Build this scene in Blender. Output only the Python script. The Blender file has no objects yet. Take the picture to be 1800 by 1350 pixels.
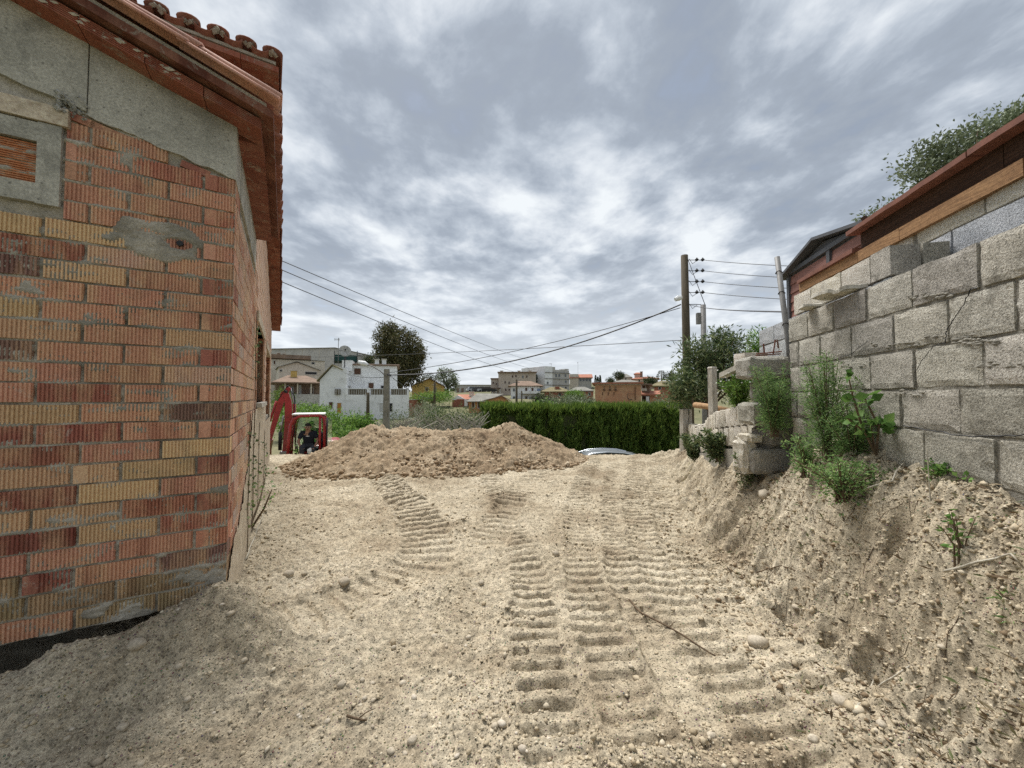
import bpy, bmesh, math, random
import numpy as np
from mathutils import Vector, Matrix, noise as mnoise

R = math.radians
scene = bpy.context.scene
col = scene.collection
random.seed(7)
rng = np.random.default_rng(11)

# ------------------------------------------------------------------ camera
CAM_H, PITCH, FPX = 1.40, R(1.9), 676.0
cd = bpy.data.cameras.new('camera'); cam = bpy.data.objects.new('camera', cd); col.objects.link(cam)
cd.sensor_width = 36.0; cd.lens = FPX / 1800 * 36.0
cd.clip_start = 0.05; cd.clip_end = 6000
cam.location = (0, 0, CAM_H); cam.rotation_euler = (math.pi / 2 + PITCH, 0, 0)
scene.camera = cam

# ------------------------------------------------------------------ sky + sun
SUN_EL, SUN_AZ = R(64), R(-24)           # azimuth clockwise from +y (view direction) towards +x
world = bpy.data.worlds.new('World'); scene.world = world; world.use_nodes = True
nt = world.node_tree; N, L = nt.nodes, nt.links; N.clear()
def nd(t, **k):
    n = N.new(t)
    for a, b in k.items(): setattr(n, a, b)
    return n
out = nd('ShaderNodeOutputWorld')
sky = nd('ShaderNodeTexSky', sky_type='NISHITA', sun_disc=False)
sky.sun_elevation = SUN_EL; sky.sun_rotation = SUN_AZ
bg1 = nd('ShaderNodeBackground'); bg1.inputs[1].default_value = 0.07; L.new(sky.outputs[0], bg1.inputs[0])
tc = nd('ShaderNodeTexCoord')
sep = nd('ShaderNodeSeparateXYZ'); L.new(tc.outputs['Generated'], sep.inputs[0])
mx = nd('ShaderNodeMath', operation='MAXIMUM'); mx.inputs[1].default_value = 0.0; L.new(sep.outputs[2], mx.inputs[0])
ad = nd('ShaderNodeMath', operation='ADD'); ad.inputs[1].default_value = 0.11; L.new(mx.outputs[0], ad.inputs[0])
dv = nd('ShaderNodeVectorMath', operation='DIVIDE'); L.new(tc.outputs['Generated'], dv.inputs[0])
cb = nd('ShaderNodeCombineXYZ')
for i in range(3): L.new(ad.outputs[0], cb.inputs[i])
L.new(cb.outputs[0], dv.inputs[1])
mp = nd('ShaderNodeMapping'); mp.inputs['Scale'].default_value = (1.1, 0.9, 0.0); mp.inputs['Location'].default_value = (20.4, 11.9, 0.0)
mp.inputs['Rotation'].default_value = (0, 0, R(-14))
L.new(dv.outputs[0], mp.inputs[0])
def noise_n(scale, detail, rough, dist=0.0):
    n = nd('ShaderNodeTexNoise'); n.inputs['Scale'].default_value = scale; n.inputs['Detail'].default_value = detail
    n.inputs['Roughness'].default_value = rough; n.inputs['Distortion'].default_value = dist
    L.new(mp.outputs[0], n.inputs['Vector']); return n
nA = noise_n(1.45, 8, 0.57, 0.22); nB = noise_n(4.2, 7, 0.57, 0.2); nC = noise_n(0.33, 2, 0.5)
m1 = nd('ShaderNodeMath', operation='MULTIPLY_ADD'); m1.inputs[1].default_value = 0.42
L.new(nB.outputs[0], m1.inputs[0]); L.new(nA.outputs[0], m1.inputs[2])
m2 = nd('ShaderNodeMath', operation='MULTIPLY_ADD'); m2.inputs[1].default_value = 0.26
L.new(nC.outputs[0], m2.inputs[0]); L.new(m1.outputs[0], m2.inputs[2])
cr = nd('ShaderNodeValToRGB'); e = cr.color_ramp
e.elements[0].position = 0.69; e.elements[0].color = (0.195, 0.22, 0.256, 1)
e.elements[1].position = 1.02; e.elements[1].color = (0.53, 0.555, 0.57, 1)
for p, c in ((0.775, (0.225, 0.255, 0.297, 1)), (0.85, (0.31, 0.343, 0.385, 1)), (0.925, (0.43, 0.458, 0.49, 1))):
    q = e.elements.new(p); q.color = c
L.new(m2.outputs[0], cr.inputs[0])
# pale band of distant cloud low over the horizon
hz = nd('ShaderNodeMapRange'); hz.inputs[1].default_value = 0.0; hz.inputs[2].default_value = 0.34; hz.inputs[3].default_value = 0.8; hz.inputs[4].default_value = 0.0
L.new(mx.outputs[0], hz.inputs[0])
mixh = nd('ShaderNodeMix', data_type='RGBA'); L.new(hz.outputs[0], mixh.inputs[0]); L.new(cr.outputs[0], mixh.inputs[6])
mixh.inputs[7].default_value = (0.52, 0.548, 0.575, 1)
bg2 = nd('ShaderNodeBackground'); bg2.inputs[1].default_value = 0.66; L.new(mixh.outputs[2], bg2.inputs[0])
cov = nd('ShaderNodeMapRange'); cov.inputs[1].default_value = 0.62; cov.inputs[2].default_value = 0.74; cov.inputs[3].default_value = 0.80; cov.inputs[4].default_value = 0.97
L.new(m2.outputs[0], cov.inputs[0])
ms = nd('ShaderNodeMixShader'); L.new(cov.outputs[0], ms.inputs[0]); L.new(bg1.outputs[0], ms.inputs[1]); L.new(bg2.outputs[0], ms.inputs[2])
L.new(ms.outputs[0], out.inputs[0])

sd = bpy.data.lights.new('sun', 'SUN'); sd.energy = 2.0; sd.angle = R(26); sd.color = (1.0, 0.965, 0.92)
so = bpy.data.objects.new('sun', sd); col.objects.link(so)
sdir = Vector((math.sin(SUN_AZ) * math.cos(SUN_EL), math.cos(SUN_AZ) * math.cos(SUN_EL), math.sin(SUN_EL)))
so.rotation_euler = sdir.to_track_quat('Z', 'Y').to_euler(); so.location = sdir * 60

vs = scene.view_settings
vs.view_transform = 'Standard'; vs.look = 'None'; vs.gamma = 1.0; vs.exposure = 1.38; vs.use_curve_mapping = False
scene.render.engine = 'CYCLES'
scene.cycles.use_denoising = False
scene.cycles.max_bounces = 5
scene.cycles.transparent_max_bounces = 8

# ------------------------------------------------------------------ pixel helper: a direction plus a depth
def P(px, py, y):
    u = (px - 900) / FPX; v = (675 - py) / FPX
    d = Vector((u, math.cos(PITCH) - v * math.sin(PITCH), math.sin(PITCH) + v * math.cos(PITCH)))
    return Vector((0, 0, CAM_H)) + d * (y / d.y)

# ------------------------------------------------------------------ numpy noise
def hash2(ix, iy, s):
    h = (ix.astype(np.int64) * 374761393 + iy.astype(np.int64) * 668265263 + s * 1442695041) & 0xffffffff
    h = ((h ^ (h >> 13)) * 1274126177) & 0xffffffff
    return ((h ^ (h >> 16)) & 0xffff) / 65535.0
def vnoise(x, y, s=0):
    ix = np.floor(x); iy = np.floor(y); fx = x - ix; fy = y - iy
    fx = fx * fx * (3 - 2 * fx); fy = fy * fy * (3 - 2 * fy)
    a = hash2(ix, iy, s); b = hash2(ix + 1, iy, s); c = hash2(ix, iy + 1, s); d = hash2(ix + 1, iy + 1, s)
    return (a + (b - a) * fx) * (1 - fy) + (c + (d - c) * fx) * fy - 0.5
def fbm(x, y, o=4, s=0, g=0.5):
    x = np.asarray(x, float); y = np.asarray(y, float)
    r = np.zeros_like(x); a = 1.0
    for k in range(o):
        r += a * vnoise(x + 17.3 * k, y - 9.1 * k, s + k); x = x * 2.03; y = y * 2.03; a *= g
    return r
def sst(a, b, x):
    t = np.clip((np.asarray(x, float) - a) / (b - a), 0, 1); return t * t * (3 - 2 * t)

# ------------------------------------------------------------------ mesh helpers
class MB:
    def __init__(s): s.v = []; s.f = []
    def add(s, vs, fs):
        n = len(s.v); s.v += [tuple(q) for q in vs]; s.f += [tuple(i + n for i in f) for f in fs]; return s
    def box(s, x0, x1, y0, y1, z0, z1, M=None):
        vs = [Vector(q) for q in ((x0, y0, z0), (x1, y0, z0), (x1, y1, z0), (x0, y1, z0), (x0, y0, z1), (x1, y0, z1), (x1, y1, z1), (x0, y1, z1))]
        if M is not None: vs = [M @ q for q in vs]
        return s.add(vs, [(0, 3, 2, 1), (4, 5, 6, 7), (0, 1, 5, 4), (1, 2, 6, 5), (2, 3, 7, 6), (3, 0, 4, 7)])
    def prism(s, poly, axis, a, b):
        """poly: list of 2-D points; extruded along axis ('x','y','z') from a to b"""
        n = len(poly)
        def mk(p, t): return {'x': (t, p[0], p[1]), 'y': (p[0], t, p[1]), 'z': (p[0], p[1], t)}[axis]
        vs = [mk(p, a) for p in poly] + [mk(p, b) for p in poly]
        fs = [tuple(range(n))[::-1], tuple(range(n, 2 * n))] + [(i, (i + 1) % n, n + (i + 1) % n, n + i) for i in range(n)]
        return s.add(vs, fs)
    def tube(s, pts, rad, n=6, cap=True):
        pts = [Vector(p) for p in pts]
        if not hasattr(rad, '__len__'): rad = [rad] * len(pts)
        base = len(s.v); up = Vector((0.13, 0.21, 1)).normalized()
        for i, p in enumerate(pts):
            d = (pts[min(i + 1, len(pts) - 1)] - pts[max(i - 1, 0)])
            d = d.normalized() if d.length > 1e-9 else Vector((0, 0, 1))
            a = d.cross(up)
            if a.length < 0.05: a = d.cross(Vector((1, 0, 0)))
            a.normalize(); b = d.cross(a)
            for k in range(n):
                t = 2 * math.pi * k / n
                s.v.append(tuple(p + (a * math.cos(t) + b * math.sin(t)) * rad[i]))
        for i in range(len(pts) - 1):
            for k in range(n):
                q = base + i * n
                s.f.append((q + k, q + (k + 1) % n, q + n + (k + 1) % n, q + n + k))
        if cap:
            s.f.append(tuple(base + k for k in range(n))[::-1])
            q = base + (len(pts) - 1) * n; s.f.append(tuple(q + k for k in range(n)))
        return s
    def mesh(s, name, mat=None, smooth=False):
        me = bpy.data.meshes.new(name); me.from_pydata(s.v, [], s.f)
        bm = bmesh.new(); bm.from_mesh(me); bmesh.ops.recalc_face_normals(bm, faces=bm.faces); bm.to_mesh(me); bm.free()
        if mat: me.materials.append(mat)
        if smooth: me.polygons.foreach_set('use_smooth', [True] * len(me.polygons))
        me.update(); return me
    def build(s, name, mat, parent=None, smooth=False, loc=None, rot=None):
        return link(name, s.mesh(name, mat, smooth), parent, loc, rot)
def link(name, me, parent=None, loc=None, rot=None):
    o = bpy.data.objects.new(name, me); col.objects.link(o)
    if parent: o.parent = parent
    if loc is not None: o.location = loc
    if rot is not None: o.rotation_euler = rot
    return o
def empty(name, loc=(0, 0, 0), rz=0.0):
    o = bpy.data.objects.new(name, None); col.objects.link(o); o.location = loc; o.rotation_euler = (0, 0, rz)
    o.empty_display_size = 0.2; return o
def tag(o, label, cat, group=None):
    o['label'] = label; o['category'] = cat
    if group: o['group'] = group
    return o
def kind(o, k): o['kind'] = k; return o
def np_mesh(name, V, F, mat, smooth=False):
    """V (n,3) ; F (m,k) constant k"""
    me = bpy.data.meshes.new(name); V = np.ascontiguousarray(V, np.float32); F = np.ascontiguousarray(F, np.int32)
    m, k = F.shape
    me.vertices.add(len(V)); me.vertices.foreach_set('co', V.ravel())
    me.loops.add(m * k); me.loops.foreach_set('vertex_index', F.ravel())
    me.polygons.add(m); me.polygons.foreach_set('loop_start', np.arange(0, m * k, k, dtype=np.int32))
    try: me.polygons.foreach_set('loop_total', np.full(m, k, np.int32))
    except Exception: pass
    if smooth: me.polygons.foreach_set('use_smooth', np.ones(m, bool))
    if mat: me.materials.append(mat)
    me.update(calc_edges=True); return me
def grid_mesh(name, X, Y, Z, mat, smooth=True):
    h, w = X.shape; V = np.stack([X.ravel(), Y.ravel(), Z.ravel()], 1)
    i = np.arange(h * w).reshape(h, w)
    F = np.stack([i[:-1, :-1].ravel(), i[:-1, 1:].ravel(), i[1:, 1:].ravel(), i[1:, :-1].ravel()], 1)
    return np_mesh(name, V, F, mat, smooth)

# ------------------------------------------------------------------ materials
def base_mat(name):
    m = bpy.data.materials.new(name); m.use_nodes = True
    t = m.node_tree; b = t.nodes['Principled BSDF']; return m, t, b
def tnode(t, ty, **k):
    n = t.nodes.new(ty)
    for a, b in k.items(): setattr(n, a, b)
    return n
def tnoise(t, vec, scale, detail=4, rough=0.6, dist=0.0):
    n = tnode(t, 'ShaderNodeTexNoise'); n.inputs['Scale'].default_value = scale; n.inputs['Detail'].default_value = detail
    n.inputs['Roughness'].default_value = rough; n.inputs['Distortion'].default_value = dist
    t.links.new(vec, n.inputs['Vector']); return n.outputs[0]
def tramp(t, fac, stops):
    r = tnode(t, 'ShaderNodeValToRGB'); e = r.color_ramp
    while len(e.elements) < len(stops): e.elements.new(0.5)
    for q, (p, c) in zip(e.elements, stops): q.position = p; q.color = (*c, 1) if len(c) == 3 else c
    t.links.new(fac, r.inputs[0]); return r.outputs[0]
def tmix(t, fac, a, b, mode='MIX'):
    m = tnode(t, 'ShaderNodeMix', data_type='RGBA', blend_type=mode)
    for s, v in ((m.inputs[0], fac), (m.inputs[6], a), (m.inputs[7], b)):
        if isinstance(v, (int, float)): s.default_value = v
        elif isinstance(v, tuple): s.default_value = (*v, 1) if len(v) == 3 else v
        else: t.links.new(v, s)
    return m.outputs[2]
def tbump(t, b, h, strength, dist, prev=None):
    n = tnode(t, 'ShaderNodeBump'); n.inputs['Strength'].default_value = strength; n.inputs['Distance'].default_value = dist
    t.links.new(h, n.inputs['Height'])
    if prev is not None: t.links.new(prev, n.inputs['Normal'])
    t.links.new(n.outputs[0], b.inputs['Normal']); return n.outputs[0]
def wpos(t, obj=False):
    if obj: return tnode(t, 'ShaderNodeTexCoord').outputs['Object']
    return tnode(t, 'ShaderNodeNewGeometry').outputs['Position']
def rough_mat(name, c_dark, c_light, scale=6, fine=90, bump=0.5, dist=0.01, rough=0.9, speck=None, spec=0.2, stain=None, obj=False, stain_scale=1.7):
    """two-tone procedural surface with fine grain, optional specks and stains"""
    m, t, b = base_mat(name); v = wpos(t, obj)
    n1 = tnoise(t, v, scale, 6, 0.65); c = tramp(t, n1, [(0.3, c_dark), (0.7, c_light)])
    n2 = tnoise(t, v, fine, 3, 0.7)
    c = tmix(t, 0.55, c, tramp(t, n2, [(0.3, (0.25,) * 3), (0.7, (0.78,) * 3)]), 'OVERLAY')
    if speck:
        vo = tnode(t, 'ShaderNodeTexVoronoi'); vo.inputs['Scale'].default_value = speck[0]; t.links.new(v, vo.inputs['Vector'])
        f = tramp(t, vo.outputs['Distance'], [(0.0, (1,) * 3), (speck[2], (0,) * 3)]); c = tmix(t, f, c, speck[1])
    if stain:
        ns = tnoise(t, v, stain_scale, 5, 0.7, 0.6); f = tramp(t, ns, [(stain[1], (0,) * 3), (stain[2], (1,) * 3)]); c = tmix(t, f, c, stain[0])
    t.links.new(c, b.inputs['Base Color']); b.inputs['Roughness'].default_value = rough; b.inputs['Specular IOR Level'].default_value = spec
    h = tmix(t, 0.5, n2, tnoise(t, v, fine * 0.3, 5, 0.7)); tbump(t, b, h, bump, dist)
    return m
def plain_mat(name, c, rough=0.5, metal=0.0, var=0.12, scale=12, spec=0.4, coat=0.0):
    m, t, b = base_mat(name); v = wpos(t)
    n = tnoise(t, v, scale, 5, 0.65)
    cc = tramp(t, n, [(0.3, tuple(x * (1 - var) for x in c)), (0.7, tuple(min(1, x * (1 + var)) for x in c))])
    t.links.new(cc, b.inputs['Base Color']); b.inputs['Roughness'].default_value = rough; b.inputs['Metallic'].default_value = metal
    b.inputs['Specular IOR Level'].default_value = spec; b.inputs['Coat Weight'].default_value = coat
    return m
def glass_mat(name, c=(0.03, 0.04, 0.045), rough=0.06):
    m, t, b = base_mat(name); b.inputs['Base Color'].default_value = (*c, 1); b.inputs['Roughness'].default_value = rough
    b.inputs['Specular IOR Level'].default_value = 0.7; return m
def leaf_mat(name, cols, trans=0.3, rough=0.55):
    m, t, b = base_mat(name); g = tnode(t, 'ShaderNodeNewGeometry')
    n = len(cols); c = tramp(t, g.outputs['Random Per Island'], [((i + 0.5) / n, q) for i, q in enumerate(cols)])
    nn = tnoise(t, g.outputs['Position'], 1.3, 3, 0.6); c = tmix(t, 0.5, c, tramp(t, nn, [(0.3, (0.3,) * 3), (0.7, (0.7,) * 3)]), 'OVERLAY')
    t.links.new(c, b.inputs['Base Color']); b.inputs['Roughness'].default_value = rough; b.inputs['Specular IOR Level'].default_value = 0.25
    tr = tnode(t, 'ShaderNodeBsdfTranslucent'); t.links.new(c, tr.inputs[0]); mxs = tnode(t, 'ShaderNodeMixShader'); mxs.inputs[0].default_value = trans
    o = t.nodes['Material Output']; t.links.new(b.outputs[0], mxs.inputs[1]); t.links.new(tr.outputs[0], mxs.inputs[2]); t.links.new(mxs.outputs[0], o.inputs[0])
    return m
def island_mat(name, cols, rough=0.9, bump=0.4, fine=60):
    m, t, b = base_mat(name); g = tnode(t, 'ShaderNodeNewGeometry'); n = len(cols)
    c = tramp(t, g.outputs['Random Per Island'], [((i + 0.5) / n, q) for i, q in enumerate(cols)])
    n2 = tnoise(t, g.outputs['Position'], fine, 4, 0.7); c = tmix(t, 0.5, c, tramp(t, n2, [(0.3, (0.3,) * 3), (0.7, (0.72,) * 3)]), 'OVERLAY')
    t.links.new(c, b.inputs['Base Color']); b.inputs['Roughness'].default_value = rough; b.inputs['Specular IOR Level'].default_value = 0.2
    tbump(t, b, n2, bump, 0.006); return m
def ceramic_mat(name, dust=(0.46, 0.42, 0.35), dust_lo=0.60, patch=(0.60, 0.40, 0.235), pf=0.65):
    """fired clay coloured by the object's own colour, with firing patches and mortar dust"""
    m, t, b = base_mat(name); v = wpos(t); oi = tnode(t, 'ShaderNodeObjectInfo')
    ob = tnode(t, 'ShaderNodeTexCoord').outputs['Object']
    off = tnode(t, 'ShaderNodeVectorMath', operation='MULTIPLY_ADD'); off.inputs[1].default_value = (1, 1, 0.25); t.links.new(ob, off.inputs[0])
    cmb = tnode(t, 'ShaderNodeCombineXYZ'); sc = tnode(t, 'ShaderNodeMath', operation='MULTIPLY'); sc.inputs[1].default_value = 37.0
    t.links.new(oi.outputs['Random'], sc.inputs[0]); t.links.new(sc.outputs[0], cmb.inputs[0]); t.links.new(sc.outputs[0], cmb.inputs[1]); t.links.new(cmb.outputs[0], off.inputs[2])
    n1 = tnoise(t, off.outputs[0], 9, 4, 0.6, 0.3)
    c = tmix(t, tramp(t, n1, [(0.46, (0,) * 3), (0.64, (pf,) * 3)]), oi.outputs['Color'], patch)
    n0 = tnoise(t, off.outputs[0], 6.5, 3, 0.5)
    c = tmix(t, tramp(t, n0, [(0.30, (0.75,) * 3), (0.42, (0,) * 3)]), c, tmix(t, 1.0, oi.outputs['Color'], (0.55, 0.42, 0.42), 'MULTIPLY'))
    n2 = tnoise(t, v, 130, 4, 0.75); c = tmix(t, 0.7, c, tramp(t, n2, [(0.25, (0.22,) * 3), (0.75, (0.78,) * 3)]), 'OVERLAY')
    nd_ = tnoise(t, v, 15, 7, 0.75, 0.8); c = tmix(t, tramp(t, nd_, [(dust_lo, (0,) * 3), (dust_lo + 0.13, (0.85,) * 3)]), c, dust)
    ng = tnoise(t, v, 4.5, 6, 0.7, 0.4); c = tmix(t, tramp(t, ng, [(0.54, (0,) * 3), (0.78, (0.45,) * 3)]), c, (0.12, 0.095, 0.07))
    t.links.new(c, b.inputs['Base Color']); b.inputs['Roughness'].default_value = 0.88; b.inputs['Specular IOR Level'].default_value = 0.2
    tbump(t, b, n2, 0.35, 0.004); return m
def wood_mat(name, a, b_, scale=(2, 2, 60), rough=0.85):
    m, t, b = base_mat(name); v = wpos(t, True)
    mp_ = tnode(t, 'ShaderNodeMapping'); mp_.inputs['Scale'].default_value = scale; t.links.new(v, mp_.inputs[0])
    n = tnoise(t, mp_.outputs[0], 1.0, 6, 0.7, 1.2); c = tramp(t, n, [(0.3, a), (0.7, b_)])
    n2 = tnoise(t, v, 40, 4, 0.7); c = tmix(t, 0.5, c, tramp(t, n2, [(0.3, (0.3,) * 3), (0.7, (0.75,) * 3)]), 'OVERLAY')
    t.links.new(c, b.inputs['Base Color']); b.inputs['Roughness'].default_value = rough; b.inputs['Specular IOR Level'].default_value = 0.2
    tbump(t, b, n, 0.5, 0.006); return m

M = {}
# ground: sandy, patchy, with paler scraped bits
def dirt_mat(name, dark, mid, light, fine_c=0.6):
    m, t, b = base_mat(name); v = wpos(t)
    n1 = tnoise(t, v, 1.1, 7, 0.68, 0.4); c = tramp(t, n1, [(0.34, dark), (0.5, mid), (0.68, light)])
    n2 = tnoise(t, v, 23, 6, 0.78); c = tmix(t, fine_c, c, tramp(t, n2, [(0.30, (0.14,) * 3), (0.50, (0.52,) * 3), (0.70, (0.84,) * 3)]), 'OVERLAY')  # dark specks of the grain put shade of crevices between crumbs into the colour
    n3 = tnoise(t, v, 140, 3, 0.7); c = tmix(t, 0.5, c, tramp(t, n3, [(0.32, (0.15,) * 3), (0.68, (0.80,) * 3)]), 'OVERLAY')
    vo = tnode(t, 'ShaderNodeTexVoronoi'); vo.inputs['Scale'].default_value = 75; t.links.new(v, vo.inputs['Vector'])
    vm = tnoise(t, v, 7, 3, 0.6)
    f = tramp(t, vo.outputs['Distance'], [(0.10, (1,) * 3), (0.32, (0,) * 3)])
    ff = tnode(t, 'ShaderNodeMath', operation='MULTIPLY'); t.links.new(f, ff.inputs[0]); t.links.new(tramp(t, vm, [(0.42, (0,) * 3), (0.6, (0.55,) * 3)]), ff.inputs[1])
    c = tmix(t, ff.outputs[0], c, tmix(t, 1.0, vo.outputs['Color'], (0.56, 0.50, 0.40), 'MULTIPLY'))
    t.links.new(c, b.inputs['Base Color']); b.inputs['Roughness'].default_value = 0.97; b.inputs['Specular IOR Level'].default_value = 0.08
    h = tmix(t, 0.5, tnoise(t, v, 55, 6, 0.75), f); tbump(t, b, h, 1.0, 0.018); return m
M['dirt'] = dirt_mat('dirt', (0.265, 0.210, 0.142), (0.41, 0.350, 0.252), (0.53, 0.467, 0.352), 0.8)
M['mound'] = dirt_mat('mound_soil', (0.225, 0.162, 0.102), (0.345, 0.265, 0.175), (0.46, 0.372, 0.262), 0.7)
M['clod'] = island_mat('clod', [(0.25, 0.175, 0.105), (0.36, 0.275, 0.18), (0.48, 0.395, 0.28), (0.31, 0.225, 0.14)])
M['pebble'] = island_mat('pebble', [(0.40, 0.335, 0.235), (0.47, 0.405, 0.30), (0.33, 0.275, 0.20), (0.56, 0.50, 0.41), (0.43, 0.365, 0.27)])
M['crumb'] = island_mat('crumb', [(0.44, 0.365, 0.25), (0.50, 0.425, 0.30), (0.38, 0.31, 0.21), (0.56, 0.49, 0.37)])
M['terrain'] = rough_mat('terrain', (0.09, 0.10, 0.045), (0.20, 0.18, 0.10), 0.12, 2.2, 0.3, 0.1)
M['asphalt'] = rough_mat('asphalt', (0.045, 0.045, 0.047), (0.075, 0.074, 0.072), 1.2, 60, 0.3, 0.004)
M['brick'] = ceramic_mat('ribbed_brick')
M['brick_side'] = ceramic_mat('side_brick', (0.52, 0.46, 0.38), 0.50)
M['tile'] = ceramic_mat('roof_tile', (0.30, 0.27, 0.22), 0.56, (0.30, 0.15, 0.10), 0.5)
M['mortar'] = rough_mat('mortar', (0.27, 0.24, 0.19), (0.46, 0.42, 0.345), 9, 110, 0.9, 0.012, stain=((0.12, 0.115, 0.09), 0.50, 0.72))
M['render'] = rough_mat('lime_render', (0.45, 0.37, 0.27), (0.62, 0.54, 0.42), 5, 60, 0.9, 0.012, stain=((0.30, 0.24, 0.16), 0.5, 0.7), stain_scale=5)
M['concrete'] = rough_mat('cast_concrete', (0.26, 0.25, 0.21), (0.46, 0.44, 0.375), 4, 100, 0.7, 0.008, speck=(24, (0.08, 0.075, 0.065), 0.16), stain=((0.15, 0.145, 0.125), 0.52, 0.75), stain_scale=3.2)
M['pebbledash'] = rough_mat('broken_concrete', (0.2, 0.2, 0.18), (0.5, 0.5, 0.46), 30, 60, 1.0, 0.03)
def block_mat(name, a, b_, st):
    m, t, b = base_mat(name); v = wpos(t); oi = tnode(t, 'ShaderNodeObjectInfo')
    n1 = tnoise(t, v, 5, 6, 0.7); c = tramp(t, n1, [(0.3, a), (0.7, b_)])
    c = tmix(t, 1.0, c, oi.outputs['Color'], 'MULTIPLY')
    n2 = tnoise(t, v, 105, 3, 0.75); c = tmix(t, 0.72, c, tramp(t, n2, [(0.33, (0.12,) * 3), (0.52, (0.55,) * 3), (0.72, (0.82,) * 3)]), 'OVERLAY')
    ns = tnoise(t, v, 3.1, 6, 0.72, 0.7); c = tmix(t, tramp(t, ns, [(0.54, (0,) * 3), (0.70, (0.75,) * 3)]), c, st)
    nw = tnoise(t, v, 4.3, 6, 0.8, 0.5); c = tmix(t, tramp(t, nw, [(0.60, (0,) * 3), (0.72, (0.8,) * 3)]), c, (0.62, 0.59, 0.52))
    t.links.new(c, b.inputs['Base Color']); b.inputs['Roughness'].default_value = 0.95; b.inputs['Specular IOR Level'].default_value = 0.1
    tbump(t, b, n2, 1.0, 0.014); return m
M['block'] = block_mat('grey_block', (0.34, 0.325, 0.285), (0.55, 0.525, 0.465), (0.15, 0.14, 0.115))
M['block_light'] = block_mat('pale_block', (0.58, 0.545, 0.47), (0.72, 0.68, 0.60), (0.42, 0.39, 0.33))
M['block_split'] = block_mat('split_block', (0.34, 0.36, 0.38), (0.52, 0.54, 0.56), (0.28, 0.29, 0.30))
M['block_white'] = block_mat('lime_block', (0.52, 0.48, 0.40), (0.68, 0.64, 0.55), (0.36, 0.32, 0.25))
M['joint'] = rough_mat('joint_mortar', (0.17, 0.16, 0.135), (0.34, 0.32, 0.27), 8, 80, 1.0, 0.02)
M['slab'] = rough_mat('stone_slab', (0.36, 0.34, 0.29), (0.55, 0.52, 0.45), 8, 70, 0.7, 0.01)
M['wood_dark'] = wood_mat('dark_timber', (0.020, 0.011, 0.007), (0.085, 0.045, 0.026), (30, 2, 60))
M['wood_tan'] = wood_mat('tan_timber', (0.13, 0.062, 0.030), (0.40, 0.235, 0.115), (30, 2, 30))
M['wood_pole'] = wood_mat('pole_timber', (0.045, 0.036, 0.022), (0.12, 0.098, 0.064), (30, 30, 1.5))
M['wood_white'] = wood_mat('peeling_white_timber', (0.22, 0.19, 0.14), (0.66, 0.63, 0.56), (20, 20, 3))
M['twig'] = wood_mat('twig_bark', (0.06, 0.04, 0.025), (0.17, 0.12, 0.075), (20, 20, 20))
M['dry'] = wood_mat('dry_branch', (0.30, 0.27, 0.21), (0.55, 0.51, 0.42), (10, 10, 10))
M['terracotta'] = plain_mat('terracotta_edge', (0.20, 0.082, 0.055), 0.8, var=0.25)
M['shed_red'] = plain_mat('shed_board', (0.27, 0.128, 0.10), 0.75, var=0.12)
M['shed_grey'] = plain_mat('shed_trim', (0.085, 0.088, 0.095), 0.6, var=0.15)
M['galv'] = plain_mat('galvanised', (0.19, 0.185, 0.175), 0.6, metal=0.1, var=0.25)
M['rust'] = plain_mat('rust', (0.16, 0.055, 0.03), 0.9, var=0.35, scale=60)
M['black'] = plain_mat('black_rubber', (0.016, 0.016, 0.017), 0.6)
M['cable'] = plain_mat('cable', (0.03, 0.031, 0.034), 0.6)
M['red_paint'] = plain_mat('red_paint', (0.30, 0.020, 0.022), 0.38, var=0.22, scale=9, coat=0.2)
M['orange_paint'] = plain_mat('orange_red_paint', (0.44, 0.055, 0.02), 0.45, var=0.2)
M['white_paint'] = plain_mat('white_paint', (0.74, 0.75, 0.74), 0.5, var=0.06)
M['steel'] = plain_mat('steel', (0.32, 0.31, 0.30), 0.45, metal=0.6)
M['glass'] = glass_mat('dark_glass')
def cabglass():
    m, t, b = base_mat('cab_glass'); o = t.nodes['Material Output']
    tr = tnode(t, 'ShaderNodeBsdfTransparent'); tr.inputs[0].default_value = (0.82, 0.93, 0.88, 1)
    gl = tnode(t, 'ShaderNodeBsdfGlossy'); gl.inputs['Roughness'].default_value = 0.04; gl.inputs[0].default_value = (0.85, 0.95, 0.92, 1)
    mm = tnode(t, 'ShaderNodeMixShader'); mm.inputs[0].default_value = 0.22; t.links.new(tr.outputs[0], mm.inputs[1]); t.links.new(gl.outputs[0], mm.inputs[2]); t.links.new(mm.outputs[0], o.inputs[0]); return m
M['cab_glass'] = cabglass()
M['skin'] = plain_mat('skin', (0.30, 0.165, 0.11), 0.55, var=0.08)
M['shirt'] = plain_mat('navy_cloth', (0.012, 0.014, 0.024), 0.9)
M['trousers'] = plain_mat('grey_cloth', (0.035, 0.037, 0.045), 0.9)
M['hair'] = plain_mat('hair', (0.02, 0.017, 0.015), 0.8)
M['silver'] = plain_mat('silver_paint', (0.40, 0.43, 0.46), 0.3, metal=0.5, var=0.04, coat=0.6)
M['leaf_hedge'] = leaf_mat('hedge_leaf', [(0.065, 0.12, 0.025), (0.14, 0.22, 0.04), (0.25, 0.33, 0.065), (0.09, 0.155, 0.03)], 0.25)
M['leaf_bright'] = leaf_mat('bright_leaf', [(0.10, 0.20, 0.035), (0.19, 0.32, 0.06), (0.27, 0.41, 0.085), (0.06, 0.13, 0.03)], 0.35)
M['leaf_olive'] = leaf_mat('olive_leaf', [(0.13, 0.16, 0.085), (0.21, 0.25, 0.14), (0.085, 0.11, 0.055), (0.27, 0.31, 0.20)], 0.25)
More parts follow.
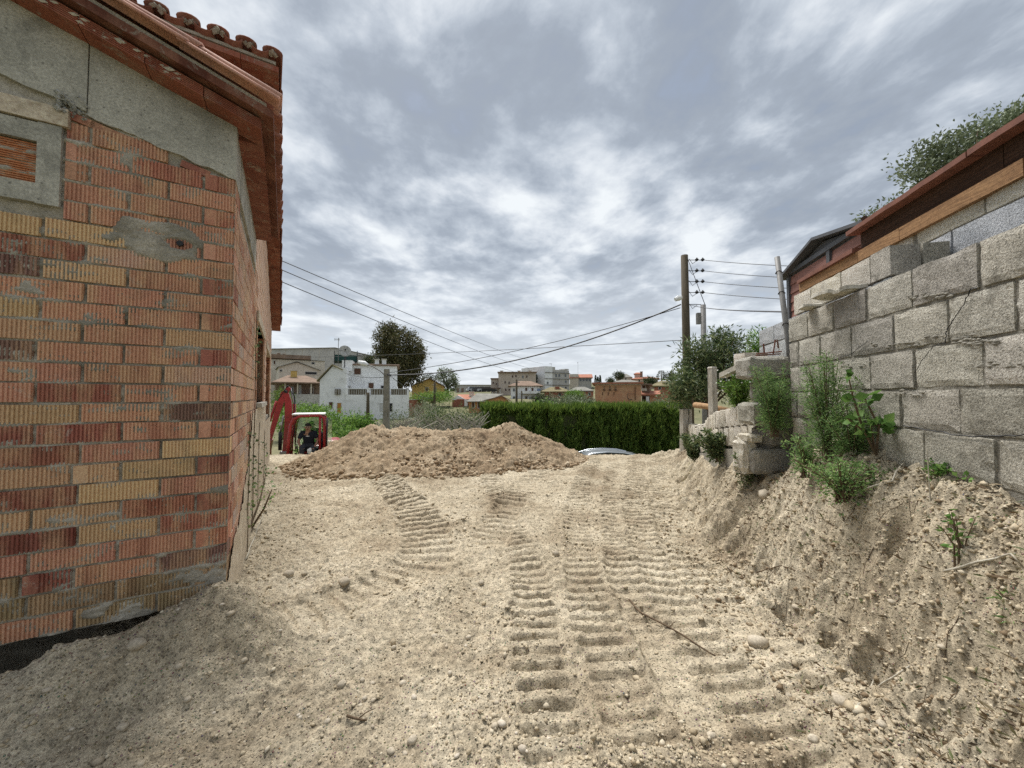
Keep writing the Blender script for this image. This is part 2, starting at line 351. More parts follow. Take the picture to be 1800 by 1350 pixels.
M['leaf_dark'] = leaf_mat('dark_leaf', [(0.028, 0.045, 0.016), (0.05, 0.075, 0.024), (0.085, 0.095, 0.035), (0.035, 0.055, 0.02)], 0.25)
M['leaf_eucalyptus'] = leaf_mat('eucalyptus_leaf', [(0.07, 0.075, 0.028), (0.11, 0.105, 0.04), (0.17, 0.145, 0.06), (0.05, 0.06, 0.022)], 0.25)
M['leaf_oleander'] = leaf_mat('oleander_leaf', [(0.075, 0.12, 0.045), (0.15, 0.20, 0.08), (0.25, 0.28, 0.13), (0.05, 0.085, 0.035)], 0.25)
M['leaf_weed'] = leaf_mat('weed_leaf', [(0.13, 0.23, 0.075), (0.20, 0.33, 0.11), (0.30, 0.42, 0.15), (0.09, 0.17, 0.055)], 0.4)
M['leaf_fig'] = leaf_mat('fig_leaf', [(0.07, 0.15, 0.035), (0.12, 0.24, 0.05), (0.20, 0.33, 0.09)], 0.35)
M['leaf_dry'] = leaf_mat('dry_grass', [(0.36, 0.33, 0.14), (0.28, 0.29, 0.10), (0.42, 0.37, 0.19)], 0.3)
M['petal'] = leaf_mat('white_petal', [(0.75, 0.75, 0.72), (0.8, 0.8, 0.78)], 0.3)

# ------------------------------------------------------------------ the lie of the land
WT = 0.23                                             # the grey wall runs along (0.23, 1)
XW = [(-2.0, 1.24), (0, 1.70), (3.3, 2.459), (3.55, 2.47), (3.75, 2.44), (5.0, 2.66), (7.0, 3.36), (8.5, 3.80), (13, 5.2), (40, 12)]
def x_wall(y): return np.interp(y, [a for a, _ in XW], [b for _, b in XW])
HC = Vector((-1.597, 2.18, 0)); HN = Vector((0.861, 0.509, 0)); HD = Vector((-0.509, 0.861, 0)); HROT = math.atan2(0.509, 0.861)
LANES = [  # (points (x,y) near to far, half width, pitch, depth, start fade, end fade)
    ([(0.30, 1.0), (0.17, 1.6), (0.13, 2.2), (0.14, 3.0), (0.0, 4.2), (-0.22, 5.6), (-0.5, 7.2)], 0.14, 0.118, 0.066, 1.0, 1.5),
    ([(0.62, 0.9), (0.56, 1.5), (0.50, 2.2), (0.55, 3.0), (0.75, 4.6), (1.15, 6.4), (1.9, 8.8)], 0.14, 0.122, 0.058, 0.8, 1.7),
    ([(1.15, 1.0), (1.06, 1.7), (1.02, 2.4), (1.18, 3.4), (1.6, 5.0), (2.3, 7.2), (2.9, 9.0)], 0.18, 0.128, 0.056, 0.8, 1.8),
    ([(-2.0, 2.05), (-1.35, 2.45), (-0.82, 3.05), (-0.72, 3.5), (-1.05, 4.5), (-1.75, 5.8), (-2.4, 7.0)], 0.24, 0.150, 0.085, 0.3, 1.6),
    ([(0.85, 1.0), (0.80, 2.0), (0.84, 3.0), (1.15, 4.6), (1.75, 6.8), (2.35, 8.8)], 0.11, 0.122, 0.054, 0.8, 1.7),
    ([(1.45, 1.6), (1.38, 2.4), (1.5, 3.4), (1.95, 5.0), (2.6, 6.8), (3.2, 8.6)], 0.17, 0.132, 0.058, 0.6, 1.7),
    ([(-0.25, 3.6), (-0.1, 4.6), (0.15, 6.0), (0.6, 7.6)], 0.19, 0.15, 0.070, 0.7, 1.5),
]
def base_h(x, y):
    x = np.asarray(x, float); y = np.asarray(y, float)
    h = -2.6 * sst(9.0, 15.5, y)
    far = 1.3 * sst(24, 45, y) + 2.2 * sst(45, 80, y) + (3.0 + 4.5 * sst(-0.15, 0.25, x / np.maximum(y, 1))) * sst(75, 190, y)
    h = h + far
    # garden terrace behind the right-hand walls
    q = x_wall(y) - x
    T = np.interp(y, [0, 2.7, 3.5, 4.5, 6, 8.5, 10.5, 13.5], [1.0, 1.0, 0.70, 0.52, 0.36, 0.20, 0.0, 0.0])
    W = np.interp(y, [0, 1.5, 2.5, 3.5, 5, 8], [0.42, 0.48, 0.66, 0.62, 0.5, 0.4])
    jag = 0.10 * vnoise(y * 2.3, x * 0 + 3.1, 5) + 0.05 * vnoise(y * 6.0, x * 0, 6)
    prof = 1 - sst(0.16, 1.0, (q + jag * sst(0.05, 0.3, q)) / W)
    h = h + T * (0.82 * prof + 0.18 * sst(0.55, 0.0, q / W)) * (1 - sst(10, 13.5, y) * 0.0)
    return h
def detail_h(x, y):
    rel = np.asarray(x) - HC.x; rey = np.asarray(y) - HC.y
    lx = rel * HN.x + rey * HN.y; ly = rel * HD.x + rey * HD.y       # house-local coordinates
    h = np.zeros_like(np.asarray(x, float))
    # spoil heaped along the front of the house, with a dark gap at the wall foot
    t = -ly
    ridge = np.exp(-((t - 0.15) / 0.22) ** 2) * sst(0.55, -0.25, lx) * (0.24 + 0.07 * sst(-0.75, -0.5, lx))
    gap = sst(0.17, 0.06, t) * sst(-0.70, -0.60, t) * sst(-0.60, -0.85, lx) * 0.36
    crn = 0.24 * np.exp(-((lx - 0.05) ** 2 + (ly + 0.05) ** 2) / 0.22 ** 2)
    h += np.where(t > -0.05, ridge, 0) - gap + crn
    h += 0.10 * np.exp(-np.maximum(lx, 0) / 0.28) * sst(-0.1, 0.3, ly) * sst(7.5, 6.5, ly)
    h += 0.045 * fbm(np.asarray(x) * 0.9, np.asarray(y) * 0.9, 3, 40)
    h += 0.05 * np.exp(-((np.asarray(x) - 1.5) / 0.25) ** 2) * sst(3.8, 1.5, y)
    return h
def ground_h(x, y): return base_h(x, y) + detail_h(x, y) * sst(11, 9, y)
def gh(x, y): return float(ground_h(np.array([float(x)]), np.array([float(y)]))[0])
def fine_h(x, y):
    q = x_wall(y) - x; bank = sst(0.75, 0.45, q)
    r = 0.040 * fbm(x * 3.2, y * 3.2, 3, 60) + 0.024 * fbm(x * 15, y * 15, 4, 70, 0.66)
    r += 0.024 * np.abs(fbm(x * 31, y * 31, 3, 80, 0.6))
    r += bank * (0.030 * np.abs(fbm(x * 24, y * 24, 3, 91, 0.6)) + 0.17 * np.abs(fbm(x * 5.5 + y * 3, y * 4.0, 4, 90, 0.6)) + 0.06 * fbm(x * 2.0 + y * 11, y * 9, 4, 95, 0.6) - 0.02)
    # rubbly strip at the foot of the bank
    r += 0.05 * np.abs(fbm(x * 9, y * 9, 3, 97, 0.6)) * np.exp(-((q - 0.75) / 0.3) ** 2)
    r += bank * 0.10 * fbm(x * 2.6, y * 2.6, 2, 99)
    for cx, cy, r_, dp in PITS:
        r -= 1.7 * dp * np.exp(-(((x - cx + 0.04 * vnoise(x * 14, y * 14, 7)) ** 2 + (y - cy + 0.04 * vnoise(x * 14, y * 14, 8)) ** 2) / r_ ** 2) ** 2.2)
    for pts, w, pitch, dep, f0, f1 in LANES:
        ys = np.array([p[1] for p in pts]); xs = np.array([p[0] for p in pts])
        yy = np.linspace(ys[0], ys[-1], 200); xx = np.interp(yy, ys, xs)
        k = np.ones(15) / 15; xx = np.concatenate([xx[:7], np.convolve(xx, k, 'valid'), xx[-7:]])
        s = np.concatenate([[0], np.cumsum(np.hypot(np.diff(xx), np.diff(yy)))])
        xc = np.interp(y, yy, xx); sl = np.interp(y, yy, np.gradient(xx, yy)); cosv = 1 / np.sqrt(1 + sl ** 2)
        d = (x - xc) * cosv; ss = np.interp(y, yy, s) + (x - xc) * sl * cosv
        ss = ss + 0.012 * vnoise(x * 3, y * 3, 33)
        on = sst(w * 1.12, w * 0.82, np.abs(d + 0.04 * vnoise(x * 8, y * 8, 31) + 0.018 * vnoise(x * 24, y * 24, 32))) * sst(ys[0] - 0.1, ys[0] + 0.25, y) * sst(ys[-1] + 0.1, ys[-1] - 0.5, y)
        fade = f0 + (f1 - f0) * sst(ys[0], ys[-1], y)
        worn = 0.22 + 0.56 * sst(-0.40, 0.05, fbm(x * 1.6, y * 1.6, 2, int(100 + 10 * w * 100)))
        ph = (ss / pitch) % 1.0
        bar = sst(0.0, 0.09, ph) * sst(0.80, 0.52, ph)                  # steep face towards the viewer, soft back
        r = r * (1 - 0.74 * on) + on * (dep * fade * worn * bar * (0.97 + 0.30 * fbm(x * 13, y * 13, 3, 39, 0.7)) - 0.45 * dep)
        edge = np.exp(-((np.abs(d) - w * 1.15) / 0.035) ** 2) * sst(ys[0], ys[0] + 0.4, y) * sst(ys[-1], ys[-1] - 0.6, y)
        r += edge * 0.016 * (0.6 + vnoise(x * 11, y * 11, 37))
    return r
PITS = []
def bank_at(px, py):
    d = P(px, py, 1.0) - Vector((0, 0, CAM_H)); yv = 0.9
    for _ in range(600):
        p = Vector((0, 0, CAM_H)) + d * yv
        if p.z <= gh(p.x, p.y): break
        yv *= 1.005
    return p
for px, py, r_, dp in ((1578, 925, 0.06, 0.10), (1420, 1195, 0.05, 0.10), (1385, 1075, 0.10, 0.10), (1470, 1110, 0.09, 0.07), (1640, 1080, 0.08, 0.06), (1300, 960, 0.10, 0.06), (1560, 1165, 0.09, 0.06), (1690, 1210, 0.10, 0.07), (1480, 985, 0.10, 0.06)):
    p = bank_at(px, py); PITS.append((p.x, p.y, r_, dp))
def ground_patch(name, x0, x1, y0, y1, step, fade_edge=None):
    xs = np.arange(x0, x1 + step / 2, step); ys = np.arange(y0, y1 + step / 2, step)
    X, Y = np.meshgrid(xs, ys); Z = ground_h(X, Y) + fine_h(X, Y)
    return kind(link(name, grid_mesh(name, X, Y, Z, M['dirt'])), 'structure')
ground_patch('dirt_lane', -3.0, 2.32, 0.55, 3.4, 0.0088)
ground_patch('dirt_lane', -4.2, 4.0, 3.395, 6.42, 0.0135)
ground_patch('dirt_lane', -7.2, -4.19, 3.395, 6.42, 0.03)
ground_patch('dirt_lane', 3.99, 5.0, 3.395, 6.42, 0.03)
ground_patch('dirt_lane', -7.2, 5.0, 6.40, 10.6, 0.021)
# coarse land out to the horizon, kept below the fine lane
def ring_axis(a, b, n, g): 
    t = np.linspace(-1, 1, n); return np.sign(t) * (np.abs(t) ** g) * b
X, Y = np.meshgrid(ring_axis(0, 2500, 150, 3.2), np.concatenate([[-400, -120, -30, -8], np.linspace(-3, 60, 140), 60 + 2600 * np.linspace(0.002, 1, 70) ** 2.2]))
Z = base_h(X, Y) - 0.02
inside = (X > -7.2) & (X < 5.0) & (Y > 0.5) & (Y < 10.6)
Z = np.where(inside, np.minimum(Z, base_h(X, Y)) - 0.45, Z)
Z += np.where(Y > 22, 0.25 * fbm(X * 0.2, Y * 0.2, 3, 3), 0)
kind(link('ground', grid_mesh('ground', X, Y, Z, M['terrain'])), 'structure')
# lower road beyond the crest
xs = np.linspace(-30, 40, 71); ys = np.linspace(15.6, 20.3, 8); X, Y = np.meshgrid(xs, ys)
kind(link('road', grid_mesh('road', X, Y, np.maximum(base_h(X, Y), -2.6) + 0.03, M['asphalt'])), 'structure')

# ------------------------------------------------------------------ pebbles, crumbs, stones
ICO = None
def ico():
    global ICO
    if ICO is None:
        bm = bmesh.new(); bmesh.ops.create_icosphere(bm, subdivisions=1, radius=1.0)
        bm.verts.ensure_lookup_table(); ICO = (np.array([v.co[:] for v in bm.verts]), np.array([[v.index for v in f.verts] for f in bm.faces])); bm.free()
    return ICO
OCT = (np.array([(1, 0, 0), (-1, 0, 0), (0, 1, 0), (0, -1, 0), (0, 0, 1), (0, 0, -1)], float), np.array([(0, 2, 4), (2, 1, 4), (1, 3, 4), (3, 0, 4), (2, 0, 5), (1, 2, 5), (3, 1, 5), (0, 3, 5)]))
def lumps(pts, size, shape, flat=0.65, jit=0.22):
    V0, F0 = shape; n = len(pts); k = len(V0)
    sc = size[:, None] * np.stack([rng.uniform(0.7, 1.3, n), rng.uniform(0.7, 1.3, n), rng.uniform(0.7, 1.2, n) * flat], 1)
    a = rng.uniform(0, 2 * np.pi, n); ca, sa = np.cos(a), np.sin(a)
    V = V0[None] * (1 + rng.uniform(-jit, jit, (n, k, 1))) * sc[:, None, :]
    x = V[..., 0] * ca[:, None] - V[..., 1] * sa[:, None]; y = V[..., 0] * sa[:, None] + V[..., 1] * ca[:, None]
    V = np.stack([x, y, V[..., 2]], -1) + pts[:, None, :]
    F = F0[None] + (np.arange(n) * k)[:, None, None]
    return V.reshape(-1, 3), F.reshape(-1, 3)
def lane_points(n, y0, y1, side=None):
    y = y0 * (y1 / y0) ** rng.uniform(0, 1, n)
    u = rng.uniform(-1.35, 1.3, n); x = u * y
    ok = (x < x_wall(y) - 0.02) & (x > -7)
    rel = x - HC.x; rey = y - HC.y; lx = rel * HN.x + rey * HN.y; ly = rel * HD.x + rey * HD.y
    ok &= ~((lx < 0.03) & (ly > -0.03))
    ok &= ~((y > 6.4) & (x > -4.6) & (x < 1.6))
    x, y = x[ok], y[ok]
    return x, y
x, y = lane_points(52000, 0.95, 6.5)
dens = sst(-0.35, 0.35, fbm(x * 1.4, y * 1.4, 3, 210)) + 0.2 * sst(1.0, 0.5, x_wall(y) - x)
k = rng.uniform(0, 1, len(x)) < 0.12 + 0.7 * dens ** 2; x, y = x[k], y[k]
sz = 0.0036 * (1 + rng.exponential(0.8, len(x))) * (0.55 + 0.45 * np.sqrt(y / 1.5))
V, F = lumps(np.stack([x, y, ground_h(x, y) + fine_h(x, y) + sz * 0.25], 1), sz, OCT, 0.8, 0.4)
kind(link('soil_crumbs', np_mesh('soil_crumbs', V, F, M['crumb'])), 'stuff')
x, y = lane_points(3000, 0.95, 7.0)
dens = sst(-0.2, 0.4, fbm(x * 1.1, y * 1.1, 3, 230)) + 0.35 * sst(1.0, 0.6, x_wall(y) - x)
k = (rng.uniform(0, 1, len(x)) < 0.06 + 0.5 * dens ** 2) & ((x_wall(y) - x > 0.75) | (rng.uniform(0, 1, len(x)) < 0.12)); x, y = x[k], y[k]
sz = 0.0055 * (1 + rng.exponential(0.75, len(x))) * (0.6 + 0.4 * np.sqrt(y / 1.5)); sz = np.minimum(sz, 0.021)
V, F = lumps(np.stack([x, y, ground_h(x, y) + fine_h(x, y) - sz * 0.05], 1), sz, ico(), 0.62, 0.2)
kind(link('gravel', np_mesh('gravel', V, F, M['pebble'])), 'stuff')
M['stone'] = rough_mat('river_stone', (0.33, 0.28, 0.205), (0.50, 0.44, 0.345), 14, 120, 0.4, 0.004)
# clods, darker turned soil and rootlets on the cut bank
n = 3200; y = 0.95 * (4.6 / 0.95) ** rng.uniform(0, 1, n); W_ = np.interp(y, [0, 1.5, 2.5, 3.5, 5], [0.42, 0.48, 0.66, 0.62, 0.5]); q_ = rng.uniform(0.02, 1.5, n) * W_ * 1.1; x = x_wall(y) - q_
k = rng.uniform(0, 1, n) < 0.25 + 0.75 * sst(-0.15, 0.25, fbm(x * 3.0, y * 3.0, 3, 250)); x, y = x[k], y[k]
sz = np.minimum(0.0042 * (1 + rng.exponential(0.9, len(x))) * (0.55 + 0.45 * y / 1.5), 0.02)
V, F = lumps(np.stack([x, y, ground_h(x, y) + fine_h(x, y) + sz * 0.1], 1), sz, OCT, 0.85, 0.35)
M['bank_clod'] = island_mat('bank_clod', [(0.20, 0.145, 0.09), (0.33, 0.26, 0.17), (0.46, 0.39, 0.28), (0.27, 0.205, 0.13), (0.40, 0.325, 0.22)])
kind(link('bank_clods', np_mesh('bank_clods', V, F, M['bank_clod'])), 'stuff')
rts = MB()
for i in range(90):
    yy_ = random.uniform(1.2, 4.0); xx_ = float(x_wall(yy_)) - random.uniform(0.05, 0.75); a_ = random.uniform(0, 6.28); pts_ = []; ln_ = random.uniform(0.04, 0.13)
    for j in range(6):
        a_ += random.gauss(0, 0.6); xx_ += math.cos(a_) * ln_ / 5; yy_ += math.sin(a_) * ln_ / 5
        if xx_ > float(x_wall(yy_)) - 0.015: xx_ = float(x_wall(yy_)) - 0.015
        pts_.append((xx_, yy_, float((ground_h(np.array([xx_]), np.array([yy_])) + fine_h(np.array([xx_]), np.array([yy_])))[0]) + random.uniform(0.0, 0.015)))
    rts.tube(pts_, [random.uniform(0.0008, 0.0018)] * 6, 4)
kind(rts.build('rootlets', M['twig'], None), 'stuff')
n = 6500; y = 1.0 * (4.2 / 1.0) ** rng.uniform(0, 1, n); q_ = np.abs(rng.normal(0.02, 0.34, n)) + 0.01; x = x_wall(y) - q_
k = rng.uniform(0, 1, n) < 0.15 + 0.85 * sst(-0.1, 0.2, fbm(x * 2.2, y * 2.2, 3, 260)); x, y = x[k], y[k]
LITTER = np.stack([x, y, ground_h(x, y) + fine_h(x, y) + 0.004], 1)
stone_meshes = []
for i in range(6):
    bm = bmesh.new(); bmesh.ops.create_icosphere(bm, subdivisions=2, radius=1.0)
    for v in bm.verts:
        v.co *= 1 + 0.22 * mnoise.noise(v.co * 1.3 + Vector((i * 7.1, 0, 0))); v.co.z *= 0.7; v.co.y *= 0.85
    me = bpy.data.meshes.new('stone'); bm.to_mesh(me); bm.free(); me.materials.append(M['stone'])
    me.polygons.foreach_set('use_smooth', [True] * len(me.polygons)); stone_meshes.append(me)
def stone(px, py, r_px, label, group=None):
    # where the line of sight meets the lane
    d = P(px, py, 1.0) - Vector((0, 0, CAM_H)); yv = 1.0
    for _ in range(400):
        p = Vector((0, 0, CAM_H)) + d * yv
        if p.z <= gh(p.x, p.y): break
        yv *= 1.006
    r = r_px / FPX * yv
    zz = gh(p.x, p.y) + float(fine_h(np.array([p.x]), np.array([p.y]))[0])
    o = link('stone', random.choice(stone_meshes), None, (p.x, p.y, zz + r * 0.12), (0, 0, random.uniform(0, 6.28)))
    o.scale = (r, r, r); tag(o, label, 'stone', group); return o
for px, py, r, lb in ((1331, 1128, 17, 'large round tan river stone lying where bank meets the lane'), (1478, 1235, 14, 'dusty squarish stone half buried in rubble under the bank'),
                      (1345, 870, 13, 'pale broken stone beside the bush at the low wall foot'), (605, 1027, 11, 'dark rounded stone beside the left tread mark'),
                      (507, 1015, 10, 'pale stone among dirt near the brick house corner'), (240, 1140, 14, 'flat oval stone on the spoil heaped against the brick wall')):
    stone(px, py, r, lb)
lab = 'small pale rounded pebble loose on the sandy lane surface'
for px, py, r in ((601, 1203, 8), (637, 1200, 5), (655, 1205, 5), (764, 1120, 6), (757, 1108, 5), (709, 1207, 7), (741, 1201, 5), (725, 1310, 9), (688, 1315, 8), (712, 1325, 5), (692, 1136, 5), (655, 1241, 5), (641, 1240, 5),
                  (575, 1271, 6), (745, 1267, 7), (824, 1121, 5), (977, 976, 7), (846, 1028, 6), (835, 1037, 6), (791, 1182, 5), (1399, 1052, 7), (1132, 1302, 6), (765, 1342, 7), (535, 1012, 5), (873, 1237, 5), (902, 1243, 4), (1250, 1290, 8),
                  (1568, 1062, 6), (1440, 1170, 8), (1490, 1200, 6), (1386, 1222, 6), (1550, 1292, 9), (1430, 1310, 9), (1310, 1262, 7), (1655, 1130, 7), (315, 1170, 7), (185, 1165, 6), (215, 1290, 9), (118, 1310, 6), (330, 1235, 6), (62, 1265, 7), (430, 1160, 6)):
    stone(px, py, r, lab, 'loose pebbles scattered over the lane')
def ground_at(px, py):
    d = P(px, py, 1.0) - Vector((0, 0, CAM_H)); yv = 0.9
    for _ in range(600):
        p = Vector((0, 0, CAM_H)) + d * yv
        if p.z <= gh(p.x, p.y): break
        yv *= 1.005
    return Vector((p.x, p.y, gh(p.x, p.y) + float(fine_h(np.array([p.x]), np.array([p.y]))[0])))

# ------------------------------------------------------------------ leaves
def leaf_mesh(name, pts, dirs, length, width, mat, fold=0.25):
    n = len(pts); dirs = dirs / (np.linalg.norm(dirs, axis=1, keepdims=True) + 1e-9)
    r = rng.normal(size=(n, 3)); s = np.cross(dirs, r); s /= (np.linalg.norm(s, axis=1, keepdims=True) + 1e-9)
    nn = np.cross(dirs, s); L_ = np.broadcast_to(np.asarray(length, float), (n,))[:, None]; W_ = np.broadcast_to(np.asarray(width, float), (n,))[:, None]
    a = pts; b = pts + dirs * L_ * 0.5 + s * W_ * 0.5 + nn * W_ * fold; c = pts + dirs * L_; d = pts + dirs * L_ * 0.5 - s * W_ * 0.5 + nn * W_ * fold
    V = np.stack([a, b, c, d], 1).reshape(-1, 3); i = np.arange(n)[:, None] * 4
    F = np.concatenate([i + np.array([[0, 1, 2]]), i + np.array([[0, 2, 3]])], 1).reshape(-1, 3)
    return np_mesh(name, V, F, mat)
def clumps(ells, nclump, per, csize, shell=0.55):
    """leaf points gathered in clumps near the surface of ellipsoids"""
    P_, D_ = [], []
    vol = np.array([e[3] * e[4] * e[5] for e in ells]) ** 0.67; vol = vol / vol.sum()
    for e, w in zip(ells, vol):
        m = max(3, int(nclump * w)); d = rng.normal(size=(m, 3)); d /= np.linalg.norm(d, axis=1, keepdims=True)
        rad = rng.uniform(shell, 1.0, (m, 1)); c = np.array(e[:3]) + d * rad * np.array(e[3:6])
        pts = np.repeat(c, per, 0) + rng.normal(size=(m * per, 3)) * csize
        P_.append(pts); D_.append(np.repeat(d, per, 0) * 0.7 + rng.normal(size=(m * per, 3)) * 0.8)
    return np.concatenate(P_), np.concatenate(D_)
def tree(name, label, cat, base, trunk_r, ells, nclump, per, csize, leaf, mat, bark='twig', group=None, droop=0.0, trunk_name='trunk', crown_name='crown', shell=0.55):
    t = tag(empty(name, base), label, cat, group); b = Vector(base); mb = MB()
    zc = min(e[2] - e[5] * 0.3 for e in ells)
    top = Vector((0, 0, max(0.2, zc - b.z)))
    mb.tube([(0, 0, -0.15), top * 0.5 + Vector((trunk_r * 0.6, 0, 0)), top], [trunk_r * 1.25, trunk_r, trunk_r * 0.8], 7)
    for e in ells:
        c = Vector(e[:3]) - b
        for q in range(3):
            d = Vector((random.uniform(-1, 1) * e[3], random.uniform(-1, 1) * e[4], random.uniform(-0.2, 0.9) * e[5])) * 0.75
            mid = (top * 0.8 + c + d) * 0.5 + Vector((random.uniform(-.1, .1), random.uniform(-.1, .1), -0.05)) * e[5]
            mb.tube([top * 0.75, mid, c + d], [trunk_r * 0.55, trunk_r * 0.35, trunk_r * 0.08], 5)
    mb.build(trunk_name, M[bark], t, True)
    p, d = clumps(ells, nclump, per, csize, shell); d[:, 2] -= droop
    link(crown_name, leaf_mesh(crown_name, p - np.array(b), d, rng.uniform(0.7, 1.3, len(p)) * leaf[0], rng.uniform(0.7, 1.3, len(p)) * leaf[1], M[mat]), t)
    return t

M['litter'] = leaf_mat('leaf_litter', [(0.10, 0.065, 0.035), (0.20, 0.14, 0.08), (0.06, 0.045, 0.028), (0.30, 0.24, 0.15), (0.10, 0.12, 0.045)], 0.15)
d_ = rng.normal(size=(len(LITTER), 3)); d_[:, 2] = np.abs(d_[:, 2]) * 0.35
kind(link('leaf_litter', leaf_mesh('leaf_litter', LITTER, d_, rng.uniform(0.015, 0.060, len(LITTER)), rng.uniform(0.004, 0.014, len(LITTER)), M['litter'])), 'stuff')

# ------------------------------------------------------------------ brick house on the left (local x = out of the side wall, local y = back along it)
house = tag(empty('brick_house', HC, HROT), 'unfinished ribbed brick house with concrete ring beam and curved clay roof tiles', 'house')
front = MB(); ROW, Z0 = 0.0987, 1.468
XL = -3.2                                    # how far the front runs to the left
def zcor(X): return 2.955 - 0.33 * X         # underside of the front cornice
def zbeam(X): return 2.645 - 0.25 * X        # underside of the sloping ring beam
# mortar core of the front wall, left wall and back
fw = MB(); fw.prism([(XL, 0.285), (-0.02, 0.285), (-0.02, zcor(0) - 0.02), (XL, zcor(XL) - 0.02)], 'y', 0.02, 0.25); fw.box(XL, -0.03, 0.50, 0.55, -0.6, 0.6); fw.box(-0.25, -0.014, 0.05, 0.252, -0.1, 0.284)
front_wall = fw.build('front_wall', M['mortar'], house)
# mortar skin, uneven, squeezing out of the joints; smeared cement patch round the pipe hole
gx = np.arange(-1.55, 0.004, 0.0075); gz = np.arange(0.283, 2.98, 0.0075); GX, GZ = np.meshgrid(gx, gz)
dep = 0.005 + 0.015 * fbm(GX * 11, GZ * 26, 4, 301, 0.65)
rowf = ((GZ - Z0) / ROW) % 1.0
dep -= 0.009 * sst(0.16, 0.02, np.minimum(rowf, 1 - rowf)) * sst(-0.25, 0.35, fbm(GX * 5, GZ * 5, 3, 305))   # mortar lips
ell = ((GX + 0.315) / 0.235) ** 2 + ((GZ - 2.235) / 0.105) ** 2 + 0.9 * fbm(GX * 11, GZ * 11, 3, 303)
hole = ((GX + 0.24) / 0.055) ** 2 + ((GZ - 2.225) / 0.030) ** 2
dep -= sst(1.05, 0.75, ell) * sst(0.6, 1.3, hole + 0.5 * fbm(GX * 30, GZ * 30, 2, 307)) * 0.016
sm = sst(0.30, 0.52, fbm(GX * 4.1, GZ * 8.5, 4, 309, 0.65)) * 0.010; dep -= sm * (GZ < 2.3)
dep -= 0.010 * sst(0.52, 0.38, GZ + 0.08 * fbm(GX * 6, GZ * 6, 3, 311)) * sst(-0.2, 0.3, fbm(GX * 7, GZ * 9, 3, 313))
dep = np.maximum(dep, -0.013)
keep = (GZ < zbeam(GX) + 0.03)
h_, w_ = GX.shape; ii = np.arange(h_ * w_).reshape(h_, w_)
kq = keep[:-1, :-1] & keep[1:, 1:]
F = np.stack([ii[:-1, :-1][kq], ii[:-1, 1:][kq], ii[1:, 1:][kq], ii[1:, :-1][kq]], 1)
link('mortar', np_mesh('mortar', np.stack([GX.ravel(), dep.ravel(), GZ.ravel()], 1), F, M['mortar'], True), front_wall)
# ribbed bricks: profile extruded upright
brick_cache = {}
def brick_mesh(Lb, D, ribbed=True, mat='brick', var=0):
    key = (round(Lb, 3), round(D, 3), ribbed, mat, var)
    if key in brick_cache: return brick_cache[key]
    Hh = 0.0875; prof = []
    if ribbed:
        n = max(4, int(round(Lb / 0.0145)))
        rr = random.Random(var * 31 + n)
        m = rr.choice((0, 0, 2, 3))                         # plain margin at one end on some bricks
        for i in range(n):
            x0 = -Lb / 2 + Lb * i / n; x1 = x0 + Lb / n; w = (x1 - x0)
            if i < m: prof += [(x0, 0.0), (x0 + w * 0.5, 0.0)]; continue
            prof += [(x0 + w * 0.08, 0.0), (x0 + w * 0.52, 0.0), (x0 + w * 0.66, 0.0062), (x0 + w * 0.94, 0.0062)]
        prof.append((Lb / 2, 0.0))
    else: prof = [(-Lb / 2, 0.002), (-Lb / 2 + 0.004, 0), (Lb / 2 - 0.004, 0), (Lb / 2, 0.002)]
    rr = random.Random(var * 7 + 1); j = lambda a: rr.uniform(-a, a)
    t0, t1, b0, b1 = j(.002), j(.002), j(.002), j(.002)
    vs, fs = [], []; k = len(prof)
    for (x, y) in prof:
        f = (x / Lb + 0.5)
        vs += [(x, y, -Hh / 2 + b0 + (b1 - b0) * f), (x, y, Hh / 2 + t0 + (t1 - t0) * f)]
    for i in range(k - 1): fs.append((2 * i, 2 * i + 2, 2 * i + 3, 2 * i + 1))
    n = len(vs); vs += [(-Lb / 2, D, -Hh / 2), (-Lb / 2, D, Hh / 2), (Lb / 2, D, -Hh / 2), (Lb / 2, D, Hh / 2)]
    fs += [(n, 0, 1, n + 1), (2 * k - 2, n + 2, n + 3, 2 * k - 1)]
    fs += [tuple([2 * i + 1 for i in range(k)] + [n + 3, n + 1]), tuple([2 * i for i in range(k)][::-1] + [n, n + 2])]
    me = bpy.data.meshes.new('brick'); me.from_pydata(vs, [], fs)
    me.materials.append(M[mat]); me.update(); brick_cache[key] = me; return me
PAL = {'O': (0.52, 0.272, 0.178), 'Y': (0.57, 0.375, 0.212), 'R': (0.325, 0.128, 0.088), 'D': (0.215, 0.122, 0.098), 'P': (0.62, 0.41, 0.29), 'W': (0.50, 0.42, 0.35), 'G': (0.31, 0.22, 0.125), 'r': (0.40, 0.17, 0.112)}
def pcol(c, j=0.12):
    a = PAL[c]; f = 1 + random.uniform(-j, j); return (a[0] * f, a[1] * f * (1 + random.uniform(-.06, .06)), a[2] * f, 1)
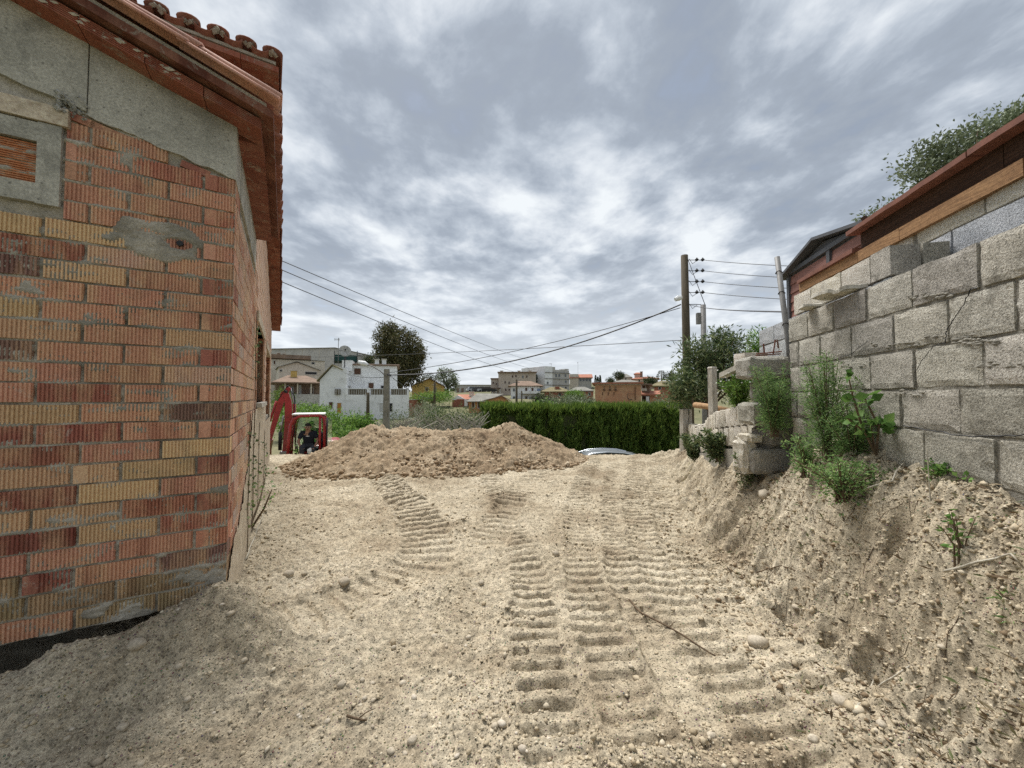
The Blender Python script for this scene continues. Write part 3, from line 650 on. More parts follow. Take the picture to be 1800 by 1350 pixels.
# rows from the joint Z0 upward (+) and downward (-); letters run from the corner to the left
ROWS = {12: 'OOr', 11: 'RrOO', 10: 'OOOO', 9: 'rOOO', 8: 'OOOWW', 7: 'OOYYO', 6: 'OPROO', 5: 'ROYDO', 4: 'OOOrO', 3: 'ROOYO', 2: 'YOYRO', 1: 'ROODO', 0: 'POORO',
        -1: 'OOROO', -2: 'DOYOO', -3: 'OORRO', -4: 'YORYO', -5: 'RYYYO', -6: 'OYROO', -7: 'RrYYO', -8: 'rYROY', -9: 'rOOOO', -10: 'DORGO', -11: 'GGGGO', -12: 'GGOGG'}
side_cols = 'PPOPPPrPWPPO'
side_joined = []
nb = 0
for k, cols in ROWS.items():
    z = Z0 + (k + 0.5) * ROW
    hdr = (k % 2 == 1)
    xc = 0.0; first = True; ci = 0
    while xc > XL + 0.3:
        Lb = (0.135 if hdr else 0.283) if first else 0.288 + random.uniform(-0.006, 0.004)
        if not first and random.random() < 0.05: Lb *= 0.55
        D = (0.285 if hdr else 0.135) if first else 0.115
        if 2.30 < z < 2.74 and xc - Lb < -0.672: Lb = max(0.0, xc + 0.672)
        if Lb < 0.04: break
        cx = xc - Lb / 2
        top = z + 0.045; okb = top < zbeam(xc) + 0.035
        if cx < -0.95 and random.random() < 0: okb = False
        if okb:
            o = link('brick', brick_mesh(Lb, D, True, 'brick', random.randrange(3)), front_wall, (cx, -0.006 + random.uniform(-.0025, .0025), z + random.uniform(-.0015, .0015)), (0, 0, random.uniform(-.006, .006)))
            c = cols[ci] if ci < len(cols) else random.choice('OOOYRP'); o.color = pcol(c); nb += 1
        xc -= Lb + 0.011 + random.uniform(0, 0.004); first = False; ci += 1
# thin red split bricks wedged below the beam
for X_, Lb in ((-0.18, 0.13), (-0.50, 0.20), (-0.61, 0.12)):
    o = link('brick', brick_mesh(Lb, 0.1, False), front_wall, (X_, -0.004, zbeam(X_) - 0.03), (0, 0.24, 0)); o.color = pcol('R'); o.scale = (1, 1, 0.42)
# solid black plug, paints in the dark inside of the pipe hole
hb = MB(); hb.tube([(-0.235, -0.0165, 2.228), (-0.235, 0.05, 2.225)], [0.015, 0.012], 10); hb.build('pipe_hole_dark', M['black'], front_wall)
# the sloping concrete ring beam (two pours) and its side return
def rough_poly_plate(poly_top, poly_bot, y0, y1, name, parent, mat, jag=0.012, n=40, axis='x'):
    xs_ = np.linspace(poly_top[0][0], poly_top[1][0], n); vs, fs = [], []
    for i, x_ in enumerate(xs_):
        t = i / (n - 1); zt = poly_top[0][1] + (poly_top[1][1] - poly_top[0][1]) * t
        zb = poly_bot[0][1] + (poly_bot[1][1] - poly_bot[0][1]) * t + jag * (mnoise.noise(Vector((x_ * 14, 3.3, 0))) + 0.5 * mnoise.noise(Vector((x_ * 40, 1.3, 0))))
        for yy in (y0, y1):
            for zz in (zt, zt * 0.5 + zb * 0.5, zb):
                o_ = 0.003 * mnoise.noise(Vector((x_ * 9, zz * 9, 1))) if yy == y0 else 0
                vs.append((x_, yy + o_, zz) if axis == 'x' else (yy + o_, x_, zz))
    for i in range(n - 1):
        a = 6 * i; b = a + 6
        fs += [(a, b, b + 1, a + 1), (a + 1, b + 1, b + 2, a + 2), (a + 3, a + 4, b + 4, b + 3), (a + 4, a + 5, b + 5, b + 4), (a, a + 3, b + 3, b), (a + 2, b + 2, b + 5, a + 5)]
    fs += [(0, 1, 2, 5, 4, 3), tuple(q + 6 * (n - 1) for q in (3, 4, 5, 2, 1, 0))]
    return MB().add(vs, fs).build(name, mat, parent)
rough_poly_plate([(-0.60, zcor(-0.60)), (0.004, zcor(0.0))], [(-0.60, zbeam(-0.60)), (0.004, zbeam(0))], -0.013, 0.24, 'ring_beam', house, M['concrete'])
rough_poly_plate([(XL, zcor(XL)), (-0.604, zcor(-0.604))], [(XL, zbeam(XL) + 0.02), (-0.604, zbeam(-0.604) + 0.015)], -0.018, 0.24, 'ring_beam', house, M['concrete'])
rough_poly_plate([(0.245, 2.955), (1.74, 2.955)], [(0.245, 2.645), (1.74, 2.645)], 0.006, -0.24, 'ring_beam', house, M['concrete'], axis='y')
# boarded-up opening at the left: concrete surround, ceramic infill, lintel
sf = MB(); sf.box(-1.35, -0.76, -0.022, 0.05, 2.315, 2.405); sf.box(-1.35, -0.76, -0.022, 0.05, 2.605, 2.695); sf.box(-0.76, -0.682, -0.0225, 0.05, 2.31, 2.70); sf.box(-1.45, -1.35, -0.0225, 0.05, 2.31, 2.70)
so_ = sf.build('window_surround', M['concrete'], house)
for i in range(2):
    cp = MB(); zc0 = 2.408 + i * 0.099; prof = []
    n = 9
    for q in range(n):
        z0_ = zc0 + 0.095 * q / n; w = 0.095 / n; prof += [(-0.004, z0_), (-0.004, z0_ + w * 0.55), (0.002, z0_ + w * 0.7), (0.002, z0_ + w * 0.95)]
    prof += [(0.04, zc0 + 0.095), (0.04, zc0)]
    cp.prism(prof, 'x', -1.34, -0.763); o = cp.build('ceramic_infill', M['brick'], so_); o.color = (0.42, 0.165, 0.075, 1)
lt = MB(); lt.box(-1.5, -0.66, -0.030, 0.10, 2.705, 2.79); lt.build('lintel', M['render'], house)
bc = MB(); 
for i in range(46):
    p_ = Vector((random.uniform(-0.70, -0.60), random.uniform(-0.045, 0.0), random.uniform(2.76, 2.86))); s_ = random.uniform(0.006, 0.016)
    bc.add([p_ + Vector(q) * s_ for q in ((1, 0, 0), (-1, .2, 0), (0, 1, .1), (0, -1, 0), (.2, 0, 1), (0, 0, -1))], [(0, 2, 4), (2, 1, 4), (1, 3, 4), (3, 0, 4), (2, 0, 5), (1, 2, 5), (3, 1, 5), (0, 3, 5)])
kind(bc.build('broken_concrete', M['pebbledash'], house), 'stuff')

# side wall: two openings
OPEN = [(2.45, 3.86, 1.33, 2.23), (4.75, 6.45, 1.05, 2.19)]
def ztop_b(Y): return 4.44 - 0.279 * (Y - 1.6)
YE = 7.17
sw = MB()
def swbox(y0, y1, z0, z1): 
    if y1 > y0 and z1 > z0: sw.box(-0.25, -0.010, y0, y1, z0, z1)
swbox(0.25, 1.75, 0.0, 2.64)
prev = 1.75
for (a, b, z0, z1) in OPEN:
    swbox(prev, a, -0.9, z1); swbox(a, b, -0.9, z0); prev = b
swbox(prev, YE, -0.9, 2.23 - 0.04)
zt0 = 2.23
for (a, b, z0, z1) in OPEN: pass
sw.prism([(1.75, 2.23), (2.45, 2.23), (3.86, 2.23), (YE, 2.19), (YE, ztop_b(YE)), (1.75, ztop_b(1.75))], 'x', -0.25, -0.010)
side_wall = sw.build('side_wall', M['mortar'], house)
nside = 0; far_parts = MB()
for k in range(-16, 31):
    z = Z0 + (k + 0.5) * ROW; hdr = (k % 2 != 0) if k in ROWS else (k % 2 == 0)
    hdr = (k % 2 == 1)
    yc = 0.0
    start = (0.285 if hdr else 0.135) + 0.011
    if k > 11: start = 1.76 + (0.12 if hdr else 0)
    yc = start
    while yc < YE - 0.1:
        Lb = min(0.288 + random.uniform(-.004, .004), YE - yc)
        cy = yc + Lb / 2; ok = True
        if cy < 1.75 and z > 2.60: ok = False
        if z > ztop_b(yc + Lb) - 0.05: ok = False
        for (a, b, z0, z1) in OPEN:
            if z0 - 0.05 < z < z1 + 0.11 and yc + Lb > a - 0.1 and yc < b + 0.1: ok = False
        if z < 0.10 - 0.1 * yc: ok = False
        if ok:
            if yc < 2.0 and z < 2.7 and nside < 190:
                o = link('brick', brick_mesh(Lb, 0.1, True, 'brick_side', random.randrange(3)), side_wall, (0.002 + random.uniform(-.002, .002), cy, z), (0, 0, math.pi / 2)); nside += 1
                o.color = pcol(random.choice(side_cols), 0.1)
            else:
                far_parts.box(-0.06, 0.0025 + random.uniform(-.002, .002), yc, yc + Lb, z - 0.0435, z + 0.0435)
        yc += Lb + 0.012
fp = kind(far_parts.build('brick_courses', M['brick_side'], side_wall), 'stuff'); fp.color = (0.62, 0.41, 0.30, 1)
# lime render smeared over the foot of the side wall
gy = np.concatenate([[0.004, 0.012], np.arange(0.03, YE, 0.03)]); gz = np.arange(-0.8, 1.36, 0.03); GY, GZ = np.meshgrid(gy, gz)
lim = np.interp(GY, [0, 0.5, 1.3, 1.7, 2.4, 7.2], [0.45, 0.55, 0.8, 1.28, 1.30, 1.30]) + 0.10 * fbm(GY * 5, GZ * 5, 3, 330)
dx = 0.010 + 0.006 * fbm(GY * 6, GZ * 10, 3, 331); dx[:, 0] = -0.012
keep = (GZ < lim) & ~((GY > 4.7) & (GY < 6.5) & (GZ > 1.02))
kq = keep[:-1, :-1] & keep[1:, 1:] & keep[1:, :-1] & keep[:-1, 1:]
ii = np.arange(GY.size).reshape(GY.shape)
F = np.stack([ii[:-1, :-1][kq], ii[:-1, 1:][kq], ii[1:, 1:][kq], ii[1:, :-1][kq]], 1)
link('lime_render', np_mesh('lime_render', np.stack([dx.ravel(), GY.ravel(), GZ.ravel()], 1), F, M['render'], True), side_wall)
# openings: brick reveals, sills, lintels
for i, (a, b, z0, z1) in enumerate(OPEN):
    w = MB(); w.box(-0.255, -0.004, b, b + 0.09, z0, z1); wo = w.build('window_jamb', M['brick'], side_wall); wo.color = (0.36, 0.145, 0.075, 1)
    w = MB(); w.box(-0.255, -0.004, a - 0.09, a, z0, z1); w.build('window_jamb', M['brick'], side_wall).color = (0.36, 0.145, 0.075, 1)
    l_ = MB(); l_.box(-0.26, 0.012, a - 0.15, b + 0.15, z1, z1 + 0.11); l_.build('lintel', M['render'], wo)
    if i == 0: s_ = MB(); s_.box(-0.27, 0.05, a - 0.05, b + 0.05, z0 - 0.05, z0); s_.build('sill', M['slab'], wo)
# upper front wall of the taller part, back and left walls
uw = MB(); uw.prism([(XL, 2.6), (-0.004, 2.6), (-0.004, 4.44), (XL, 4.44)], 'y', 1.752, 1.98); uw.build('upper_wall', M['concrete'], house)
bw = MB(); bw.prism([(XL - 1.5, -0.9), (-0.012, -0.9), (-0.012, ztop_b(YE) - .01), (XL - 1.5, ztop_b(YE) - .01)], 'y', YE - 0.25, YE - 0.002); bw.box(XL - 1.5, XL - 1.25, 0, YE - 0.26, 0, 2.85)
bw.build('back_wall', M['mortar'], house)
# ---- roof of the lower front part
roofA = MB()
def sl(x0, x1, y0, y1, zf, th):
    return MB().add([(x0, y0, zf(x0)), (x1, y0, zf(x1)), (x1, y1, zf(x1)), (x0, y1, zf(x0)), (x0, y0, zf(x0) + th), (x1, y0, zf(x1) + th), (x1, y1, zf(x1) + th), (x0, y1, zf(x0) + th)],
                    [(0, 3, 2, 1), (4, 5, 6, 7), (0, 1, 5, 4), (1, 2, 6, 5), (2, 3, 7, 6), (3, 0, 4, 7)])
deck = sl(XL, 0.185, -0.185, 1.74, lambda X: 3.025 - 0.33 * X, 0.045)
lower_roof = deck.build('lower_roof', M['wood_dark'], house)
lower_roof.data.materials.clear(); lower_roof.data.materials.append(M['tile']); lower_roof.color = (0.14, 0.055, 0.035, 1)
# ribbed ceramic boards along the verge and the eaves
def board_x(x0, x1, ribs=True):
    mb = MB(); n = 6; th = 0.058; prof = []
    y_o = -0.135
    for q in range(n):
        w = th / n; z_ = w * q
        prof += [(y_o, z_), (y_o, z_ + w * 0.55), (y_o + 0.004, z_ + w * 0.65), (y_o + 0.004, z_ + w * 0.95)]
    prof += [(0.05, th), (0.05, 0)]
    k = len(prof); vs = [(x, p[0], zcor(x) + p[1]) for x in (x0, x1) for p in prof]
    fs = [tuple(range(k)), tuple(range(2 * k - 1, k - 1, -1))] + [(i, (i + 1) % k, k + (i + 1) % k, k + i) for i in range(k)]
    return mb.add(vs, fs)
xb = 0.125
while xb > XL + 0.1:
    Lb = 0.26 if xb > -0.1 else 0.235
    o = board_x(xb - Lb + 0.004, xb).build('cornice_board', M['tile'], lower_roof); f = random.uniform(0.85, 1.15); o.color = (0.25 * f, 0.085 * f, 0.052 * f, 1)
    xb -= Lb
yb = 0.06
while yb < 1.72:
    Lb = min(0.25, 1.74 - yb); mb = MB(); mb.box(0.0, 0.125, yb, yb + Lb - 0.004, zcor(0.09), zcor(0.09) + 0.06)
    for q in range(4): mb.box(0.125, 0.129, yb, yb + Lb - 0.004, zcor(0.09) + 0.004 + q * 0.015, zcor(0.09) + 0.012 + q * 0.015)
    o = mb.build('cornice_board', M['tile'], lower_roof); f = random.uniform(0.85, 1.1); o.color = (0.18 * f, 0.064 * f, 0.042 * f, 1); yb += Lb
# mortar bed between boards and tiles, broken on the left
mbed = MB()
for i in range(60):
    X_ = random.uniform(-1.3, -0.22); s_ = random.uniform(0.010, 0.022); c_ = Vector((X_, -0.132 + random.uniform(-.006, .008), zcor(X_) + random.choice((0.018, 0.042)) + random.uniform(-.004, .004)))
    mbed.add([c_ + Vector((q[0] * s_ * 1.3, q[1] * s_ * 0.6, q[2] * s_ * 0.6)) for q in ((1, 0, 0), (-1, .2, 0), (0, 1, .1), (0, -1, 0), (.2, 0, 1), (0, 0, -1))], [(0, 2, 4), (2, 1, 4), (1, 3, 4), (3, 0, 4), (2, 0, 5), (1, 2, 5), (3, 1, 5), (0, 3, 5)])
kind(mbed.build('mortar_lumps', M['slab'], lower_roof), 'stuff')
sl(XL, 0.15, -0.165, 1.74, lambda X: 3.071 - 0.33 * X, 0.03).build('mortar_bed', M['mortar'], lower_roof)
# barrel tiles
def tile_mesh(Lt, w0, w1, up, mat='tile', plug=False):
    n, th = 7, 0.013; vs, fs = [], []
    for end, (x, w) in enumerate(((0, w0), (-Lt, w1))):
        for rr in (w / 2, w / 2 - th):
            for i in range(n + 1):
                a = math.pi * i / n; vs.append((x, rr * math.cos(a), rr * math.sin(a) * 0.82 * (1 if up else -1)))
    m = n + 1
    for i in range(n):
        fs += [(i, i + 1, 2 * m + i + 1, 2 * m + i), (m + i, 3 * m + i, 3 * m + i + 1, m + i + 1), (i, m + i, m + i + 1, i + 1), (2 * m + i, 2 * m + i + 1, 3 * m + i + 1, 3 * m + i)]
    fs += [(0, 2 * m, 3 * m, m), (n, m + n, 3 * m + n, 2 * m + n)]
    if plug:
        c = len(vs); vs.append((0.02, 0, 0)); 
        for i in range(m): vs.append((0.0 - 0.02, (w0 / 2 - th) * math.cos(math.pi * i / n), (w0 / 2 - th) * math.sin(math.pi * i / n) * 0.82))
    return MB().add(vs, fs).mesh('roof_tile', M[mat], True)
t_cov = tile_mesh(0.43, 0.165, 0.135, True); t_chan = tile_mesh(0.43, 0.150, 0.175, False)
tp = math.atan(0.33)
def tcol(): f = random.uniform(0.75, 1.25); return (0.235 * f, 0.092 * f, 0.060 * f, 1)
for r in range(9):
    for j in range(10):
        Yt = -0.115 + j * 0.2
        if Yt > 1.75: continue
        X_ = 0.205 - r * 0.36; 
        if X_ < XL + 0.4: continue
        zt_ = 3.115 - 0.33 * X_ + 0.016
        o = link('roof_tile', t_cov, lower_roof, (X_, Yt + random.uniform(-.006, .006), zt_ + 0.028), (0, tp + random.uniform(-.02, .02), random.uniform(-.015, .015))); o.color = tcol()
        if j == 0: o.color = (0.48, 0.26, 0.19, 1)
        if j < 9:
            o = link('roof_tile', t_chan, lower_roof, (X_ - 0.02, Yt + 0.1, zt_ + 0.045), (0, tp + random.uniform(-.015, .015), 0)); o.color = tcol()
# verge course: long pink tiles lying along the rake at the front edge
t_verge = tile_mesh(0.46, 0.088, 0.075, True)
for r in range(8):
    X_ = 0.205 - r * 0.40
    if X_ < XL + 0.3: continue
    o = link('verge_tile', t_verge, lower_roof, (X_, -0.195, 3.118 - 0.33 * X_ + 0.006 * (r % 2)), (0, tp, 0)); o.color = (0.50 * random.uniform(.9, 1.1), 0.275, 0.20, 1)
# ---- roof of the taller part, falling to the back
BS = 0.279; bp = math.atan(BS)
def zB(Y): return 4.50 - BS * (Y - 1.5)
def slY(x0, x1, y0, y1, zf, th):
    return MB().add([(x0, y0, zf(y0)), (x1, y0, zf(y0)), (x1, y1, zf(y1)), (x0, y1, zf(y1)), (x0, y0, zf(y0) + th), (x1, y0, zf(y0) + th), (x1, y1, zf(y1) + th), (x0, y1, zf(y1) + th)],
                    [(0, 3, 2, 1), (4, 5, 6, 7), (0, 1, 5, 4), (1, 2, 6, 5), (2, 3, 7, 6), (3, 0, 4, 7)])
upper_roof = slY(XL - 1.5, 0.12, 1.56, YE + 0.15, lambda Y: zB(Y) + 0.035, 0.04).build('upper_roof', M['tile'], house); upper_roof.color = (0.16, 0.06, 0.04, 1)
xb = 0.165
while xb > XL - 1.4:
    mb = MB(); mb.box(xb - 0.296, xb, 1.50, 1.752, zB(1.5) - 0.02, zB(1.5) + 0.03); o = mb.build('cornice_board', M['tile'], upper_roof); f = random.uniform(0.85, 1.15); o.color = (0.26 * f, 0.082 * f, 0.05 * f, 1); xb -= 0.3
yb = 1.756
while yb < YE + 0.1:
    Lb = min(0.25, YE + 0.15 - yb); o = slY(-0.004, 0.165, yb, yb + Lb - 0.004, lambda Y: zB(Y) - 0.015, 0.05).build('cornice_board', M['tile'], upper_roof); f = random.uniform(0.8, 1.1); o.color = (0.21 * f, 0.075 * f, 0.045 * f, 1); yb += Lb
slY(XL - 1.5, 0.14, 1.53, YE + 0.12, lambda Y: zB(Y) + 0.076, 0.028).build('mortar_bed', M['mortar'], upper_roof)
for j in range(14):
    Xt = 0.115 - j * 0.205
    for r in range(16):
        if r > 1 and j > 0: continue
        Yt = 1.475 + r * 0.365; zt_ = zB(Yt) + 0.135
        o = link('roof_tile', t_cov, upper_roof, (Xt, Yt, zt_ + 0.016), (0, bp, -math.pi / 2)); o.color = tcol()
        o.rotation_euler = Matrix.Rotation(-math.pi / 2, 3, 'Z').to_euler()
        # tiles run along +y and fall to the back: narrow end up at the front edge
        o.matrix_local = Matrix.Translation((Xt, Yt, zt_)) @ Matrix.Rotation(-bp, 4, 'X') @ Matrix.Rotation(-math.pi / 2, 4, 'Z')
        if j < 13:
            q = link('roof_tile', t_chan, upper_roof); q.color = tcol(); q.matrix_local = Matrix.Translation((Xt - 0.103, Yt + 0.02, zt_ + 0.02)) @ Matrix.Rotation(-bp, 4, 'X') @ Matrix.Rotation(-math.pi / 2, 4, 'Z')
    mp_ = MB()
    for i in range(7):
        c_ = Vector((Xt + random.uniform(-.045, .045), 1.50 + random.uniform(-.01, .02), zB(1.5) + 0.135 + random.uniform(0.0, 0.035))); s_ = random.uniform(0.018, 0.03)
        mp_.add([c_ + Vector(q) * s_ for q in ((1, 0, 0), (-1, .2, 0), (0, 1, .1), (0, -1, 0), (.2, 0, 1), (0, 0, -1))], [(0, 2, 4), (2, 1, 4), (1, 3, 4), (3, 0, 4), (2, 0, 5), (1, 2, 5), (3, 1, 5), (0, 3, 5)])
    mp_.build('mortar_plug', M['mortar'], upper_roof)
# ivy creeping up the side wall
def on_side(Y, z, out_=0.02): return HC + HN * out_ + HD * Y + Vector((0, 0, z))
pv, dv_ = [], []
for (Y_, za, zb_, n_) in ((1.25, 0.3, 1.1, 30), (1.75, 1.55, 2.1, 26), (1.8, 0.2, 1.1, 30), (2.7, 0.2, 0.9, 20), (4.2, -0.1, 0.7, 30)):
    for i in range(n_):
        t = random.random(); w_ = 0.09 * (1 - 0.6 * t)
        pv.append(on_side(Y_ + random.gauss(0, w_), za + (zb_ - za) * t, random.uniform(0.015, 0.05))); dv_.append((random.gauss(0, 1), random.gauss(0, 1) - 0.5, random.gauss(0, 1) - 0.6))
iv = tag(empty('ivy', on_side(1.5, 0.1)), 'green ivy sprigs creeping up the side wall of the brick house', 'ivy')
link('leaves', leaf_mesh('leaves', np.array([q - on_side(1.5, 0.1) for q in pv]), np.array(dv_), rng.uniform(0.025, 0.045, len(pv)), rng.uniform(0.02, 0.035, len(pv)), M['leaf_oleander']), iv)
iv_s = MB()
for (Y_, za, zb_) in ((1.25, 0.1, 1.25), (1.8, 0.05, 2.25), (2.7, 0.1, 1.1), (4.2, -0.1, 0.9)):
    iv_s.tube([on_side(Y_ + 0.04 * math.sin(q * 2.3), za + (zb_ - za) * q / 6, 0.018) - on_side(1.5, 0.1) for q in range(7)], 0.004, 4)
iv_s.build('stem', M['twig'], iv)

# ------------------------------------------------------------------ mound of spoil
def mound_h(x, y):
    def pk(cx, cy, rx, ry, h, p=1.15):
        d = np.sqrt(((x - cx) / rx) ** 2 + ((y - cy) / ry) ** 2 + 0.012) - 0.03; return h * np.clip(1 - d, 0, 1) ** p
    def ridge(x0, x1, y0_, ry, h):
        t = np.clip((x - x0) / (x1 - x0), 0, 1); cx = x0 + (x1 - x0) * t
        d = np.sqrt(((x - cx) / 1.7) ** 2 + ((y - y0_ - 0.1 * t) / ry) ** 2); return h * np.clip(1.12 - d, 0, 1)
    a = pk(-2.98, 8.1, 1.60, 1.52, 0.95); b = ridge(-2.6, -1.3, 8.25, 1.5, 0.70); c = pk(-0.05, 8.75, 1.75, 1.55, 0.97); d_ = ridge(-1.5, -0.4, 8.6, 1.4, 0.66)
    h = np.maximum(np.maximum(a, b), np.maximum(c, d_)) * 0.86 + 0.14 * (a + b + c + d_) * 0.5
    return h * 0.90
xs = np.arange(-5.4, 2.2, 0.02); ys = np.arange(6.3, 10.6, 0.024); X, Y = np.meshgrid(xs, ys)
mh = mound_h(X + 0.12 * fbm(X * 2, Y * 2, 3, 401), Y + 0.12 * fbm(X * 2, Y * 2, 3, 402))
Z = base_h(X, Y) * (Y < 99) * 0 + np.where(Y < 9.0, 0.0, 0.0) + mh
Z = Z + sst(0.0, 0.10, mh) * (0.10 * fbm(X * 2.6, Y * 2.6, 3, 403) + 0.075 * fbm(X * 9, Y * 9, 4, 404, 0.62) + 0.05 * np.abs(fbm(X * 22, Y * 22, 3, 405)))
Z = Z + ground_h(X, Y) - 0.05 * sst(0.05, 0.0, mh)
kq = (mh[:-1, :-1] > 0) | (mh[1:, 1:] > 0)
ii = np.arange(X.size).reshape(X.shape)
F = np.stack([ii[:-1, :-1][kq], ii[:-1, 1:][kq], ii[1:, 1:][kq], ii[1:, :-1][kq]], 1)
used = np.unique(F); remap = np.zeros(X.size, np.int64); remap[used] = np.arange(len(used))
V = np.stack([X.ravel(), Y.ravel(), Z.ravel()], 1)[used]
mound = tag(link('soil_mound', np_mesh('soil_mound', V, remap[F], M['mound'], True)), 'long double-peaked heap of brown excavated soil across the lane', 'soil heap')
def mound_z(x, y): return mound_h(x, y) + ground_h(x, y)
n = 5200; x = rng.uniform(-5.2, 1.9, n); y = rng.uniform(6.5, 9.2, n)
x = x + 0; m_ = mound_h(x, y); k = (m_ > -0.01) & (rng.uniform(0, 1, n) < np.where(m_ > 0, 0.55 + 0.45 * sst(0.5, 0.0, m_), np.exp(-((y - 6.75) / 0.25) ** 2) * 0.25 * (x > -4.6) * (x < -0.5)))
x, y, m_ = x[k], y[k], m_[k]; sz = 0.010 * (1 + rng.exponential(0.8, len(x))) * (1 + 0.8 * sst(0.4, 0, m_)); sz = np.minimum(sz, 0.055)
V, F = lumps(np.stack([x, y, mound_z(x, y) + 0.01], 1), sz, ico(), 0.8, 0.28)
kind(link('clods', np_mesh('clods', V, F, M['clod']), mound), 'stuff')

# ------------------------------------------------------------------ right-hand block walls
CW = math.cos(math.atan(WT)); WROT = -math.atan(WT)
def t_of(px, X0): return X0 / ((px - 900) / FPX - WT) / CW          # distance along a wall plane x = X0 + WT*y
def block_obj(parent, x0, x1, y0, y1, z0, z1, mat, amp=0.004, bev=0.008, cuts=4, seed=0, shade=None, name='concrete_block'):
    bm = bmesh.new(); bmesh.ops.create_cube(bm, size=2.0)
    bmesh.ops.subdivide_edges(bm, edges=bm.edges[:], cuts=cuts, use_grid_fill=True)
    hx, hy, hz = (x1 - x0) / 2, (y1 - y0) / 2, (z1 - z0) / 2
    for v in bm.verts:
        c = v.co; ex = [abs(abs(c[i]) - 1) < 1e-4 for i in range(3)]
        p = Vector((c.x * hx, c.y * hy, c.z * hz))
        if sum(ex) >= 2:
            b_ = bev * (1 + 0.9 * mnoise.noise(p * 25 + Vector((seed, 0, 0))))
            for i in range(3):
                if ex[i]: p[i] -= math.copysign(b_, c[i])
        q = p * 17 + Vector((seed * 3.7, seed * 1.3, 0))
        p += Vector((mnoise.noise(q), mnoise.noise(q + Vector((31, 0, 0))), mnoise.noise(q + Vector((0, 57, 0))))) * amp
        v.co = p
    me = bpy.data.meshes.new(name); bm.to_mesh(me); bm.free(); me.materials.append(mat)
    o = link(name, me, parent, ((x0 + x1) / 2, (y0 + y1) / 2, (z0 + z1) / 2))
    f = shade if shade else random.uniform(0.82, 1.12); o.color = (f, f * random.uniform(.98, 1.0), f * random.uniform(.94, 1.0), 1); return o
gw = tag(empty('block_wall', (1.70, 0, 0), WROT), 'weathered grey concrete block wall with stepped cracks standing on the earth bank', 'wall')
GJ = [  # joints of each course, as seen; nearest first
    [1990, 1862, 1728, 1607, 1526, 1467, 1421, 1387], [1920, 1790, 1669, 1572, 1497, 1442, 1404, 1387], [1990, 1870, 1728, 1607, 1529, 1464, 1418, 1388],
    [1930, 1800, 1684, 1581, 1500, 1440, 1400, 1389], [1990, 1880, 1745, 1620, 1537, 1468, 1415, 1390]]
C0, CH = 2.10, 0.22; sd_ = 0
core = MB(); core.box(0.013, 0.185, 1.03, t_of(1389, 1.70) - 0.01, 0.55, 2.085); core.build('mortar_core', M['joint'], gw)
for r, js in enumerate(GJ):
    z1 = C0 - r * CH; z0 = z1 - CH + 0.006
    for a, b in zip(js[:-1], js[1:]):
        ta, tb = t_of(a, 1.70) + 0.004, t_of(b, 1.70) - 0.004; sd_ += 1
        if tb - ta < 0.02: continue
        off = random.uniform(-0.004, 0.004)
        block_obj(gw, off, 0.2 + random.uniform(-.004, .004), ta, tb, z0, z1, M['block'], 0.004, 0.006, 5, sd_, random.uniform(0.80, 1.15) * (0.92 if r >= 3 else 1))
block_obj(gw, 0.03, 0.2, 1.05, 2.5, 0.55, 1.0, M['block'], 0.006, 0.01, 5, 99, 0.8, 'footing')
def on_gw(px, py):   # point just in front of the grey wall face, in its own coordinates
    y_ = 1.70 / ((px - 900) / FPX - WT); p = P(px, py, y_); return Vector((-0.0075, y_ / CW, p.z))
def crack(pts, w=0.003):
    q = [on_gw(*p) for p in pts]; fine = []
    for a, b in zip(q[:-1], q[1:]):
        for i in range(8):
            t = i / 8; c = a.lerp(b, t); fine.append(c + Vector((0, mnoise.noise(c * 60) * 0.008, mnoise.noise(c * 60 + Vector((9, 0, 0))) * 0.008)))
    fine.append(q[-1]); mb = MB(); mb.tube(fine, [w * (0.5 + 0.5 * abs(mnoise.noise(c * 20))) for c in fine], 4); mb.build('crack', M['black'], gw)
crack([(1728, 506), (1718, 508), (1700, 540), (1672, 580)], 0.0035); crack([(1672, 580), (1668, 603), (1648, 607), (1625, 635), (1612, 655)], 0.003)
crack([(1800, 765), (1700, 768), (1640, 757), (1588, 748)], 0.005); crack([(1530, 600), (1495, 625), (1440, 640)], 0.003)
# mortar smears and fins in the joints
ms_ = MB()
for px, py, n_ in ((1640, 520, 26), (1575, 606, 18), (1720, 600, 22), (1672, 590, 8), (1500, 640, 14), (1600, 690, 10), (1760, 640, 16)):
    for i in range(n_):
        c_ = on_gw(px + random.uniform(-42, 42), py + random.uniform(-5, 5)); s_ = random.uniform(0.005, 0.014); c_.x += 0.006
        ms_.add([c_ + Vector((q[0] * s_ * .35, q[1] * s_ * 1.7, q[2] * s_ * .7)) for q in ((1, 0, 0), (-1, .2, 0), (0, 1, .1), (0, -1, 0), (.2, 0, 1), (0, 0, -1))], [(0, 2, 4), (2, 1, 4), (1, 3, 4), (3, 0, 4), (2, 0, 5), (1, 2, 5), (3, 1, 5), (0, 3, 5)])
kind(ms_.build('mortar_smears', M['joint'], gw), 'stuff')
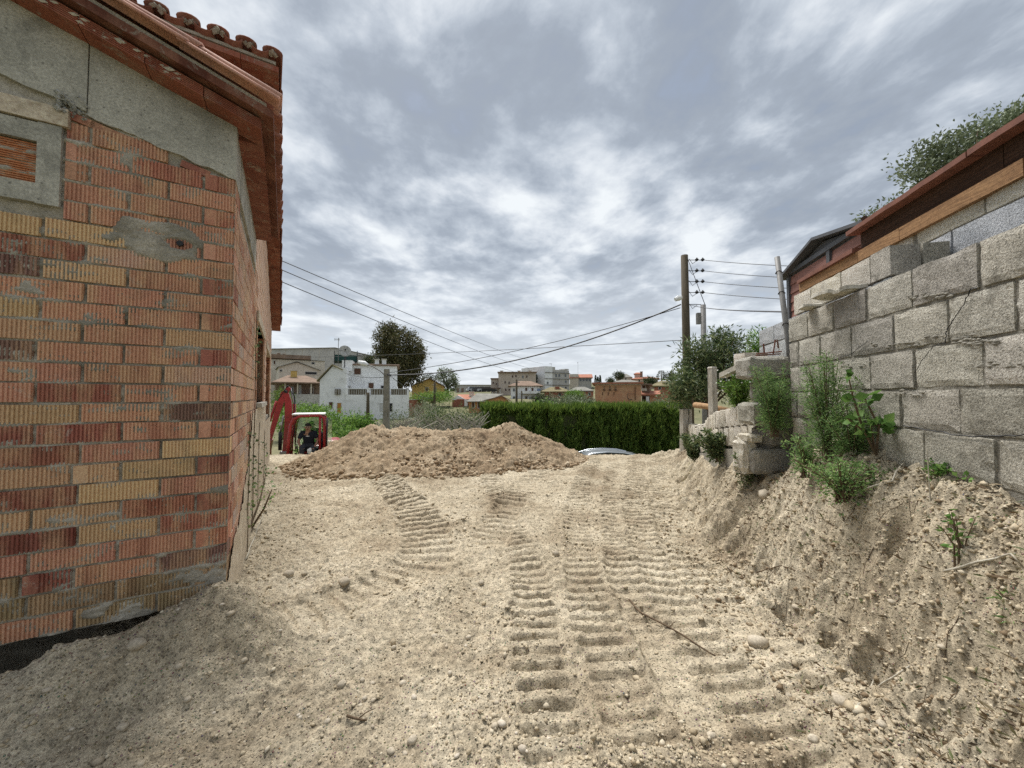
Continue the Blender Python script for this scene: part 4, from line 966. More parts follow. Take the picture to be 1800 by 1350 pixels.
# loose slabs on the wall top
for (px0, px1, X_, z_, tilt, lb) in ((1440, 1500, 1.68, 2.135, 0.10, 'broad thin stone slab jutting over the end of the grey wall'), (1475, 1525, 1.70, 2.118, -0.08, 'thick chipped slab under the jutting slab on the grey wall top'),
                                  (1416, 1446, 1.70, 2.112, 0.05, 'small flat slab alone near the far end of the grey wall top')):
    ta, tb = t_of(px1, 1.70), t_of(px0, 1.70); e_ = empty('tmp', (0, 0, 0)); bpy.data.objects.remove(e_)
    o = block_obj(None, -0.055, 0.10, -(tb - ta) * .26, (tb - ta) * .26, -0.018, 0.018, M['slab'], 0.012, 0.01, 4, sd_, 1.0, 'stone_slab'); sd_ += 1
    c_ = Matrix.Rotation(WROT, 4, 'Z') @ Vector((X_ - 1.70, (ta + tb) / 2, 0)) + Vector((1.70, 0, 0)); o.location = (c_.x, c_.y, z_ + 0.01); o.rotation_euler = (tilt * 0.3, tilt, WROT + tilt); tag(o, lb, 'slab')

# upper wall set back behind it, timber wall plate and tiled roof edge
UX = 2.235; uo = (UX - 1.70) * CW
uwall = tag(empty('garden_wall', (1.70, 0, 0), WROT), 'pale block building wall above the grey wall, split grey blocks below', 'wall')
def course(parent, z0, z1, y0, y1, Lb, mat, off, phase=0.0, x_in=0.19):
    global sd_
    y_ = y0 - phase
    while y_ < y1 - 0.02:
        a, b = max(y_, y0), min(y_ + Lb, y1); sd_ += 1
        if b - a > 0.05: block_obj(parent, off + random.uniform(-.003, .003), off + x_in, a + 0.003, b - 0.003, z0 + 0.003, z1 - 0.003, mat, 0.003, 0.005, 3, sd_, random.uniform(0.92, 1.06))
        y_ += Lb
core = MB(); core.box(uo + 0.015, uo + 0.17, 1.0, 5.60, 1.0, 2.28); core.box(uo + 0.02, uo + 0.17, 1.0, 4.45, 2.27, 2.59); core.build('mortar_core', M['joint'], uwall)
course(uwall, 2.235, 2.455, 1.0, 2.90, 0.47, M['block_split'], uo - 0.012, 0.30); course(uwall, 2.10, 2.325, 2.905, 5.62, 0.47, M['block_split'], uo - 0.01, 0.1)
course(uwall, 2.102, 2.232, 1.0, 2.90, 0.47, M['block_split'], uo - 0.01, 0.1); course(uwall, 2.458, 2.60, 1.0, 2.90, 0.50, M['block_light'], uo + 0.004, 0.12); course(uwall, 2.328, 2.60, 2.905, 4.46, 0.50, M['block_light'], uo + 0.004, 0.12)
course(uwall, 1.88, 2.10, 1.0, 5.62, 0.47, M['block_split'], uo - 0.008, 0.2)
course(uwall, 1.66, 1.88, 3.4, 5.62, 0.47, M['block_split'], uo - 0.008, 0.0)
# pier standing forward of the wall
po = (1.88 - 1.70) * CW
block_obj(uwall, po, po + 0.172, 2.565, 2.76, 2.185, 2.385, M['block'], 0.002, 0.004, 3, 501, 1.05); block_obj(uwall, po + 0.178, uo - 0.02, 2.567, 2.76, 2.185, 2.385, M['block'], 0.002, 0.004, 3, 502, 1.0)
block_obj(uwall, po + 0.004, uo - 0.02, 2.57, 2.76, 1.98, 2.18, M['block_split'], 0.004, 0.005, 3, 503, 0.6)
course(uwall, 2.185, 2.385, 2.765, 3.86, 0.44, M['block_light'], po + 0.002, 0.1); course(uwall, 1.98, 2.182, 2.765, 3.86, 0.44, M['block_split'], po + 0.006, 0.3)
# timber plate
rt = tag(empty('garden_roof', (1.70, 0, 0), WROT), 'low roof edge with dark and tan timber beams and terracotta trim', 'roof')
for a, b in ((1.0, 2.12), (2.13, 2.98), (2.985, 3.45), (3.455, 4.45)):
    mb = MB(); mb.box(-0.08, 0.08, -(b - a) / 2, (b - a) / 2, -0.046, 0.046); o = mb.build('wall_plate', M['wood_tan'], rt, loc=(uo + 0.055, (a + b) / 2, 2.598))
for a, b in ((1.0, 2.3), (2.305, 3.52)):
    mb = MB(); mb.box(-0.06, 0.1, -(b - a) / 2, (b - a) / 2, -0.085, 0.085); mb.build('beam', M['wood_dark'], rt, loc=(uo + 0.10, (a + b) / 2, 2.735))
def trim(a, b, z, name='edge_trim'):
    mb = MB(); n_ = 14; vs, fs = [], []
    for i in range(n_ + 1):
        y_ = a + (b - a) * i / n_; dz = 0.004 * mnoise.noise(Vector((y_ * 4, z, 0))); xo = uo - 0.05 + 0.006 * mnoise.noise(Vector((y_ * 5, 9, 0)))
        vs += [(xo, y_, z + dz), (xo, y_, z + 0.036 + dz), (xo + 0.25, y_, z + 0.036), (xo + 0.25, y_, z)]
    for i in range(n_):
        q = 4 * i
        for k in range(4): fs.append((q + k, q + (k + 1) % 4, q + 4 + (k + 1) % 4, q + 4 + k))
    fs += [(3, 2, 1, 0), tuple(4 * n_ + k for k in range(4))]; mb.add(vs, fs); mb.build(name, M['terracotta'], rt)
trim(1.0, 2.40, 2.824); trim(2.41, 3.56, 2.822); trim(3.48, 4.44, 2.648)
sh = MB(); sh.box(uo + 0.16, uo + 1.4, 1.0, 3.54, 2.80, 2.83); sh.build('roof_sheet', M['terracotta'], rt)
st_ = MB(); st_.tube([(uo + 0.05, 3.40, 2.82), (uo + 0.02, 3.44, 2.93)], 0.022, 6); st_.tube([(uo + 0.06, 3.40, 2.82), (uo + 0.09, 3.36, 2.925)], 0.02, 6); st_.build('timber_stub', M['wood_dark'], rt)

# ------------------------------------------------------------------ red boarded shed behind
SXo = (3.30 - 1.70) * CW
shed = tag(empty('garden_shed', (1.70, 0, 0), WROT), 'red-brown boarded garden shed with dark grey gable trim and roof', 'shed')
ya, yb_ = 5.02, 7.22; ym = (ya + yb_) / 2 + 0.05; zt_, za_ = 3.50, 3.71; z_b = 1.2
bb = MB(); bb.box(SXo + 0.03, SXo + 1.8, ya, yb_, z_b, zt_); bb.prism([(ya, zt_), (yb_, zt_), (ym, za_)], 'x', SXo + 0.03, SXo + 1.8); bb.build('wall', M['shed_grey'], shed)
z = z_b
while z < zt_ - 0.03:
    mb = MB(); z1 = min(z + 0.148, zt_); mb.add([(SXo + 0.022, ya, z1), (SXo + 0.022, yb_, z1), (SXo + 0.003, yb_, z), (SXo + 0.003, ya, z), (SXo + 0.04, ya, z1), (SXo + 0.04, yb_, z1), (SXo + 0.04, yb_, z), (SXo + 0.04, ya, z)],
           [(0, 1, 2, 3), (7, 6, 5, 4), (0, 4, 5, 1), (3, 2, 6, 7), (1, 5, 6, 2), (0, 3, 7, 4)]); mb.build('board', M['shed_red'], shed); z += 0.152
for y_ in (ya + 0.05, ya + 0.95, yb_ - 0.03): mb = MB(); mb.box(SXo - 0.02, SXo + 0.03, y_ - 0.05, y_ + 0.03, z_b, zt_ + 0.0); mb.build('corner_post', M['shed_grey'], shed)
mb = MB(); mb.box(SXo - 0.03, SXo + 0.03, ya - 0.02, yb_ + 0.02, zt_ + 0.002, zt_ + 0.07); mb.build('gable_trim', M['shed_grey'], shed)
for s0, s1 in (((yb_ + 0.10, zt_ - 0.03), (ym, za_ + 0.03)), ((ym, za_ + 0.03), (ya - 0.10, zt_ - 0.03))):
    mb = MB(); mb.prism([(s0[0], s0[1]), (s1[0], s1[1]), (s1[0], s1[1] + 0.045), (s0[0], s0[1] + 0.045)], 'x', SXo - 0.12, SXo + 1.9); mb.build('roof_panel', M['shed_grey'], shed)

# ------------------------------------------------------------------ stacked blocks at the end of the grey wall, low lime-washed wall
pier = tag(empty('block_pier', (2.55, 3.62, 0.6)), 'ragged stack of rough concrete blocks ending the grey wall', 'pier')
def pb(px0, px1, py0, py1, y_, dep, mat, sh_, rot=0.0, amp=0.008, bev=0.014):
    global sd_; sd_ += 1; a = P(px0, py1, y_) - Vector((2.55, 3.62, 0.6)); b = P(px1, py0, y_) - Vector((2.55, 3.62, 0.6))
    o = block_obj(pier, a.x, b.x, a.y, a.y + dep, a.z, b.z, mat, amp, bev, 5, sd_, sh_); o.rotation_euler = (0, 0, rot); return o
pb(1328, 1392, 790, 836, 3.52, 0.26, M['block'], 0.85, -0.08); pb(1346, 1395, 749, 789, 3.55, 0.24, M['block'], 0.75, 0.10, 0.016, 0.03); pb(1327, 1388, 708, 748, 3.50, 0.30, M['block'], 0.85, -0.05, 0.008, 0.012)
pb(1340, 1392, 666, 707, 3.58, 0.22, M['block'], 0.6, 0.05, 0.014, 0.02); pb(1320, 1392, 625, 665, 3.52, 0.28, M['block'], 0.9, -0.04, 0.010, 0.014)
pb(1308, 1330, 770, 835, 3.60, 0.2, M['block_white'], 1.1, 0.1, 0.016, 0.02); pb(1316, 1345, 764, 778, 3.56, 0.2, M['block_white'], 1.1, 0.05, 0.012, 0.015)
mb = MB(); mb.box(-0.16, 0.2, 0.02, 0.2, -0.05, 1.0); mb.build('mortar_core', M['joint'], pier)
# rusty reinforcement hoops
rb = tag(empty('rebar', P(1360, 618, 3.6)), 'rusty bent reinforcement bars poking up behind the block pier', 'rebar'); o0 = P(1360, 618, 3.6)
for pts in ([(1344, 622), (1342, 604)], [(1359, 622), (1363, 597), (1366, 597), (1368, 612)], [(1330, 622), (1374, 618)], [(1328, 625), (1372, 622)]):
    mb = MB(); mb.tube([P(a, b, 3.62) - o0 for a, b in pts], 0.006, 6); mb.build('bar', M['rust'], rb)
# low wall
LWP = [(2.36, 3.70), (2.64, 5.0), (3.34, 7.0), (3.78, 8.3)]
low = tag(empty('low_wall', (2.36, 3.70, 0.4)), 'low lime-washed wall of narrow upright blocks along the lane edge', 'wall')
s_tot = [0]; 
for a, b in zip(LWP[:-1], LWP[1:]): s_tot.append(s_tot[-1] + math.hypot(b[0] - a[0], b[1] - a[1]))
def lw(s): 
    for i in range(len(LWP) - 1):
        if s <= s_tot[i + 1] or i == len(LWP) - 2:
            t = (s - s_tot[i]) / (s_tot[i + 1] - s_tot[i]); a, b = LWP[i], LWP[i + 1]
            return Vector((a[0] + (b[0] - a[0]) * t, a[1] + (b[1] - a[1]) * t, 0)), math.atan2(b[1] - a[1], b[0] - a[0])
for crs in range(2):
    s = 0.0 + crs * 0.07
    while s < s_tot[-1] - 0.15:
        p, ang = lw(s + 0.095); top = float(np.interp(s, [0, 1.33, 2.4, 3.4, s_tot[-1]], [1.345, 1.195, 0.98, 0.86, 0.80])) - crs * 0.222
        if s > 1.5: top += random.uniform(-0.05, 0.03)
        sd_ += 1; o = block_obj(low, -0.095, 0.092, -0.09, 0.09, -0.108, 0.108, M['block_white'], 0.005, 0.007, 3, sd_, random.uniform(0.85, 1.1))
        o.location = (p.x - 2.36 + 0.09, p.y - 3.70, top - 0.108 - 0.4); o.rotation_euler = (0, math.atan(-0.115) * 0, ang); s += 0.19
# footing under the low wall
V_, F_ = [], []
for i in range(19):
    s = s_tot[-1] * i / 18; p, ang = lw(s); top = float(np.interp(s, [0, 1.33, 2.4, 3.4, s_tot[-1]], [1.345, 1.195, 0.98, 0.86, 0.80])) - 0.46
    for dx_ in (-0.02, 0.22): V_ += [(p.x + dx_ - 2.36, p.y - 3.7, top - 0.4), (p.x + dx_ - 2.36, p.y - 3.7, -0.75)]
for i in range(18): a = 4 * i; F_ += [(a, a + 4, a + 5, a + 1), (a + 2, a + 3, a + 7, a + 6), (a, a + 2, a + 6, a + 4)]
MB().add(V_, F_).build('footing', M['joint'], low)
# white posts, bars and props on the garden side
def post(name, label, p0, p1, r, mat, n=4, cat='post'):
    o = tag(empty(name, p0), label, cat); d = Vector(p1) - Vector(p0)
    mb = MB(); mb.tube([(0, 0, 0), d * 0.5 + Vector((0.004, 0, 0)), d], [r * 1.02, r, r * 0.96], n); mb.build('shaft', mat, o); c_ = MB(); c_.tube([d - d.normalized() * 0.01, d + d.normalized() * 0.012], [r * 1.08, r * 0.8], n); c_.build('cap', mat, o); return o
p = P(1253, 722, 5.55); post('wooden_post', 'weathered white wooden post rising above the low wall', (p.x, p.y, 0.6), (p.x, p.y, P(1253, 646, 5.55).z), 0.062, M['wood_white'])
for px, lb in ((1202, 'peeling white gate post at the far end of low wall'), (1214, 'thinner peeling white post next to the gate post')):
    p = P(px, 795, 8.3); post('gate_post', lb, (p.x, p.y, gh(p.x, p.y) - 0.1), (p.x + 0.01, p.y, P(px, 720, 8.3).z), 0.085 if px == 1202 else 0.06, M['wood_white'])
p = P(1219, 790, 8.0); post('iron_stake', 'thin rusty upright stake behind the peeling gate posts', (p.x, p.y, 0.1), (p.x, p.y, P(1218, 700, 8.0).z), 0.022, M['wood_pole'], 6, 'stake')
a, b = P(1222, 712, 6.4), P(1282, 722, 5.6); o = tag(empty('peeled_log', a), 'peeled orange-brown log lying along the top of low wall', 'log')
mb = MB(); d_ = b - a; mb.tube([(0, 0, 0), d_ * 0.4 + Vector((0, 0, 0.01)), d_], [0.05, 0.045, 0.04], 8); M['log'] = wood_mat('peeled_log', (0.26, 0.15, 0.075), (0.44, 0.29, 0.16), (8, 8, 8)); mb.build('stem', M['log'], o, True)
cs = tag(link('concrete_slab', None) if False else empty('concrete_slab', P(1295, 655, 4.0)), 'thin concrete slab cantilevered from the pier above the weeds', 'slab'); c0 = P(1295, 655, 4.0)
a, b, c_, d_ = P(1264, 664, 4.6) - c0, P(1298, 648, 4.2) - c0, P(1330, 645, 3.7) - c0, None
mb = MB(); 
for q0, q1 in ((a, b), (b, c_)):
    n_ = Vector((0.12, 0.06, 0)); mb.add([q0, q1, q1 + n_, q0 + n_, q0 + Vector((0, 0, 0.055)), q1 + Vector((0, 0, 0.055)), q1 + n_ + Vector((0, 0, 0.055)), q0 + n_ + Vector((0, 0, 0.055))], [(0, 3, 2, 1), (4, 5, 6, 7), (0, 1, 5, 4), (1, 2, 6, 5), (2, 3, 7, 6), (3, 0, 4, 7)])
mb.build('slab', M['slab'], cs)
c0 = P(1320, 633, 4.05); bl = tag(empty('loose_block', c0), 'single pale block resting on the slab beside the pier', 'block'); block_obj(bl, -0.13, 0.12, -0.1, 0.1, -0.075, 0.075, M['block_light'], 0.004, 0.006, 3, 777, 1.0)
# leaning steel pipe with tie wires
p0 = P(1386, 604, 3.85); p1 = P(1366, 452, 3.95); pp = tag(empty('steel_pipe', (p0.x + 0.03, p0.y, 1.5)), 'leaning grey steel pipe carrying wires behind the block wall', 'pipe'); b0 = Vector((p0.x + 0.03, p0.y, 1.5))
mb = MB(); mb.tube([(0, 0, -0.1), p0 - b0, p1 - b0], [0.027, 0.026, 0.025], 10); mb.build('tube', M['galv'], pp, True)
for f in (0.18, 0.42, 0.78):
    c_ = p0.lerp(p1, 1 - f) - b0; mb = MB(); mb.tube([c_ + Vector((0.030 * math.cos(a), 0.030 * math.sin(a), 0.01 * math.sin(a * 2))) for a in np.linspace(0, 6.5, 12)], 0.005, 4); mb.build('tie_wire', M['cable'], pp)

# ------------------------------------------------------------------ poles, wires
def cable(label, a, b, sag, r=0.010, n=18, group=None, name='power_cable'):
    a, b = Vector(a), Vector(b); mb = MB(); o = tag(empty(name, a), label, 'cable', group)
    mb.tube([a.lerp(b, i / n) - a - Vector((0, 0, sag * 4 * (i / n) * (1 - i / n))) for i in range(n + 1)], r, 4); mb.build('wire', M['cable'], o); return o
top = P(1203, 449, 13.0); wp = tag(empty('utility_pole', (top.x + 0.06, 13.0, -2.2)), 'tall brown wooden utility pole with black insulators behind the oleander', 'utility pole'); wb = Vector((top.x + 0.06, 13.0, -2.2))
mb = MB(); mb.tube([(0, 0, -0.4), (top - wb) * 0.5, top - wb], [0.15, 0.135, 0.115], 10); mb.build('shaft', M['wood_pole'], wp, True)
ins = []
for py_ in (457, 476, 495, 514, 535):
    q = P(1203, py_, 13.0); mb = MB(); mb.tube([(q.x - wb.x, 0, q.z - wb.z), (q.x - wb.x + 0.55, -0.05, q.z - wb.z - 0.02)], 0.012, 5); br = mb.build('bracket', M['cable'], wp)
    for dx_ in (0.42, 0.62):
        if py_ == 535: continue
        mb = MB(); c_ = Vector((q.x - wb.x + dx_ - 0.02, -0.05, q.z - wb.z - 0.01)); mb.tube([c_ - Vector((0.05, 0, 0)), c_, c_ + Vector((0.05, 0, 0))], [0.03, 0.06, 0.03], 8); mb.tube([c_, c_ + Vector((0, 0, 0.07))], [0.035, 0.02], 6); mb.build('insulator', M['black'], br)
    mb = MB(); mb.tube([(q.x - wb.x + 0.1, -0.12, q.z - wb.z), (q.x - wb.x + 0.22, -0.12, q.z - wb.z - 0.17), (q.x - wb.x + 0.42, -0.06, q.z - wb.z - 0.02)], 0.010, 4); mb.build('jumper_wire', M['cable'], wp)
    ins.append(q + Vector((0.65 if py_ != 535 else 0.12, -0.05, -0.02)))
mb = MB(); c_ = P(1193, 524, 12.9) - wb; mb.tube([c_ - Vector((0.12, 0, 0.05)), c_, c_ + Vector((0.1, 0, 0.03))], [0.07, 0.10, 0.06], 8); mb.build('splice_box', M['white_paint'], wp)
mb = MB(); mb.tube([P(1209, 455, 12.9) - wb, P(1222, 490, 12.85) - wb, P(1239, 535, 12.6) - wb], 0.012, 4); mb.build('down_lead', M['cable'], wp)
for i, (q, py_) in enumerate(zip(ins, (463, 485, 503, 523, 548))):
    e_ = P(1373, py_, 4.5 if i == 4 else 9.0); e2 = e_ if i == 4 else P(1520, py_ + 8, 8.0)
    if i == 4: e2 = P(1374, 548, 3.93)
    cable(('topmost', 'second highest', 'third highest', 'fourth')[i] + ' of the taut wires from the wooden pole insulators towards the shed' if i < 4 else 'low wire from the wooden pole tied to the leaning steel pipe', q, e2, 0.05, 0.009 if i < 4 else 0.008, group='wires from the wooden pole' if i < 4 else None)
g_top = P(1236, 536, 12.4); gp = tag(empty('steel_mast', (g_top.x, 12.4, -1.9)), 'shorter grey mast with meter box beside the wooden pole', 'mast'); gb = Vector((g_top.x, 12.4, -1.9))
mb = MB(); mb.tube([(0, 0, -0.3), g_top - gb], [0.09, 0.08], 10); mb.build('shaft', M['galv'], gp, True)
mb = MB(); c_ = P(1228, 560, 12.35) - gb; mb.box(c_.x - 0.06, c_.x + 0.06, c_.y - 0.06, c_.y + 0.06, c_.z - 0.18, c_.z + 0.18); mb.build('meter_box', M['galv'], gp)
# concrete lamp pole
lp_top = P(680, 649, 17.0); lb_ = Vector((lp_top.x, 17.0, -2.62)); lpo = tag(empty('lamp_pole', lb_), 'square concrete pole with a curved street lamp arm behind the soil heap', 'lamp pole')
M['conc_pole'] = rough_mat('pole_concrete', (0.16, 0.145, 0.11), (0.32, 0.30, 0.25), 3, 40, 0.6, 0.01)
mb = MB(); hh = lp_top.z - lb_.z
mb.add([(-.15, -.12, 0), (.15, -.12, 0), (.15, .12, 0), (-.15, .12, 0), (-.10, -.09, hh), (.10, -.09, hh), (.10, .09, hh), (-.10, .09, hh)], [(0, 3, 2, 1), (4, 5, 6, 7), (0, 1, 5, 4), (1, 2, 6, 5), (2, 3, 7, 6), (3, 0, 4, 7)]); mb.build('shaft', M['conc_pole'], lpo)
for i in range(8): mb = MB(); z_ = 0.8 + i * 0.55; mb.box(-0.05, 0.05, -0.122 + 0.0045 * z_, -0.10, z_, z_ + 0.3); mb.build('recess', M['joint'], lpo)
arm = [P(679, 662, 16.9), P(668, 652, 16.9), P(655, 644, 16.9), P(645, 641, 16.9)]
mb = MB(); mb.tube([q - lb_ for q in arm], 0.025, 6); am = mb.build('lamp_arm', M['galv'], lpo, True)
mb = MB(); mb.tube([P(647, 642, 16.9) - lb_, P(640, 639, 16.9) - lb_, P(630, 636, 16.9) - lb_], [0.06, 0.12, 0.07], 8); mb.build('lamp_head', M['white_paint'], am, True)
mb = MB(); mb.tube([P(681, 658, 16.85) - lb_, P(687, 660, 16.8) - lb_], 0.04, 6); mb.build('clamp', M['black'], lpo)
cl = P(684, 659, 16.85)
cable('thick black bundled cable sagging from wooden pole to the lamp pole', P(1197, 535, 12.95), cl, 0.62, 0.026, 30)
cable('second black cable running above the thick one to the lamp pole', P(1196, 541, 12.95), P(684, 655, 16.85), 0.25, 0.013, 30)
cable('thin telephone wire stretched level between wooden pole and lamp pole', P(1198, 598, 12.95), P(500, 628, 40), 0.15, 0.012, 20)
# far timber pole that the three lane wires run to, and the hidden pole they come from
def simple_pole(label, px, ptop, pbase_z, y_, r, mat='wood_pole', arms=0):
    t_ = P(px, ptop, y_); o = tag(empty('utility_pole', (t_.x, y_, pbase_z)), label, 'utility pole'); h = t_.z - pbase_z
    mb = MB(); mb.tube([(0, 0, -0.3), (0, 0, h * 0.5), (0, 0, h)], [r * 1.2, r, r * 0.85], 8); mb.build('shaft', M[mat], o, True)
    mb = MB(); mb.tube([(-0.35, -0.1, h - 0.35), (0.35, -0.1, h - 0.35)], 0.03, 5); mb.build('crossarm', M['cable'], o); return o, t_
_, fp_top = simple_pole('far slim wooden pole in front of the white balconied house', 908, 667, -1.9, 42, 0.13)
hp = Vector((-8.3, 9.6, 0)); o = tag(empty('utility_pole', (hp.x, hp.y, -0.4)), 'wooden pole rising behind the brick house', 'utility pole'); mb = MB(); mb.tube([(0, 0, -0.3), (0, 0, 2.6), (0, 0, 5.4)], [0.13, 0.12, 0.1], 8); mb.build('shaft', M['wood_pole'], o, True)
for i, (ya_, yb2) in enumerate(((452, 640), (468, 650), (489, 660))):
    a = P(490, ya_, 10.2); far = P(955 - 12 * i, yb2, 60 - 5 * i); d_ = (a - far); a2 = a + d_ * 0.05
    cable(('highest', 'middle', 'lowest')[i] + ' of three overhead wires slanting from behind the brick house', a2, far, 0.35, 0.012, 24, group='overhead wires over the soil heap')
for a, b, lb in ((P(600, 652, 44), P(690, 662, 17), 'service wire from the white house to the lamp pole'), (P(690, 664, 17), P(760, 700, 40), 'service wire dropping from lamp pole towards yellow house')):
    cable(lb, a, b, 0.3, 0.016)
simple_pole('mid-distance timber pole beside the yellow house', 764, 672, -1.0, 50, 0.16); simple_pole('grey post standing beside the white house door', 647, 690, -1.6, 43, 0.18, 'wood_pole')
simple_pole('thin dark pole at the edge of the orange brick houses', 917, 687, -1.5, 44, 0.09)

# ------------------------------------------------------------------ vegetation close to the lane
def el(px, py, y_, rpx, rpy, ry=None):
    c_ = P(px, py, y_); rx = rpx / FPX * y_; rz = rpy / FPX * y_; return (c_.x, c_.y, c_.z, rx, ry if ry else rx, rz)
def bush(name, label, cat, base, ells, ncl, per, cs_, leaf, mat, tr=0.02, **k): return tree(name, label, cat, base, tr, ells, ncl, per, cs_, leaf, mat, trunk_name='stem', crown_name='foliage', **k)
oc = P(1245, 690, 8.6)
bush('oleander', 'large pointed-leaf oleander bush behind the low wall', 'bush', (oc.x, 8.6, 0.2), [el(1245, 655, 8.6, 55, 48), el(1210, 680, 8.4, 34, 32), el(1275, 615, 8.7, 38, 38), el(1290, 660, 8.8, 30, 40), el(1225, 630, 8.6, 30, 40), el(1190, 690, 8.3, 22, 20), el(1265, 590, 8.7, 16, 18)], 640, 13, 0.08, (0.13, 0.028), 'leaf_oleander', tr=0.05, shell=0.25)
tp_ = P(1338, 610, 9.5); bush('oleander', 'bright upright shrub tip showing above the far grey wall', 'bush', (tp_.x, 9.5, 0.5), [el(1338, 603, 9.5, 18, 26), el(1325, 630, 9.5, 22, 20)], 80, 12, 0.07, (0.14, 0.028), 'leaf_bright', tr=0.03, shell=0.2)
# trees behind the upper roof
q = P(1720, 300, 7.5); tree('evergreen_oak', 'grey-green oak crown rising behind the timber roof edge', 'tree', (q.x, 7.5, 1.0), 0.10, [el(1650, 285, 7.5, 55, 45), el(1730, 255, 7.5, 60, 45), el(1790, 225, 7.5, 55, 40), el(1680, 320, 7.5, 50, 40), el(1850, 215, 7.5, 70, 60)], 800, 16, 0.10, (0.08, 0.042), 'leaf_olive', shell=0.2)
q = P(1545, 390, 6.6); bush('olive_shrub', 'thin olive sprig poking over the terracotta roof trim', 'shrub', (q.x, 6.6, 1.6), [el(1535, 385, 6.6, 26, 14), el(1568, 365, 6.6, 16, 16)], 40, 10, 0.06, (0.07, 0.03), 'leaf_olive', shell=0.2)
# weeds on the bank against the grey wall
def weed(name, label, px, py0, py1, y_, wpx, n, leaf, mat, cat='weed', nst=7, stem='twig', dx_=-0.12, lean=0.0, stem_r=0.004, spread=0.24):
    b = P(px, py0, y_); b.x += 0; t_ = P(px, py1, y_); h = t_.z - b.z; w = wpx / FPX * y_
    o = tag(empty(name, b), label, cat); st = MB(); pv, dv2 = [], []
    for i in range(nst):
        tx = random.gauss(0, 0.42) * w + lean * w; ty = random.gauss(0, 0.35) * w; hh_ = h * random.uniform(0.55, 1.0)
        pts = [Vector((random.uniform(-.03, .03), random.uniform(-.02, .02), -0.04)), Vector((tx * 0.35, ty * 0.35, hh_ * 0.45)), Vector((tx, ty, hh_))]
        st.tube(pts, [stem_r, stem_r * 0.8, stem_r * 0.35], 4)
        for k in range(n // nst):
            t = random.uniform(0.15, 1.0); c_ = pts[0].lerp(pts[1], t * 2) if t < 0.5 else pts[1].lerp(pts[2], t * 2 - 1)
            d = Vector((random.gauss(0, 1), random.gauss(0, 1), random.gauss(0.35, 0.7))); sp = w * spread * (1.2 - t) * random.random()
            pv.append(c_ + d.normalized() * sp); dv2.append(d)
    st.build('stem', M[stem], o); pv = np.array([tuple(q) for q in pv]); dv2 = np.array([tuple(q) for q in dv2])
    link('leaves', leaf_mesh('leaves', pv, dv2, rng.uniform(.6, 1.3, len(pv)) * leaf[0], rng.uniform(.6, 1.3, len(pv)) * leaf[1], M[mat]), o); return o
weed('feathery_weed', 'tall feathery green weed growing against the grey block wall', 1455, 800, 615, 2.62, 66, 6000, (0.030, 0.0052), 'leaf_weed', nst=22, spread=0.5)
weed('feathery_weed', 'spreading feathery weed at the bank top beside the tall one', 1500, 815, 690, 2.45, 62, 4200, (0.028, 0.005), 'leaf_weed', nst=20, spread=0.5)
weed('feathery_weed', 'feathery weed hanging over the rough block pier', 1362, 760, 640, 3.30, 44, 5200, (0.034, 0.006), 'leaf_weed', nst=16, spread=0.5)
# fig sapling with broad leaves
fb = P(1540, 800, 2.30); fg = tag(empty('fig_sapling', fb), 'broad-leaved fig sapling leaning out from the grey wall', 'sapling'); st = MB(); pv, dv2 = [], []
for tips in ([(1540, 800), (1512, 740), (1500, 700), (1492, 665)], [(1540, 800), (1530, 750), (1555, 745), (1575, 752)], [(1540, 800), (1545, 750), (1520, 700)], [(1540, 800), (1520, 760), (1490, 735)]):
    pts = [P(a, b, 2.30 - 0.02 * i) - fb for i, (a, b) in enumerate(tips)]; st.tube(pts, [0.007, 0.006, 0.005, 0.003][:len(pts)], 5)
    for q in pts[1:]:
        for k in range(5): pv.append(q + Vector((random.gauss(0, .02), random.gauss(0, .02), random.gauss(0, .015)))); dv2.append((random.gauss(0, 1), random.gauss(-.3, .8), random.gauss(0.1, .5)))
st.build('stem', M['twig'], fg); link('leaves', leaf_mesh('leaves', np.array([tuple(q) for q in pv]), np.array(dv2), rng.uniform(.05, .085, len(pv)), rng.uniform(.04, .06, len(pv)), M['leaf_fig'], 0.12), fg)
weed('leafy_weed', 'low leafy weed at the foot of the grey wall', 1670, 850, 808, 1.92, 54, 700, (0.022, 0.014), 'leaf_fig', nst=24, spread=0.4)
weed('leafy_weed', 'leafy clump at the bank edge below the fig sapling', 1480, 870, 800, 2.30, 84, 1500, (0.024, 0.011), 'leaf_weed', nst=30, spread=0.45)
weed('leafy_weed', 'leafy clump on the bank below the pier', 1415, 830, 760, 2.75, 46, 900, (0.026, 0.011), 'leaf_weed', nst=20, spread=0.45)
weed('dry_stalk', 'single long pale stalk bending down the bank', 1640, 960, 760, 1.85, 8, 6, (0.02, 0.006), 'leaf_weed', nst=1, stem='dry', lean=-1.5)
weed('leafy_weed', 'sparse sprouting weed low on the bank face', 1690, 985, 900, 1.62, 40, 60, (0.03, 0.014), 'leaf_fig', nst=6)
weed('leafy_weed', 'tuft of green blades half way up the bank edge', 1785, 1085, 1030, 1.40, 30, 60, (0.05, 0.008), 'leaf_weed', nst=8)
weed('bramble', 'brambly bush at the pier foot beside the pale stone', 1315, 885, 790, 3.75, 38, 1600, (0.03, 0.014), 'leaf_oleander', nst=12, cat='bush')
weed('bramble', 'dense bramble bush against the low wall', 1262, 806, 752, 4.7, 50, 2600, (0.045, 0.022), 'leaf_oleander', nst=16, cat='bush')
weed('bramble', 'bramble tangle at the foot of the peeling gate posts', 1222, 806, 765, 6.6, 36, 1500, (0.06, 0.028), 'leaf_oleander', nst=12, cat='bush')
